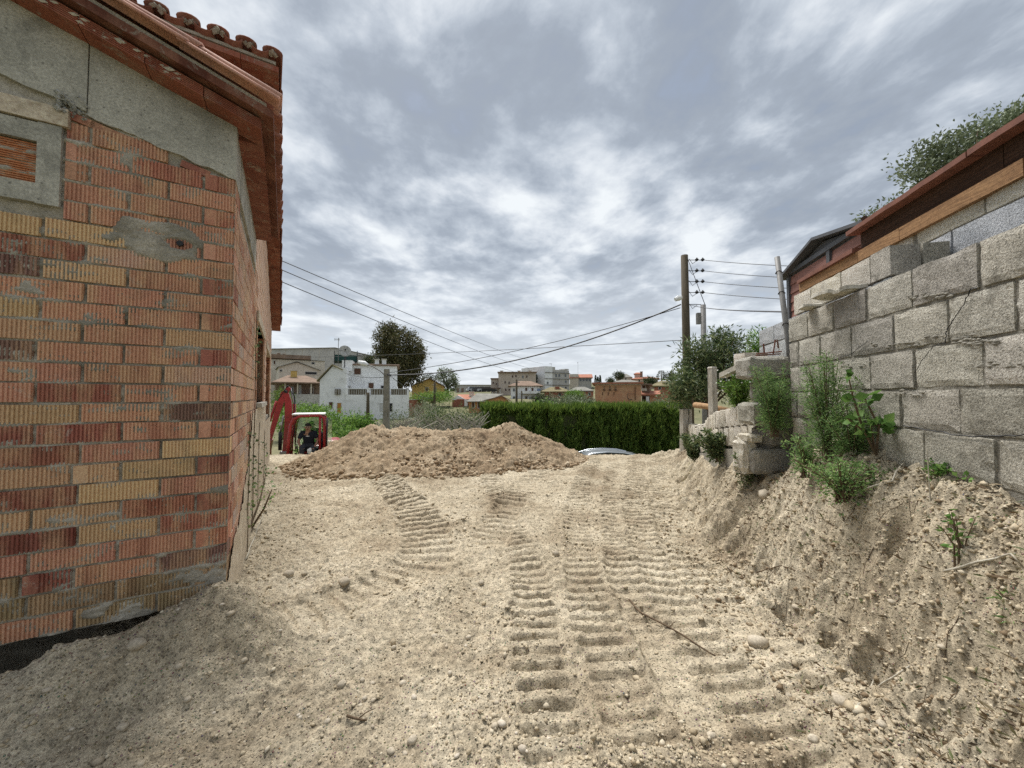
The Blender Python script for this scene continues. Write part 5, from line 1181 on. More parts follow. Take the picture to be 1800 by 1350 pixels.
g_ = weed('flowering_weed', 'green weeds with small white flowers above the low wall', 1300, 712, 652, 4.4, 44, 3500, (0.05, 0.010), 'leaf_bright', nst=16)
pv = rng.normal(size=(60, 3)) * np.array([0.14, 0.1, 0.09]) + np.array([0.0, 0, 0.25]); kind(link('flowers', leaf_mesh('flowers', pv, rng.normal(size=(60, 3)), 0.022, 0.02, M['petal']), g_), 'stuff')
weed('yellow_weed', 'yellow-green weed growing beside the pier', 1332, 712, 665, 4.1, 20, 800, (0.045, 0.012), 'leaf_bright', nst=7)
# thin dry grass on the lane edge
gp_, gd_ = [], []
for i in range(700):
    px = random.gauss(1240, 26); py = random.gauss(826, 11); p_ = P(px, py, 5.4)
    y_ = min(7.5, max(4.2, 1.2 * 676 / max(60, py - 697))); p_ = P(px, py, y_); gp_.append((p_.x, p_.y, gh(p_.x, p_.y))); gd_.append((random.gauss(0, .6), random.gauss(0, .6), 1))
kind(link('dry_grass', leaf_mesh('dry_grass', np.array(gp_), np.array(gd_), rng.uniform(.03, .08, 700), 0.006, M['leaf_dry'])), 'stuff')
# twigs and roots on the ground
def twig(label, pts, r, mat='twig', name='twig', lift=0.008):
    q = [ground_at(*p) + Vector((0, 0, lift)) for p in pts]; o = tag(empty(name, q[0]), label, 'twig'); fine = []
    for a, b in zip(q[:-1], q[1:]):
        for i in range(5): c_ = a.lerp(b, i / 5); c_.z = max(c_.z, gh(c_.x, c_.y) + 0.006); fine.append(c_ + Vector((mnoise.noise(c_ * 9), mnoise.noise(c_ * 9 + Vector((7, 0, 0))), 0)) * 0.012 - q[0])
    fine.append(q[-1] - q[0]); mb = MB(); mb.tube(fine, [r * (1 - 0.5 * i / len(fine)) for i in range(len(fine))], 6); mb.build('stem', M[mat], o, True)
    mid = fine[len(fine) // 2]; mb = MB(); mb.tube([mid, mid + Vector((0.03, 0.02, 0.012)), mid + Vector((0.06, 0.05, 0.006))], [r * .5, r * .4, r * .2], 5); mb.build('side_shoot', M[mat], o); return o
twig('long dark bent twig lying across the tread marks', [(1105, 1056), (1130, 1085), (1175, 1110), (1215, 1135), (1258, 1158)], 0.0065)
twig('grey twig lying in the rubble below the bank', [(1510, 1262), (1530, 1215), (1600, 1200)], 0.006, 'dry'); twig('long dry root along the bank slope', [(1660, 1010), (1720, 998), (1798, 980)], 0.006, 'dry')
twig('thin twig leaning on the spoil at the front wall', [(205, 1060), (225, 1085), (265, 1105)], 0.004); twig('short dark splinter among pebbles', [(610, 1273), (645, 1276)], 0.006)
twig('dry stick on dirt beside the house corner', [(432, 985), (450, 940), (462, 905)], 0.006, 'dry'); twig('curved dry root under the leafy clump', [(1520, 868), (1570, 850), (1600, 815)], 0.006, 'dry')
twig('tangle of dark rootlets at the foot of the bank', [(1330, 1010), (1375, 1000), (1400, 1015), (1440, 1040)], 0.004)
for i, (a, b) in enumerate((((430, 950), (468, 830)), ((440, 930), (478, 860)))):
    p0 = ground_at(*a); p1 = P(b[0], b[1], 4.2 - i * 0.4); o = tag(empty('dry_sapling', p0), ('bare leaning sapling beside the house side wall', 'shorter bare sapling beside the house side wall')[i], 'sapling'); mb = MB(); d_ = p1 - p0; mb.tube([(0, 0, -0.03), d_ * 0.5 + Vector((0.03, 0, 0)), d_], [0.012, 0.009, 0.004], 5); mb.build('stem', M['twig'], o)
    pv = np.array([tuple(d_ * random.uniform(.75, 1.05) + Vector((random.gauss(0, .06), random.gauss(0, .06), random.gauss(0, .06)))) for _ in range(22)]); link('leaves', leaf_mesh('leaves', pv, rng.normal(size=(22, 3)), 0.04, 0.022, M['leaf_weed']), o)

# ------------------------------------------------------------------ hedge, bushes and trees in the middle distance
def hedge(label, x0, x1, y_, dep, zb, ztop, n, mat):
    o = tag(empty('hedge', (x0, y_, zb)), label, 'hedge'); 
    x = rng.uniform(0, x1 - x0, n); f = rng.uniform(0, 1, n); z = np.where(rng.uniform(0, 1, n) < 0.35, ztop - zb - rng.exponential(0.22, n), f * (ztop - zb))
    zt = (ztop - zb) * (0.97 + 0.06 * fbm(x * 0.6, x * 0, 3, 501) + 0.13 * fbm(x * 3.4, x * 0 + 2.2, 3, 502, 0.7)); z = np.minimum(np.maximum(z, 0.0), zt)
    bul = 0.95 * fbm(x * 2.0, z * 0.8, 4, 503, 0.65); y = -dep / 2 + bul + np.abs(rng.normal(0, 0.16, n)) + sst(0.85, 1.05, z / zt) * rng.uniform(0, dep, n)
    P0 = np.stack([x, y, z], 1); D = np.stack([rng.normal(0, .32, n), rng.normal(-0.30, .4, n), np.abs(rng.normal(1.0, .4, n))], 1)
    link('foliage', leaf_mesh('foliage', P0, D, rng.uniform(.12, .36, n) * (1 + 0.7 * (z > zt * .93)), rng.uniform(.03, .075, n), M[mat]), o)
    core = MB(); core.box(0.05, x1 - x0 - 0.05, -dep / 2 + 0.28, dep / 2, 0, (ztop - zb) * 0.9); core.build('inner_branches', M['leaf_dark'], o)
    for i in range(int((x1 - x0) / 1.1)): mb = MB(); mb.tube([(0.5 + i * 1.1, 0.2, -0.1), (0.5 + i * 1.1, 0.2, ztop - zb - 0.5)], [0.06, 0.03], 5); mb.build('stem', M['twig'], o)
    return o
hx0, hx1 = P(855, 760, 22).x, P(1203, 760, 22).x
hedge('long dense cypress hedge behind the silver car', hx0, hx1, 22.0, 1.6, -2.6, 0.70, 60000, 'leaf_hedge')
hedge('short further cypress hedge beside the pale shrubs', P(846, 740, 24).x, P(940, 740, 24).x, 24.2, 1.2, -2.6, 0.72, 6000, 'leaf_hedge')
for (px, py, y_, rx, ry_, lb, mt) in ((520, 738, 22, 34, 26, 'bright green shrub behind the excavator arm', 'leaf_bright'), (575, 745, 20, 36, 24, 'sunny green laurel shrub right of the excavator cab', 'leaf_bright'), (600, 775, 17, 34, 32, 'dense laurel shrub at the left foot of the soil heap', 'leaf_bright'), (560, 790, 15.5, 26, 30, 'dark leafy shrub just behind the cab', 'leaf_bright'),
                                      (632, 745, 20, 22, 16, 'small green shrub below the white house', 'leaf_bright'), (548, 722, 26, 30, 14, 'low bright bush below the tiled house porch', 'leaf_bright'), (498, 705, 32, 18, 26, 'dark shrub between the brick house and the tiled house', 'leaf_hedge')):
    b = P(px, py, y_); bush('shrub', lb, 'shrub', (b.x, y_, -2.6), [el(px, py, y_, rx, ry_), el(px + rx * .5, py + ry_ * .4, y_, rx * .6, ry_ * .7), el(px - rx * .5, py + ry_ * .3, y_ + .3, rx * .6, ry_ * .7)], 190, 16, 0.16, (0.15, 0.06), mt, tr=0.06, shell=0.3)
for i, (px, py, y_, rx, ry_, lb, mt) in enumerate(((700, 745, 20.5, 46, 18, 'thin pale scrub with bare branches around the lamp pole', 'leaf_olive'), (770, 735, 22.5, 40, 22, 'olive green shrub with white bare stems', 'leaf_oleander'), (825, 738, 21.5, 36, 22, 'round olive shrub next to the cypress hedge', 'leaf_oleander'), (745, 718, 30, 26, 12, 'brownish bare shrub right of the white house', 'leaf_olive'))):
    b = P(px, py, y_); o = bush('scrub', lb, 'shrub', (b.x, y_, -2.6), [el(px, py, y_, rx, ry_), el(px - rx * .5, py + 8, y_, rx * .5, ry_ * .6), el(px + rx * .5, py + 8, y_, rx * .5, ry_ * .6)], 110 if i in (0, 3) else 190, 12, 0.18, (0.13, 0.05), mt, tr=0.05, shell=0.3, bark='dry')
    st = MB()
    for k in range(26):
        a = P(px + random.uniform(-rx, rx) * .8, 775, y_ - 1.0); c_ = P(px + random.uniform(-rx, rx) * 1.1, py - ry_ * random.uniform(-.3, .7), y_ - 1.0); c0 = Vector((b.x, y_, -2.6)); m_ = a.lerp(c_, .5) + Vector((random.gauss(0, .25), 0, .1)); st.tube([a - c0, m_ - c0, c_ - c0], [0.055, 0.035, 0.01], 5)
        st.tube([m_ - c0, m_ - c0 + Vector((random.gauss(0, .4), -.1, random.uniform(.2, .6)))], [0.03, 0.008], 4)
    st.build('bare_branches', M['dry'], o)
for (px, py, y_, rx, ry_, lb, mt) in ((985, 712, 38, 34, 16, 'grey-green olive tree in front of the low brick houses', 'leaf_olive'), (1025, 712, 40, 24, 18, 'round olive tree left of the orange brick building', 'leaf_olive'), (955, 708, 42, 18, 14, 'dark small tree beside the balconied house', 'leaf_dark'), (1160, 720, 36, 32, 14, 'pale olive tree right of the orange brick building', 'leaf_olive'), (760, 697, 52, 40, 9, 'shrub row below the yellow house', 'leaf_bright'), (1010, 695, 55, 16, 6, 'bright bush between the low brick houses', 'leaf_bright'), (955, 725, 27, 20, 8, 'pale flowering bush peeking over the hedge', 'leaf_bright')):
    b = P(px, py, y_); bush('garden_tree', lb, 'tree', (b.x, y_, float(base_h(np.array([b.x]), np.array([y_]))[0]) - .1), [el(px, py, y_, rx, ry_), el(px + rx * .4, py + ry_ * .3, y_, rx * .6, ry_ * .7), el(px - rx * .5, py + ry_ * .2, y_, rx * .6, ry_ * .8)], 170, 16, 0.25, (0.24, 0.09), mt, tr=0.09, shell=0.35)
b = P(702, 700, 68); tree('eucalyptus', 'big dark rounded eucalyptus towering behind the white house', 'tree', (b.x, 68, -1.0), 0.5, [el(702, 612, 68, 40, 38), el(682, 595, 68, 24, 26), el(725, 620, 68, 22, 34), el(700, 645, 68, 42, 34), el(688, 580, 68, 16, 12), el(672, 620, 68, 14, 24), el(715, 660, 67, 26, 22)], 720, 24, 0.42, (0.50, 0.17), 'leaf_eucalyptus', droop=0.6, shell=0.45)
b = P(786, 685, 85); tree('round_tree', 'grey-green tree on the slope behind the yellow house', 'tree', (b.x, 85, 1.5), 0.25, [el(788, 665, 85, 14, 15), el(778, 655, 85, 8, 8), el(795, 675, 85, 11, 10)], 130, 18, 0.35, (0.4, 0.16), 'leaf_olive')
b = P(760, 690, 90); tree('pine', 'dark pine crown behind the ridge of the yellow house', 'tree', (b.x, 90, 1.5), 0.25, [el(764, 666, 90, 12, 6), el(752, 662, 90, 8, 4)], 60, 16, 0.35, (0.4, 0.1), 'leaf_dark')
for (px, py, y_, rx, ry_, lb) in ((1087, 660, 120, 9, 5, 'umbrella pine on the hill above the orange building'), (1180, 661, 110, 12, 6, 'broad umbrella pine on the hill near the oleander'), (1073, 671, 115, 6, 5, 'round bush on the hill below the umbrella pine'), (648, 634, 95, 10, 9, 'tree top showing between white house and eucalyptus'), (1142, 669, 100, 9, 4, 'hedge-like shrub beside the hilltop house'), (942, 665, 120, 5, 9, 'poplar behind the beige apartment block')):
    b = P(px, py, y_); tree('pine', lb, 'tree', (b.x, y_, float(base_h(np.array([b.x]), np.array([y_]))[0])), 0.25, [el(px, py, y_, rx, ry_), el(px + rx * .4, py + ry_ * .2, y_, rx * .6, ry_ * .8)], 70, 16, 0.35, (0.45, 0.16), 'leaf_dark')
b = P(1163, 672, 110); t = tag(empty('cedar', (b.x, 110, 5)), 'tall cedar with layered branches on the hilltop', 'tree'); mb = MB(); h = P(1163, 651, 110).z - 5; mb.tube([(0, 0, -.5), (0, 0, h)], [.25, .05], 6); mb.build('trunk', M['twig'], t); pv, dv2 = [], []
for k in range(7):
    zz = h * (0.35 + .6 * k / 6); r = 1.7 * (1.1 - k / 7)
    for i in range(60): a = random.uniform(0, 6.28); rr_ = r * math.sqrt(random.random()); pv.append((rr_ * math.cos(a), rr_ * math.sin(a), zz + random.gauss(0, .08))); dv2.append((math.cos(a), math.sin(a), -.1))
link('crown', leaf_mesh('crown', np.array(pv), np.array(dv2), .5, .14, M['leaf_dark']), t)
for i, px in enumerate((1047, 1051, 1055)):
    b = P(px, 676, 125); t = tag(empty('cypress', (b.x, 125, 5)), 'slim dark cypress in the row on the skyline', 'tree', 'skyline cypress row'); h = P(px, 661 + (i % 2) * 3, 125).z - 5; n = 260; z = rng.uniform(.05, 1, n); a = rng.uniform(0, 6.28, n); r = .38 * np.sqrt(1 - z)
    mb = MB(); mb.tube([(0, 0, -.5), (0, 0, h * .9)], [.12, .03], 5); mb.build('trunk', M['twig'], t); link('crown', leaf_mesh('crown', np.stack([r * np.cos(a), r * np.sin(a), z * h], 1), np.stack([np.cos(a) * .3, np.sin(a) * .3, np.ones(n)], 1), .5, .16, M['leaf_dark']), t)
# wooded far ridge
n = 5000; az = rng.uniform(-1.2, 1.2, n); dd = rng.uniform(330, 480, n); x = dd * np.tan(az) * .8; zz = base_h(x, dd) + 2.2 * np.abs(fbm(x * .02, dd * .02, 3, 611)) * rng.uniform(0, 3, n)
kind(link('far_wood', leaf_mesh('far_wood', np.stack([x, dd, zz], 1), rng.normal(size=(n, 3)) + np.array([0, 0, 1]), rng.uniform(3, 6, n), rng.uniform(2, 4, n), M['leaf_dark'])), 'stuff')

# ------------------------------------------------------------------ houses of the village
WM = {'white': rough_mat('white_wall', (0.66, 0.67, 0.67), (0.80, 0.81, 0.81), 0.6, 6, 0.05, 0.01, stain=((0.36, 0.35, 0.33), 0.56, 0.80), stain_scale=0.7),
      'grey': rough_mat('grey_wall', (0.36, 0.35, 0.33), (0.48, 0.47, 0.44), 0.5, 5, 0.05, 0.01), 'beige': rough_mat('beige_wall', (0.42, 0.35, 0.29), (0.53, 0.46, 0.39), 0.5, 5, 0.05, 0.01),
      'yellow': rough_mat('yellow_wall', (0.47, 0.33, 0.11), (0.56, 0.41, 0.15), 0.5, 5, 0.05, 0.01), 'orange': rough_mat('orange_wall', (0.40, 0.19, 0.09), (0.52, 0.27, 0.13), 0.5, 6, 0.05, 0.01),
      'brickred': rough_mat('far_brick_wall', (0.26, 0.10, 0.065), (0.36, 0.16, 0.11), 0.6, 9, 0.05, 0.01), 'cream': rough_mat('cream_wall', (0.50, 0.45, 0.38), (0.60, 0.55, 0.47), 0.5, 5, 0.05, 0.01), 'brown': rough_mat('brown_wall', (0.17, 0.12, 0.09), (0.27, 0.20, 0.15), 0.5, 5, 0.05, 0.01),
      'pink': rough_mat('pink_wall', (0.50, 0.36, 0.29), (0.58, 0.44, 0.36), 0.5, 5, 0.05, 0.01)}
def far_brick():
    m, t, b = base_mat('orange_brick_wall'); v = wpos(t, True); br = tnode(t, 'ShaderNodeTexBrick'); mp_ = tnode(t, 'ShaderNodeMapping'); mp_.inputs['Rotation'].default_value = (math.pi / 2, 0, 0); t.links.new(v, mp_.inputs[0]); t.links.new(mp_.outputs[0], br.inputs[0])
    br.inputs['Scale'].default_value = 1.0; br.inputs['Brick Width'].default_value = 0.32; br.inputs['Row Height'].default_value = 0.12; br.inputs['Mortar Size'].default_value = 0.012
    br.inputs['Color1'].default_value = (0.50, 0.24, 0.12, 1); br.inputs['Color2'].default_value = (0.38, 0.15, 0.075, 1); br.inputs['Mortar'].default_value = (0.36, 0.28, 0.20, 1)
    n = tnoise(t, v, 0.6, 5, 0.7); c = tmix(t, tramp(t, n, [(0.45, (0,) * 3), (0.7, (0.7,) * 3)]), br.outputs[0], (0.50, 0.36, 0.22)); t.links.new(c, b.inputs['Base Color']); b.inputs['Roughness'].default_value = 0.9; return m
WM['obrick'] = far_brick()
RM = {'tile': rough_mat('far_tiles', (0.15, 0.105, 0.075), (0.27, 0.19, 0.14), 0.8, 7, 0.4, 0.05), 'red': rough_mat('far_red_tiles', (0.30, 0.12, 0.08), (0.42, 0.20, 0.13), 0.8, 7, 0.4, 0.05), 'grey': rough_mat('far_grey_roof', (0.16, 0.155, 0.135), (0.26, 0.25, 0.22), 0.8, 7, 0.4, 0.05), 'moss': rough_mat('mossy_tiles', (0.12, 0.11, 0.05), (0.24, 0.20, 0.12), 0.8, 7, 0.4, 0.05)}
M['shutter'] = plain_mat('brown_shutter', (0.10, 0.05, 0.03), 0.8); M['frame'] = plain_mat('pale_frame', (0.5, 0.5, 0.48), 0.6); M['blue'] = plain_mat('blue_blind', (0.08, 0.17, 0.33), 0.6); M['net'] = plain_mat('green_net', (0.015, 0.05, 0.045), 0.9); M['balus'] = rough_mat('balustrade', (0.10, 0.085, 0.06), (0.2, 0.17, 0.13), 3, 12, 0.3, 0.02)
M['door'] = plain_mat('orange_door', (0.42, 0.20, 0.04), 0.6)
class House:
    """a building whose front runs from (px0, y0) to (px1, y1); parts are placed where lines of sight meet that front"""
    def __init__(s, name, label, cat, px0, px1, y0, y1=None, depth=8.0, group=None):
        if y1 is None or abs(y1 - y0) < 0.01:      # square to the line of sight along its inner side
            pe = px0 if px0 > 900 else (px1 if px1 < 900 else 900); y1 = y0 - (pe - 900) / FPX * (px1 - px0) / FPX * y0
        a = P(px0, 697, y0); b = P(px1, 697, y1); s.a = Vector((a.x, a.y, 0)); s.b = Vector((b.x, b.y, 0)); s.len = (s.b - s.a).length; s.dir = (s.b - s.a) / s.len
        s.rz = math.atan2(s.dir.y, s.dir.x); m = (s.a + s.b) / 2; s.gz = float(base_h(np.array([m.x]), np.array([m.y]))[0]) - 0.6; s.depth = depth
        s.o = tag(empty(name, (s.a.x, s.a.y, s.gz), s.rz), label, cat, group)
    def t(s, px):
        u = (px - 900) / FPX; d = s.dir; t = (u * s.a.y - s.a.x) / (d.x - u * d.y); return t, s.a.y + d.y * t
    def z(s, py, px): return P(px, py, s.t(px)[1]).z - s.gz
    def box(s, name, mat, px0, px1, py_top, py_bot=None, y0=0.0, y1=None, parent=None, z0=None):
        a, b = s.t(px0)[0], s.t(px1)[0]; zt = s.z(py_top, (px0 + px1) / 2); zb = z0 if z0 is not None else (s.z(py_bot, (px0 + px1) / 2) if py_bot else 0.0)
        mb = MB(); mb.box(a, b, y0, s.depth if y1 is None else y1, zb, zt); return mb.build(name, mat, parent or s.o)
    def win(s, px0, px1, py0, py1, kind_='glass', y=0.0, name='window', sill=True):
        a, b = s.t(px0)[0], s.t(px1)[0]; c_ = (px0 + px1) / 2; zt, zb = s.z(py0, c_), s.z(py1, c_); f = 0.06
        mb = MB(); mb.box(a - f, b + f, y - 0.05, y + 0.0, zt, zt + f); mb.box(a - f, b + f, y - 0.08, y, zb - f, zb); mb.box(a - f, a, y - 0.05, y, zb, zt); mb.box(b, b + f, y - 0.05, y, zb, zt)
        w = mb.build(name, M['frame'], s.o); mb = MB(); mb.box(a, b, y - 0.025, y - 0.003, zb, zt); mb.box((a + b) / 2 - .02, (a + b) / 2 + .02, y - 0.035, y - 0.025, zb, zt)
        mb.build('pane', {'glass': M['glass'], 'shutter': M['shutter'], 'blue': M['blue'], 'door': M['door'], 'dark': M['black'], 'pale': M['frame']}[kind_], w); return w
    def roof(s, name, mat, px0, px1, py_e, py_r, over=0.4, y0=0.0, y1=None, kind_='hip'):
        a, b = s.t(px0)[0] - over, s.t(px1)[0] + over; m = (px0 + px1) / 2; ze, zr = s.z(py_e, m), s.z(py_r, m); y1 = s.depth if y1 is None else y1; c_, d_ = y0 - over, y1 + over; mb = MB(); th = 0.18; w = (b - a)
        if kind_ == 'hip': ins_ = min(w, d_ - c_) * 0.32; rid = [(a + ins_, (c_ + d_) / 2, zr), (b - ins_, (c_ + d_) / 2, zr)]
        elif kind_ == 'gable': rid = [(a, (c_ + d_) / 2, zr), (b, (c_ + d_) / 2, zr)]
        elif kind_ == 'front': rid = [((a + b) / 2, c_, zr), ((a + b) / 2, d_, zr)]
        base = [(a, c_, ze - th), (b, c_, ze - th), (b, d_, ze - th), (a, d_, ze - th), (a, c_, ze), (b, c_, ze), (b, d_, ze), (a, d_, ze)]
        fs = [(0, 3, 2, 1), (0, 1, 5, 4), (1, 2, 6, 5), (2, 3, 7, 6), (3, 0, 4, 7)]
        fs += [(4, 5, 9, 8), (6, 7, 8, 9), (7, 4, 8), (5, 6, 9)] if kind_ != 'front' else [(4, 5, 8), (6, 7, 9), (5, 6, 9, 8), (7, 4, 8, 9)]
        return mb.add(base + rid, fs).build(name, mat, s.o)
    def chimney(s, px, py0, py1, w=0.5, mat=None, y=2.0, parent=None):
        t = s.t(px)[0]; z1, z0 = s.z(py0, px), s.z(py1, px); mb = MB(); mb.box(t - w / 2, t + w / 2, y, y + w, z0 - 0.5, z1); c_ = mb.build('chimney', mat or WM['brickred'], s.o); mb = MB(); mb.box(t - w * .65, t + w * .65, y - w * .15, y + w * 1.15, z1 + 0.003, z1 + 0.12); mb.build('cap', M['slab'], c_); return c_
# 1 white house with terrace
h = House('white_house', 'white two-storey house with walled terrace and twin chimneys', 'house', 562, 719, 45, 45, 9)
a0, a1, a2 = h.t(562)[0], h.t(609)[0], h.t(592)[0]
mb = MB(); mb.prism([(a0, 0), (a1, 0), (a1, h.z(648, 600)), (h.t(585)[0], h.z(643, 585)), (a0, h.z(668, 562))], 'y', 0, 9); mb.build('gable_wall', WM['white'], h.o)
h.box('wall', WM['white'], 609, 697, 637, None, 2.5, 9); h.box('terrace_wall', WM['white'], 609.2, 719, 694, None, -0.3, 6)
rf = MB(); rf.add([(a0 - .3, -.3, h.z(669, 562)), (h.t(584)[0], -.3, h.z(640, 584)), (h.t(584)[0], 9, h.z(640, 584)), (a0 - .3, 9, h.z(669, 562)), (a0 - .3, -.3, h.z(671, 562)), (h.t(584)[0], -.3, h.z(642, 584)), (h.t(584)[0], 9, h.z(642, 584)), (a0 - .3, 9, h.z(671, 562))], [(0, 1, 2, 3), (7, 6, 5, 4), (0, 4, 5, 1), (1, 5, 6, 2), (2, 6, 7, 3), (3, 7, 4, 0)]); rf.build('roof', RM['moss'], h.o)
rf = MB(); rf.add([(h.t(583)[0], -.2, h.z(641, 584)), (h.t(602)[0], -.2, h.z(649, 602)), (h.t(602)[0], 3, h.z(646, 602)), (h.t(583)[0], 3, h.z(640, 584)), (h.t(583)[0], -.2, h.z(642.5, 584)), (h.t(602)[0], -.2, h.z(650.5, 602)), (h.t(602)[0], 3, h.z(647.5, 602)), (h.t(583)[0], 3, h.z(641.5, 584))], [(0, 1, 2, 3), (7, 6, 5, 4), (0, 4, 5, 1), (1, 5, 6, 2), (2, 6, 7, 3), (3, 7, 4, 0)]); rf.build('roof', RM['moss'], h.o)
h.roof('roof', RM['tile'], 612, 697, 637.5, 633, .3, 2.5, 9, 'gable'); h.box('stair_tower', WM['white'], 596, 615, 630.5, 650, 2.0, 5)
h.chimney(659.5, 629, 640, .5, WM['white'], 2.6); h.chimney(673, 629, 640, .5, WM['white'], 2.6)
h.win(618, 630, 645, 656, 'shutter', 2.5); h.win(645, 654, 672, 683, 'shutter', 2.5, 'door'); h.win(668, 676, 677, 684, 'dark', 2.5); h.win(579, 585, 707, 718, 'shutter'); h.win(593.5, 600, 708.5, 726, 'door', 0, 'door'); h.win(669, 674, 709, 722, 'pale', -.3); h.win(685, 690, 709, 723, 'dark', -.3)
for q0, q1 in ((589, 599), (613, 645), (652, 675), (687, 715)):
    h.box('parapet_grille', M['balus'], q0, q1, 684, 694, -0.24, -0.1)
    n_ = max(2, int((q1 - q0) / 4))
    for i in range(n_): h.box('baluster', WM['grey'], q0 + (q1 - q0) * (i + .35) / n_, q0 + (q1 - q0) * (i + .6) / n_, 684.4, 694, -0.29, -0.245)
for q in (610, 648, 679, 717): h.box('parapet_post', WM['white'], q - 2, q + 2, 682, 694, -0.32, -0.05)
h.box('parapet_coping', WM['white'], 609, 719, 683, 684, -0.34, -0.02)
mb = MB(); t_ = h.t(612)[0]; mb.tube([(t_, 1.5, h.z(682, 612)), (t_, 1.5, h.z(677.5, 612))], [.12, .2], 6); mb.build('urn', WM['grey'], h.o)
# satellite dish on a frame
c_ = P(606, 618, 47); ds = tag(empty('satellite_dish', P(606, 632, 47)), 'large grey mesh satellite dish above the white house roof', 'satellite dish'); d0 = P(606, 632, 47); bm_v, bm_f = [], []
ax = Vector((0.45, -0.75, 0.25)).normalized(); e1 = ax.cross(Vector((0, 0, 1))).normalized(); e2 = ax.cross(e1); n_ = 16; rad = 0.72
for r in range(4):
    for k in range(n_): a = 6.283 * k / n_; rr_ = rad * (r + .02) / 3; bm_v.append(c_ - d0 + (e1 * math.cos(a) + e2 * math.sin(a)) * rr_ + ax * (0.22 * (r / 3) ** 2))
for r in range(3):
    for k in range(n_): bm_f.append((r * n_ + k, r * n_ + (k + 1) % n_, (r + 1) * n_ + (k + 1) % n_, (r + 1) * n_ + k))
dm = MB().add(bm_v, bm_f).mesh('reflector', WM['grey'], True); do = link('reflector', dm, ds); sm_ = do.modifiers.new('thick', 'SOLIDIFY'); sm_.thickness = 0.03
mb = MB(); mb.tube([(0, 0, -1.0), (0, 0, .6), c_ - d0], .06, 6); mb.build('mast', M['cable'], ds)
for k in range(3): a = 6.283 * k / 3; mb = MB(); mb.tube([c_ - d0 + (e1 * math.cos(a) + e2 * math.sin(a)) * rad * .9 + ax * .2, c_ - d0 + ax * .6], .018, 4); mb.build('strut', M['cable'], ds)
mb = MB(); mb.tube([c_ - d0 + ax * .55, c_ - d0 + ax * .72], .09, 8); mb.build('receiver', M['black'], ds)
def aerial(label, px, py0, py1, y_, w=.5):
    b = P(px, py1, y_); t_ = P(px, py0, y_); o = tag(empty('tv_aerial', b), label, 'aerial'); hh_ = t_.z - b.z; mb = MB(); mb.tube([(0, 0, -1.0), (0, 0, hh_)], .035, 5); mb.build('mast', M['galv'], o); mb = MB(); mb.tube([(-w, 0, hh_ * .93), (w * .3, 0, hh_ * .93)], .025, 4)
    for k in range(5): mb.tube([(-w + k * w * .3, 0, hh_ * .93 - .18), (-w + k * w * .3, 0, hh_ * .93 + .18)], .018, 4)
    mb.build('boom', M['galv'], o)
aerial('tall television aerial standing beside the satellite dish', 594.5, 594, 632, 47.5); aerial('aerial on the beige apartment roof', 928, 647, 656, 110, .8); aerial('lattice mast on the skyline behind the tower block', 1016, 636, 660, 140, .2); aerial('aerial on the roof of the tower block', 969, 639, 645, 120, .6)
h = House('terrace_shade', 'dark green netted roof terrace behind the white house', 'pergola', 586, 628, 49, 49, 4); h.box('netting', M['net'], 587, 627, 624, 635, 0, 4)
for q in (587, 607, 627): h.box('post', M['cable'], q - .6, q + .6, 617, None, -.1, .0)
# 2 warehouse, houses at left
h = House('warehouse', 'long grey industrial hall above the left rooftops', 'warehouse', 440, 588, 95, 92, 20); h.box('wall', WM['grey'], 440, 588, 613.5); h.box('roof_edge', RM['grey'], 439, 589, 612.2, 613.4, -.3, 20.2)
for q in (470, 500, 530, 560): h.box('panel_joint', WM['cream'], q, q + .5, 614, 645, -.08, -.003)
h = House('warehouse', 'small grey hall end showing right of the satellite dish', 'warehouse', 588.5, 655, 100, 100, 10); h.box('wall', WM['grey'], 588.5, 655, 625); h.box('roof_edge', RM['grey'], 588, 656, 624, 624.9, -.2, 10.2)
h = House('flat_house', 'pale flat-roofed house with brown fascia at the left', 'house', 470, 570, 72, 72, 8); h.box('wall', WM['cream'], 470, 570, 633); h.box('roof', RM['tile'], 466, 545, 624, 631, -.6, 8.5); h.box('roof_slab', WM['grey'], 545.2, 571, 632, 634, -.3, 8); h.chimney(489, 620, 626, .5, RM['tile'], 1.0); h.chimney(498, 621, 626, .35, RM['grey'], 1.0); h.win(480, 483, 634, 640, 'shutter'); h.win(547, 552, 637, 640, 'dark')
h = House('gable_house', 'cream house with a wide low gable and arched porch', 'house', 489, 561, 64, 64, 8); m0, m1, mm_ = h.t(489)[0], h.t(561)[0], h.t(521)[0]
mb = MB(); mb.prism([(m0, 0), (m1, 0), (m1, h.z(651, 561)), (mm_, h.z(637, 521)), (m0, h.z(645, 489))], 'y', 0, 8); mb.build('wall', WM['cream'], h.o)
for (A, B) in ((( 486, 646), (521, 636)), ((521, 636), (563, 652))):
    mb = MB(); mb.prism([(h.t(A[0])[0], h.z(A[1], A[0])), (h.t(B[0])[0], h.z(B[1], B[0])), (h.t(B[0])[0], h.z(B[1] - 1, B[0])), (h.t(A[0])[0], h.z(A[1] - 1, A[0]))], 'y', -.4, 8.3); mb.build('roof_slope', RM['grey'], h.o)
h.win(536, 556, 654, 658, 'dark'); h.win(483 + 8, 483 + 12, 650, 653, 'dark')
h = House('tiled_house', 'house with brown tiled hipped roof and deep shady porch', 'house', 486, 566, 54, 54, 9); h.box('wall', WM['brown'], 486, 566, 674, None, 2.0, 9); h.box('porch_floor', WM['grey'], 498, 566, 693, None, -.2, 2.0); h.roof('roof', RM['tile'], 484, 566, 672, 657.5, .5, 0, 9, 'hip'); h.chimney(519, 650, 662, .8, WM['yellow'], 3.0)
for q in (500, 522, 546, 563): h.box('porch_post', WM['cream'], q, q + 2.2, 673.5, 693, .0, .35)
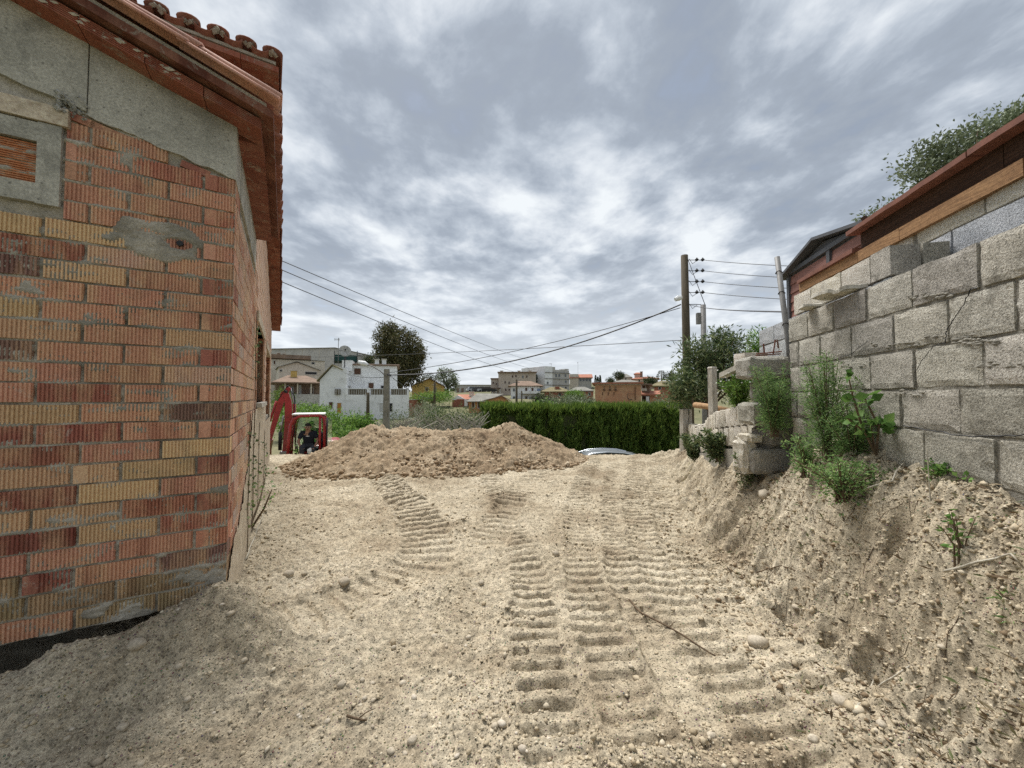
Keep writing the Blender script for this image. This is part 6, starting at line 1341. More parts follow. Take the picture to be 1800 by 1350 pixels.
h.win(509, 517, 680, 691, 'glass', 2.0); h.win(528, 531, 677, 692, 'pale', 2.0); h.win(548, 553, 680, 691, 'shutter', 2.0)
# yellow house
h = House('yellow_house', 'yellow gabled house in front of the hillside trees', 'house', 724, 781, 75, 75, 9); m0, m1, mm_ = h.t(724)[0], h.t(781)[0], h.t(755)[0]
mb = MB(); mb.prism([(m0, 0), (m1, 0), (m1, h.z(680, 781)), (mm_, h.z(666.5, 755)), (h.t(730)[0], h.z(673.5, 730)), (m0, h.z(680, 724))], 'y', 0, 9); mb.build('wall', WM['yellow'], h.o)
for (A, B) in (((722, 680), (755, 665.6)), ((755, 665.6), (783, 680.6))):
    mb = MB(); mb.prism([(h.t(A[0])[0], h.z(A[1], A[0])), (h.t(B[0])[0], h.z(B[1], B[0])), (h.t(B[0])[0], h.z(B[1] - 1.2, B[0])), (h.t(A[0])[0], h.z(A[1] - 1.2, A[0]))], 'y', -.5, 9.3); mb.build('roof_slope', RM['tile'], h.o)
h.win(748, 753, 681, 687, 'shutter'); h.win(763, 767, 682, 687, 'glass')
h = House('carport', 'dark carport roof in front of the yellow house', 'carport', 752, 792, 60, 60, 4); h.box('roof', M['shed_grey'], 752, 792, 693.5, 695.5)
for q in (754, 772, 789): h.box('post', M['cable'], q, q + 1, 695.7, None, 0, .15)
h = House('pink_wall', 'reddish roadside wall beside the white house', 'wall', 721, 745, 49, 53, .3); h.box('wall', WM['brickred'], 721, 745, 703, None, 0, .3); h.box('coping', WM['grey'], 720.8, 745.2, 702.2, 702.9, -.05, .35)
# orange houses in the dip
h = House('orange_house', 'orange house with white gable end and red tiled roof', 'house', 795, 832, 62, 62, 9); m0, m1, mm_ = h.t(795)[0], h.t(817)[0], h.t(805)[0]
h.box('wall', WM['brickred'], 795, 832, 702); mb = MB(); mb.prism([(m0, h.z(703, 800)), (m1, h.z(703, 815)), (m1, h.z(701, 815)), (mm_, h.z(695, 805)), (m0, h.z(701, 797))], 'y', -.03, 8); mb.build('gable', WM['white'], h.o); h.roof('roof', RM['red'], 806, 838, 701.5, 693, .3, 0.2, 9, 'gable'); h.box('side_wall', WM['white'], 816.5, 822, 702, 714, -.4, 0); h.chimney(829, 689, 696, .8, WM['cream'], 2.0)
h = House('orange_house', 'orange house with dark sloping roof beside the hedge', 'house', 824, 894, 55, 55, 8); m0 = h.t(824)[0]; q_ = h.t(850)[0]; r_ = h.t(882)[0]; e_ = h.t(894)[0]
h.box('wall', WM['orange'], 824, 850, 706); mb = MB(); mb.prism([(q_ + .01, 0), (e_, 0), (e_, h.z(705, 894)), (r_, h.z(696.5, 882)), (q_ + .01, h.z(704.5, 850))], 'y', -.15, 8); mb.build('gable_wall', WM['orange'], h.o)
mb = MB(); mb.add([(m0 - .3, -.6, h.z(705.5, 824)), (q_ + .3, -.6, h.z(705, 850)), (r_ + .2, 3.5, h.z(692, 882)), (h.t(835)[0], 3.5, h.z(691, 835)), (m0 - .3, -.6, h.z(706.5, 824)), (q_ + .3, -.6, h.z(706, 850)), (r_ + .2, 3.5, h.z(693, 882)), (h.t(835)[0], 3.5, h.z(692, 835))], [(0, 1, 2, 3), (7, 6, 5, 4), (0, 4, 5, 1), (1, 5, 6, 2), (2, 6, 7, 3), (3, 7, 4, 0)]); mb.build('roof', RM['grey'], h.o)
mb = MB(); mb.prism([(q_ - .2, h.z(705.6, 850)), (r_, h.z(696.6, 882)), (e_ + .3, h.z(705, 894)), (e_ + .3, h.z(703.6, 894)), (r_, h.z(695.3, 882)), (q_ - .2, h.z(704.2, 850))], 'y', -.4, 7.8); mb.build('verge', RM['tile'], h.o)
h.win(830, 834, 707, 717, 'shutter'); h.win(840, 845, 707, 717, 'shutter'); h.win(886, 892, 709, 722, 'pale', -.15); h.win(862, 868, 729, 735, 'dark', -.15)
# beige apartments
h = House('apartment_block', 'long beige three-storey apartment block on the slope', 'building', 876, 942, 110, 110, 10); h.box('wall', WM['beige'], 876, 942, 655.5); h.box('roof', RM['tile'], 874.5, 943.5, 653.6, 655.3, -.8, 10.5); h.box('side_wing', WM['beige'], 863, 875.5, 666.5, None, .5, 7); h.box('wing_roof', RM['tile'], 862, 876, 664.5, 666.3, 0, 7.4)
for q in (881, 913, 933): h.chimney(q, 650.5, 655, .8, WM['cream'], 4.0)
for q, yt in ((907, 659), (919, 660.5), (901, 660), (926, 660), (888, 670), (895, 671), (889, 683), (895, 683), (867, 671), (873, 673)): h.win(q - 1.3, q + 1.3, yt, yt + 4, 'shutter' if q != 919 else 'glass')
h.box('awning', M['shutter'], 863, 881, 682, 683.2, -1.5, 0)
for q in (866, 872, 879): h.box('awning_post', WM['white'], q, q + .7, 683.4, None, -1.5, -1.3)
# white balconied house
h = House('balcony_house', 'white three-storey house with stacked balconies and tiled roof', 'house', 898, 951, 84, 84, 9); h.box('wall', WM['white'], 898, 949, 678); h.roof('roof', RM['tile'], 897, 951, 678, 668.5, .5, 0, 9, 'hip')
for yb3 in (691.5, 706): 
    h.box('balcony', WM['white'], 918, 949, yb3 - 4, yb3, -1.3, -1.15); h.box('balcony_slab', WM['grey'], 917.5, 949.5, yb3 + .2, yb3 + 1.2, -1.35, -.01)
for q, yt in ((925, 682), (936, 682), (925, 697), (936, 697)): h.win(q - 1.6, q + 1.6, yt, yt + 6, 'shutter')
h.win(944.5, 947, 683, 687.5, 'blue'); h.win(948, 950, 683, 687.5, 'blue', -.02); h.win(902, 905, 683, 688, 'glass'); h.win(902, 905, 697, 702, 'glass')
# tower block
h = House('tower_block', 'pale grey tower block with banded floors and stepped parapet', 'building', 971, 1001, 118, 122, 12); h.box('wall', WM['grey'], 971, 1001, 654); h.box('side_wall', WM['white'], 957.5, 970.8, 644, None, -.1, 12); h.box('parapet', WM['grey'], 970.9, 976, 645, 654, 0, 8); h.box('parapet', WM['grey'], 976.2, 1000.5, 650.5, 653.9, 0, 8); h.box('parapet', WM['grey'], 994, 1000, 648.5, 650.4, 0, 3)
for yb4 in (655, 665.5, 676.5): h.box('floor_band', RM['grey'], 957, 1001.5, yb4, yb4 + 1, -.3, -.11)
for q in (977.5, 983, 994): h.win(q - 1.6, q + 1.6, 657.5, 662.5, 'glass')
for q in (994.5,): h.win(q - 1.4, q + 1.4, 669, 673, 'glass'); h.win(q - 1.3, q + 1.3, 680, 683, 'dark')
h.win(961, 963.5, 671, 675, 'glass', -.1)
h = House('red_roof_house', 'cream house with red roof and glazed gallery beside the tower block', 'house', 1001.5, 1040, 128, 128, 9); h.box('wall', WM['cream'], 1001.5, 1017, 657.5); h.box('gallery', WM['grey'], 1017.2, 1040, 664, None, .5, 9); h.roof('roof', RM['red'], 1003, 1040, 663.5, 656.5, .4, 0, 9, 'gable')
for i in range(4): h.win(1018.5 + i * 5.5, 1022.5 + i * 5.5, 665.5, 670, 'glass', .5)
h = House('brick_cottage', 'long low brick cottage with grey tiled roof', 'house', 955, 1003, 82, 82, 9); h.box('wall', WM['brickred'], 957, 1000, 688); h.roof('roof', RM['moss'], 953, 1001, 688, 679.5, .4, 0, 9, 'hip'); h.chimney(980, 679, 685, 1.0, WM['brickred'], 2.0); h.win(982, 986, 691, 696, 'dark'); h.win(994, 998, 691, 696, 'dark')
h = House('brick_cottage', 'second low brick cottage with green netting at its side', 'house', 1003, 1043, 76, 76, 9); h.box('wall', WM['brickred'], 1014, 1043, 687); h.roof('roof', RM['grey'], 1003, 1040, 686.5, 679, .4, 0, 9, 'hip'); h.win(1034, 1038, 690, 695, 'dark')
mb = MB(); q0, q1 = h.t(1002)[0], h.t(1022)[0]; mb.add([(q0, -.5, h.z(690, 1002)), (q0 + 2, -.5, h.z(688.5, 1006)), (q1, -.5, h.z(700, 1022)), (q0 + 1, -.5, h.z(699, 1004)), (q0, -.7, h.z(690, 1002)), (q0 + 2, -.7, h.z(688.5, 1006)), (q1, -.7, h.z(700, 1022)), (q0 + 1, -.7, h.z(699, 1004))], [(0, 1, 2, 3), (7, 6, 5, 4), (0, 4, 5, 1), (1, 5, 6, 2), (2, 6, 7, 3), (3, 7, 4, 0)]); mb.build('netting', M['net'], h.o)
# orange brick building
h = House('orange_brick_building', 'tall bare orange brick building with flat eaves behind the hedge', 'building', 1046, 1127, 50, 50, 10); h.box('wall', WM['obrick'], 1046, 1127, 675); h.box('roof_eaves', RM['red'], 1041, 1131, 672.2, 674.8, -.6, 10.4); h.box('cornice', WM['beige'], 1046.5, 1126.5, 675.2, 677.0, -.10, -.003)
for i, q in enumerate((1062, 1072, 1082)):
    h.box('vent_hood', M['shutter'], q - 1.8, q + 1.8, 684, 687, -.22, -.003); h.box('vent_stack', WM['brown'], q - .7, q + .7, 679, 683.8, -.12, -.003); h.box('pipe_scar', M['shutter'], q - 3.5, q - 2.2, 689, 695, -.05, -.003)
w = h.win(1065, 1084, 712, 724, 'pale')
for i in range(6): h.box('bar', M['frame'], 1066.5 + i * 3, 1067 + i * 3, 712, 724, -.12, -.09, parent=w)
h.box('down_pipe', M['shutter'], 1116, 1116.9, 680, 703, -.12, -.003); h.box('awning_frame', M['cable'], 1102.5, 1115.9, 692, 692.6, -.3, -.25); h.box('awning_frame', M['cable'], 1102.5, 1103.1, 692.7, 700, -.3, -.25)
mb = MB(); mb.tube([(h.t(1103)[0], -.28, h.z(699.5, 1103)), (h.t(1106)[0], -.28, h.z(703, 1106)), (h.t(1111)[0], -.28, h.z(702, 1111))], .05, 5); mb.build('awning_arm', M['cable'], h.o)
h = House('balcony_block', 'brick house with two deep balconies right of the orange building', 'house', 1127.5, 1158, 55, 55, 8); h.box('wall', WM['obrick'], 1142, 1200, 693, None, 0, 8); h.box('recess_wall', WM['brown'], 1127.5, 1141.9, 676, None, .8, 8); h.box('roof', RM['tile'], 1127, 1146, 674.6, 677, -.4, 8); h.roof('lower_roof', RM['red'], 1127, 1157, 693, 686.5, .3, 0, 4, 'gable')
h.box('balcony', WM['cream'], 1127.6, 1137, 683, 687, -.3, -.15); h.box('balcony_slab', WM['grey'], 1127.6, 1146, 707.5, 709, -.5, .79); h.box('screen', WM['white'], 1135.5, 1141, 697, 707.3, -.2, .0); h.win(1128.5, 1135, 697, 707, 'shutter', .8); h.win(1131, 1136, 711, 720, 'dark', .8); h.win(1129, 1134, 678, 682, 'shutter', .8)
h = House('hill_house', 'low brick house with grey hipped roof near the oleander', 'house', 1148, 1190, 70, 70, 8); h.box('wall', WM['brickred'], 1150, 1188, 678); h.roof('roof', RM['moss'], 1147, 1190, 678, 668, .4, 0, 8, 'hip'); h.chimney(1168, 672, 677, .7, WM['brickred'], 1.0); h.win(1158, 1162, 680.5, 684, 'dark')
h = House('hill_house', 'yellowish house with grey gable on the hilltop', 'house', 1083, 1112, 135, 135, 8); h.box('wall', WM['cream'], 1083, 1112, 663); h.roof('roof', RM['grey'], 1082, 1110, 663, 656, .3, 0, 8, 'hip'); h.win(1090, 1092, 665, 668, 'dark'); h.win(1099, 1101, 665, 668, 'dark')
h = House('hill_house', 'wide grey-roofed house below the hilltop villas', 'house', 1080, 1122, 100, 100, 8); h.box('wall', WM['cream'], 1081, 1121, 671.5); h.roof('roof', RM['grey'], 1079, 1122, 671.5, 666.5, .3, 0, 8, 'hip')
h = House('villa', 'pink villa with stepped red roofs on the hilltop', 'house', 1112, 1158, 128, 128, 9); h.box('wall', WM['pink'], 1113, 1157, 665.5); h.roof('roof', RM['red'], 1111, 1158, 665.5, 661, .3, 0, 9, 'hip'); h.box('tower', WM['pink'], 1115, 1127, 656, None, 3, 8); h.roof('tower_roof', RM['red'], 1114.5, 1127.5, 656, 653, .2, 3, 8, 'hip'); h.chimney(1127.5, 652.5, 660, .8, WM['brown'], 3.0)
for q in (1124, 1133, 1154): h.win(q - 1.2, q + 1.2, 667.5, 671, 'dark')
h = House('industrial_hall', 'distant low grey hall beyond the orange houses', 'warehouse', 800, 866, 150, 150, 20); h.box('wall', WM['grey'], 800, 866, 677); h.box('roof_edge', RM['grey'], 799.5, 866.5, 676.2, 676.9, -.3, 20)
for i in range(8): h.box('gate', WM['brown'], 803 + i * 8, 807 + i * 8, 682, 690, -.1, -.003)
# cars parked on the far slope
def far_car(label, px, py, y_, mat, rz=0.0, L_=4.1):
    p = P(px, py, y_); o = tag(empty('parked_car', p, rz), label, 'car'); mb = MB(); mb.prism([(-2.05, .25), (2.05, .25), (2.08, .7), (1.3, .85), (-1.95, .88), (-2.08, .7)], 'y', -.82, .82); mb.build('body', mat, o); mb = MB(); mb.prism([(-1.7, .885), (1.0, .86), (.35, 1.38), (-1.25, 1.4)], 'y', -.7, .7); mb.build('cabin', M['glass'], o)
    for sx in (-1.3, 1.3):
        for sy in (-.84, .72): mb = MB(); mb.tube([(sx, sy, .31), (sx, sy + .12, .31)], .31, 10); mb.build('wheel', M['black'], o)
for i, px in enumerate((833, 842, 851, 859)): far_car(('grey car parked at the start of the far row', 'dark car parked second in the far row', 'silver car parked third in the far row', 'black car parked last in the far row')[i], px, 689, 105, (M['silver'], M['shed_grey'], M['silver'], M['black'])[i], .3)

# ------------------------------------------------------------------ silver car below the crest
cp0 = P(1052, 790, 18.0); car = tag(empty('silver_car', (cp0.x - 0.1, 18.0, -2.57)), 'silver hatchback parked on the lower road, only its roof showing', 'car')
def loft(secs, name, mat, parent, smooth=True):
    n = len(secs[0]); vs = [v for s in secs for v in s]; fs = []
    for i in range(len(secs) - 1):
        for k in range(n): fs.append((i * n + k, i * n + (k + 1) % n, (i + 1) * n + (k + 1) % n, (i + 1) * n + k))
    fs += [tuple(range(n))[::-1], tuple((len(secs) - 1) * n + k for k in range(n))]; return MB().add(vs, fs).build(name, mat, parent, smooth)
def car_sec(x, zb, zt, wb, wt): return [(x, -wb, zb), (x, -wb, (zb + zt) / 2), (x, -wt, zt - .05), (x, -wt * .8, zt), (x, wt * .8, zt), (x, wt, zt - .05), (x, wb, (zb + zt) / 2), (x, wb, zb)]
loft([car_sec(-2.1, .35, .70, .7, .62), car_sec(-1.9, .25, .80, .84, .74), car_sec(-1.0, .22, .93, .88, .80), (car_sec(0, .22, .98, .89, .82)), car_sec(1.3, .22, 1.0, .88, .80), car_sec(1.95, .26, .98, .84, .74), car_sec(2.08, .40, .85, .76, .66)], 'body', M['silver'], car)
def cab(x, z, w): return [(x, -w, .95), (x, -w * .93, (z + .95) / 2), (x, -w * .80, z - .04), (x, -w * .6, z), (x, w * .6, z), (x, w * .80, z - .04), (x, w * .93, (z + .95) / 2), (x, w, .95)]
loft([cab(-1.15, .97, .80), cab(-.75, 1.22, .80), cab(-.35, 1.40, .80), cab(.3, 1.46, .80), cab(1.1, 1.42, .79), cab(1.55, 1.30, .77), cab(1.85, .99, .74)], 'greenhouse', M['glass'], car)
loft([[(x, -w, z - .03), (x, -w * .75, z), (x, w * .75, z), (x, w, z - .03), (x, w * .9, z - .06), (x, -w * .9, z - .06)] for x, z, w in ((-.62, 1.33, .56), (-.35, 1.425, .62), (.3, 1.485, .64), (1.0, 1.455, .64), (1.5, 1.37, .60), (1.78, 1.335, .56))], 'roof_panel', M['silver'], car)
for sy in (-.68, .68):
    mb = MB(); mb.tube([(-1.18, sy * 1.12, .98), (-.75, sy * 1.05, 1.26), (-.3, sy * .98, 1.42), (.4, sy * .96, 1.475), (1.1, sy * .96, 1.44), (1.55, sy * .97, 1.34), (1.9, sy * 1.03, 1.0)], .035, 6); mb.build('roof_rail', M['silver'], car, True)
    mb = MB(); mb.tube([(.35, sy * 1.16, .96), (.33, sy * 1.0, 1.46)], .03, 5); mb.build('door_pillar', M['black'], car); mb = MB(); mb.tube([(-.95, sy * 1.30, 1.02), (-.85, sy * 1.42, 1.06)], [.05, .09], 8); mb.build('mirror', M['silver'], car)
for sx in (-1.35, 1.3):
    for sy in (-.86, .68): mb = MB(); mb.tube([(sx, sy, .31), (sx, sy + .18, .31)], .32, 16); w = mb.build('wheel', M['black'], car); mb = MB(); mb.tube([(sx, sy - .006, .31), (sx, sy + .186, .31)], .19, 12); mb.build('rim', M['steel'], w)
for sy in (-.6, .6): mb = MB(); mb.box(-2.12, -2.02, sy - .16, sy + .16, .58, .70); mb.build('headlight', M['frame'], car); mb = MB(); mb.box(2.0, 2.09, sy - .12, sy + .12, .75, .92); mb.build('tail_light', M['red_paint'], car)

# ------------------------------------------------------------------ mini excavator and its driver (local +x forward, +y the driver's left)
EX = Vector((-6.30, 12.0, 0)); EZ = -1.18; ERZ = math.pi + 0.40
ex = tag(empty('mini_excavator', (EX.x, EX.y, EZ), ERZ), 'red mini excavator with glazed cab and folded arm beside the brick house', 'excavator')
def bxo(name, mat, x0, x1, y0, y1, z0, z1, parent=ex, bev=0.02):
    mb = MB(); mb.box(x0, x1, y0, y1, z0, z1); o = mb.build(name, mat, parent)
    m_ = o.modifiers.new('bevel', 'BEVEL'); m_.width = bev; m_.segments = 2; return o
for sy in (-.48, .48):
    prof = [(-.85 + .2 * math.cos(a), .22 + .2 * math.sin(a)) for a in np.linspace(math.pi / 2, 3 * math.pi / 2, 8)] + [(.55 + .2 * math.cos(a), .22 + .2 * math.sin(a)) for a in np.linspace(-math.pi / 2, math.pi / 2, 8)]
    mb = MB(); mb.prism(prof, 'y', sy - .13, sy + .13); tk = mb.build('track', M['black'], ex)
    for i in range(3): mb = MB(); mb.tube([(-.7 + i * .55, sy - .15, .2), (-.7 + i * .55, sy + .15, .2)], .1, 10); mb.build('roller', M['steel'], tk)
bxo('undercarriage', M['shed_grey'], -.5, .4, -.34, .34, .15, .45); bxo('blade', M['red_paint'], .95, 1.02, -.6, .6, .08, .36)
bxo('upper_body', M['red_paint'], -.85, .38, -.58, .56, .5, .74, bev=.05); bxo('engine_cover', M['red_paint'], -.88, -.42, -.56, .50, .745, 1.25, bev=.1); bxo('side_tank', M['red_paint'], -.4, .3, -.56, -.16, .745, 1.05, bev=.06)
cabin = bxo('cab_floor', M['black'], -.45, .5, -.10, .62, .742, .78)
# cab frame: rounded front corner, red tubes
def pipe(name, pts, r, mat, parent=ex, n=8, smooth=True): mb = MB(); mb.tube(pts, r, n); return mb.build(name, mat, parent, smooth)
for sy in (.60, -.10):
    cf = pipe('cab_frame', [(.50, sy, .70), (.48, sy, 1.35), (.44, sy, 1.75), (.36, sy, 1.93), (.2, sy, 2.01), (-.30, sy, 2.02), (-.43, sy, 1.95), (-.46, sy, 1.7), (-.46, sy, .75)], .045, M['red_paint'])
pipe('cab_frame', [(-.33, .60, .76), (-.33, .60, 1.98)], .035, M['red_paint']); pipe('door_edge', [(-.52, .66, .80), (-.53, .66, 1.95)], .025, M['black']); 
rfm = MB(); rfm.prism([(.42, -.12), (.42, .62), (-.46, .62), (-.46, -.12)], 'z', 2.035, 2.085); ro = rfm.build('cab_roof', M['white_paint'], ex); bv = ro.modifiers.new('bevel', 'BEVEL'); bv.width = .03; bv.segments = 2
bxo('roof_lining', M['black'], -.40, .36, -.07, .57, 1.97, 2.03, bev=.01)
bxo('front_window', M['cab_glass'], .468, .480, -.06, .56, .95, 1.80, bev=.002); bxo('rear_window', M['cab_glass'], -.47, -.462, -.06, .56, 1.1, 1.9, bev=.002); bxo('side_window', M['cab_glass'], -.4, .42, -.108, -.10, 1.05, 1.92, bev=.002); bxo('open_door', M['cab_glass'], -.66, -.54, .668, .676, .85, 1.9, bev=.002)
st_o = bxo('seat', M['black'], -.36, .08, .06, .48, .95, 1.04, bev=.04); bxo('seat_back', M['black'], -.40, -.30, .08, .46, 1.0, 1.5, bev=.04); bxo('seat_base', M['shed_grey'], -.3, .02, .12, .42, .782, .948)
for sy in (.02, .52): pipe('control_lever', [(.22, sy, .785), (.28, sy, 1.18)], .014, M['black'])
# boom swing post, boom, dipper, bucket, rams
bxo('swing_post', M['steel'], .52, .80, -.24, -.02, .55, .92, bev=.03)
def limb(name, pts, hw, hs, mat, parent=ex):
    """box-section arm through pts in the x-z plane; hs = half depth at each point"""
    secs = []
    for i, (x, z) in enumerate(pts):
        a = Vector(pts[max(i - 1, 0)]); b = Vector(pts[min(i + 1, len(pts) - 1)]); d = (b - a).normalized(); nrm = Vector((-d.y, d.x)) * hs[i]
        secs.append([(x + nrm.x, YB - hw, z + nrm.y), (x + nrm.x, YB + hw, z + nrm.y), (x - nrm.x, YB + hw, z - nrm.y), (x - nrm.x, YB - hw, z - nrm.y)])
    return loft(secs, name, mat, parent, False)
YB = -.13
limb('boom', [(.66, .85), (.60, 1.35), (.58, 1.9), (.60, 2.40), (.66, 2.72)], .065, [.08, .10, .105, .09, .06], M['red_paint'])
limb('dipper', [(.56, 2.86), (.72, 2.68), (.90, 2.05), (1.08, 1.25)], .055, [.045, .085, .075, .05], M['red_paint'])
bk = limb('bucket', [(1.08, 1.30), (1.20, 1.0), (1.18, .72), (1.02, .56)], .2, [.08, .15, .14, .03], M['red_paint'])
for i in range(4): yy_ = YB - .17 + i * .11; mb = MB(); mb.tube([(1.04, yy_, .60), (.92, yy_, .50)], [.03, .012], 5); mb.build('tooth', M['steel'], bk)
pipe('boom_ram', [(.80, YB, .95), (.80, YB, 1.5)], .05, M['black']); pipe('boom_ram_rod', [(.80, YB, 1.5), (.72, YB, 2.0)], .03, M['steel']); pipe('dipper_ram', [(.42, YB, 1.75), (.44, YB, 2.35)], .045, M['red_paint']); pipe('dipper_ram_rod', [(.44, YB, 2.35), (.55, YB, 2.84)], .026, M['steel']); pipe('bucket_ram', [(.92, YB, 2.45), (1.08, YB, 1.85)], .036, M['red_paint']); pipe('bucket_ram_rod', [(1.08, YB, 1.85), (1.18, YB, 1.35)], .024, M['steel'])
for sy in (-.05, .05): pipe('hose', [(.54, YB + sy, .95), (.42, YB + sy, 1.5), (.40, YB + sy, 2.0), (.44, YB + sy, 2.6), (.62, YB + sy, 2.93), (.86, YB + sy, 2.5)], .014, M['black'], n=5)
pipe('pivot_pin', [(.66, YB - .13, 2.74), (.66, YB + .13, 2.74)], .05, M['black']); bxo('work_lamp', M['frame'], .74, .82, YB + .08, YB + .16, 1.72, 1.80, bev=.01)
# the driver, hunched on the sill of the open cab
dr_loc = Matrix.Translation((EX.x, EX.y, EZ)) @ Matrix.Rotation(ERZ, 4, 'Z')
def skin_fig(name, verts, edges, radii, mat, parent=None, sub=2, root=0):
    me = bpy.data.meshes.new(name); me.from_pydata(verts, edges, []); me.materials.append(mat); o = link(name, me, parent)
    bm = bmesh.new(); bm.from_mesh(me); ly = bm.verts.layers.skin.verify(); bm.verts.ensure_lookup_table()
    for v, r in zip(bm.verts, radii): v[ly].radius = r if hasattr(r, '__len__') else (r, r); v[ly].use_root = False
    bm.verts[root][ly].use_root = True; bm.to_mesh(me); bm.free()
    m_ = o.modifiers.new('skin', 'SKIN'); m_.use_smooth_shade = True; s_ = o.modifiers.new('sub', 'SUBSURF'); s_.levels = sub; s_.render_levels = sub; return o
# local coordinates in the excavator: he faces out of the door (+y), sitting on the seat edge, leaning forward
PV = {'pel': (-.02, .34, 1.10), 'bel': (-.02, .36, 1.24), 'che': (-.01, .42, 1.42), 'nec': (0, .47, 1.56), 'hea': (.0, .51, 1.64), 'top': (.0, .52, 1.73),
      'lsh': (.17, .43, 1.50), 'lel': (.25, .50, 1.24), 'lwr': (.16, .66, 1.10), 'lha': (.12, .72, 1.07), 'rsh': (-.19, .43, 1.50), 'rel': (-.28, .50, 1.25), 'rwr': (-.20, .66, 1.10), 'rha': (-.16, .72, 1.06),
      'lhi': (.08, .36, 1.08), 'lkn': (.13, .72, 1.10), 'lan': (.12, .78, .72), 'lto': (.13, .92, .68), 'rhi': (-.12, .36, 1.08), 'rkn': (-.16, .72, 1.06), 'ran': (-.14, .76, .70), 'rto': (-.15, .90, .66)}
keys = list(PV); idx = {k: i for i, k in enumerate(keys)}
ED = [('pel', 'bel'), ('bel', 'che'), ('che', 'nec'), ('nec', 'hea'), ('hea', 'top'), ('che', 'lsh'), ('lsh', 'lel'), ('lel', 'lwr'), ('lwr', 'lha'), ('che', 'rsh'), ('rsh', 'rel'), ('rel', 'rwr'), ('rwr', 'rha'), ('pel', 'lhi'), ('lhi', 'lkn'), ('lkn', 'lan'), ('lan', 'lto'), ('pel', 'rhi'), ('rhi', 'rkn'), ('rkn', 'ran'), ('ran', 'rto')]
RD = {'pel': (.15, .11), 'bel': (.145, .105), 'che': (.155, .11), 'nec': .055, 'hea': (.08, .09), 'top': (.07, .08), 'lsh': .06, 'lel': .042, 'lwr': .03, 'lha': .032, 'rsh': .06, 'rel': .042, 'rwr': .03, 'rha': .032, 'lhi': .085, 'lkn': .062, 'lan': .042, 'lto': .03, 'rhi': .085, 'rkn': .062, 'ran': .042, 'rto': .03}
pers = skin_fig('person', [PV[k] for k in keys], [(idx[a], idx[b]) for a, b in ED], [RD[k] for k in keys], M['skin'], None, 2, idx['pel'])
pers.matrix_world = dr_loc; tag(pers, 'man in dark navy T-shirt sitting hunched in the excavator cab doorway', 'person')
def sub_fig(name, ks, eds, grow, mat, over=None):
    pv = dict(PV); 
    if over: pv.update(over)
    ix = {k: i for i, k in enumerate(ks)}; rr_ = [tuple(q + grow for q in RD[k]) if hasattr(RD.get(k, .05), '__len__') else RD.get(k, .05) + grow for k in ks]
    return skin_fig(name, [pv[k] for k in ks], [(ix[a], ix[b]) for a, b in eds], rr_, mat, pers, 2, 0)
mid = lambda a, b, t: tuple(PV[a][i] + (PV[b][i] - PV[a][i]) * t for i in range(3))
PV['lsl'] = mid('lsh', 'lel', .75); PV['rsl'] = mid('rsh', 'rel', .75); RD['lsl'] = .05; RD['rsl'] = .05; PV['nek'] = mid('che', 'nec', .7); RD['nek'] = .07
sh_o = sub_fig('shirt', ['pel', 'bel', 'che', 'nek', 'lsh', 'lsl', 'rsh', 'rsl'], [('pel', 'bel'), ('bel', 'che'), ('che', 'nek'), ('che', 'lsh'), ('lsh', 'lsl'), ('che', 'rsh'), ('rsh', 'rsl')], .016, M['shirt'])
sub_fig('trousers', ['pel', 'lhi', 'lkn', 'lan', 'rhi', 'rkn', 'ran'], [('pel', 'lhi'), ('lhi', 'lkn'), ('lkn', 'lan'), ('pel', 'rhi'), ('rhi', 'rkn'), ('rkn', 'ran')], .016, M['trousers'])
for s_ in ('l', 'r'): sub_fig('boot', [s_ + 'an', s_ + 'to'], [(s_ + 'an', s_ + 'to')], .022, M['black'])
hr = MB(); hc = Vector((0, .495, 1.70)); hv, hf = [], []
for i in range(5):
    for k in range(12): a = 6.283 * k / 12; e_ = math.pi / 2 * i / 4; hv.append(hc + Vector((.088 * math.cos(a) * math.cos(e_), .098 * math.sin(a) * math.cos(e_) - .012, .085 * math.sin(e_) + .012)))
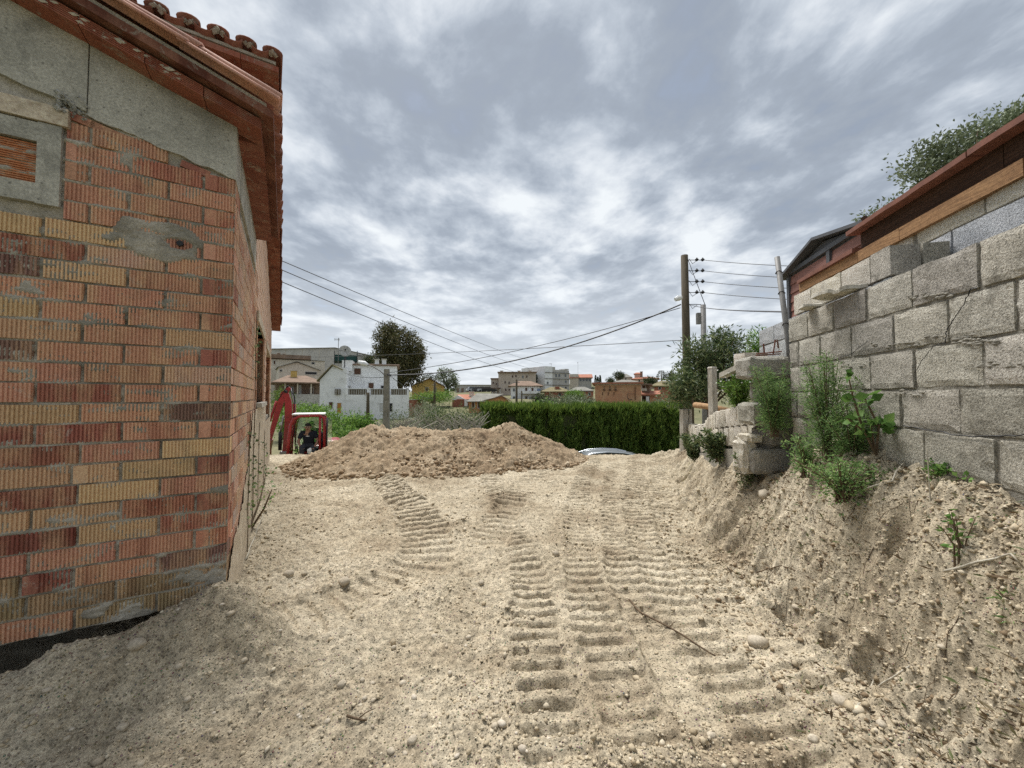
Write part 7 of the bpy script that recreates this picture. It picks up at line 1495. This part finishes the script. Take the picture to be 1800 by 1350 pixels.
for i in range(4):
    for k in range(12): hf.append((i * 12 + k, i * 12 + (k + 1) % 12, (i + 1) * 12 + (k + 1) % 12, (i + 1) * 12 + k))
hr.add(hv, hf).build('hair', M['hair'], pers, True)
for sx in (-.03, .03): mb = MB(); mb.tube([(sx, .592, 1.675), (sx, .602, 1.674)], .011, 8); mb.build('eye', M['black'], pers)
mb = MB(); mb.tube([(0, .585, 1.67), (0, .622, 1.645), (0, .60, 1.638)], [.010, .016, .012], 6); mb.build('nose', M['skin'], pers, True); mb = MB(); mb.box(-.028, .028, .588, .60, 1.605, 1.613); mb.build('mouth', M['rust'], pers)
for sx in (-.085, .085): mb = MB(); mb.tube([(sx, .50, 1.64), (sx * 1.06, .49, 1.69)], [.012, .02], 6); mb.build('ear', M['skin'], pers, True)
for s_, sg in (('l', 1), ('r', -1)):      # fingers curled round the knee and the rag
    hx, hy, hz_ = PV[s_ + 'ha']
    for k in range(4): fx = hx + (k - 1.5) * .019; mb = MB(); ln = (.065, .075, .07, .055)[k]; mb.tube([(fx, hy, hz_), (fx, hy + ln * .55, hz_ + .006), (fx, hy + ln * .8, hz_ - ln * .35)], [.010, .009, .007], 6); mb.build('finger', M['skin'], pers, True)
    mb = MB(); mb.tube([(hx - sg * .025, hy - .02, hz_), (hx - sg * .05, hy + .02, hz_ - .005), (hx - sg * .045, hy + .05, hz_ - .015)], [.012, .011, .008], 6); mb.build('thumb', M['skin'], pers, True)
cm = MB(); cm.tube([(-.05, .572, 1.405), (0.0, .578, 1.412), (.045, .572, 1.402)], [.006, .012, .004], 5); cm.build('chest_mark', M['white_paint'], pers)
rg = link('white_rag', None) if False else empty('white_rag', dr_loc @ Vector((-.08, .80, 1.0))); tag(rg, 'crumpled white rag held between the driver\'s knees', 'rag'); rv = []
bm = bmesh.new(); bmesh.ops.create_icosphere(bm, subdivisions=2, radius=.06)
for v in bm.verts: v.co *= 1 + .4 * mnoise.noise(v.co * 30); v.co.z *= 1.5
me = bpy.data.meshes.new('cloth'); bm.to_mesh(me); bm.free(); me.materials.append(M['white_paint']); link('cloth', me, rg)
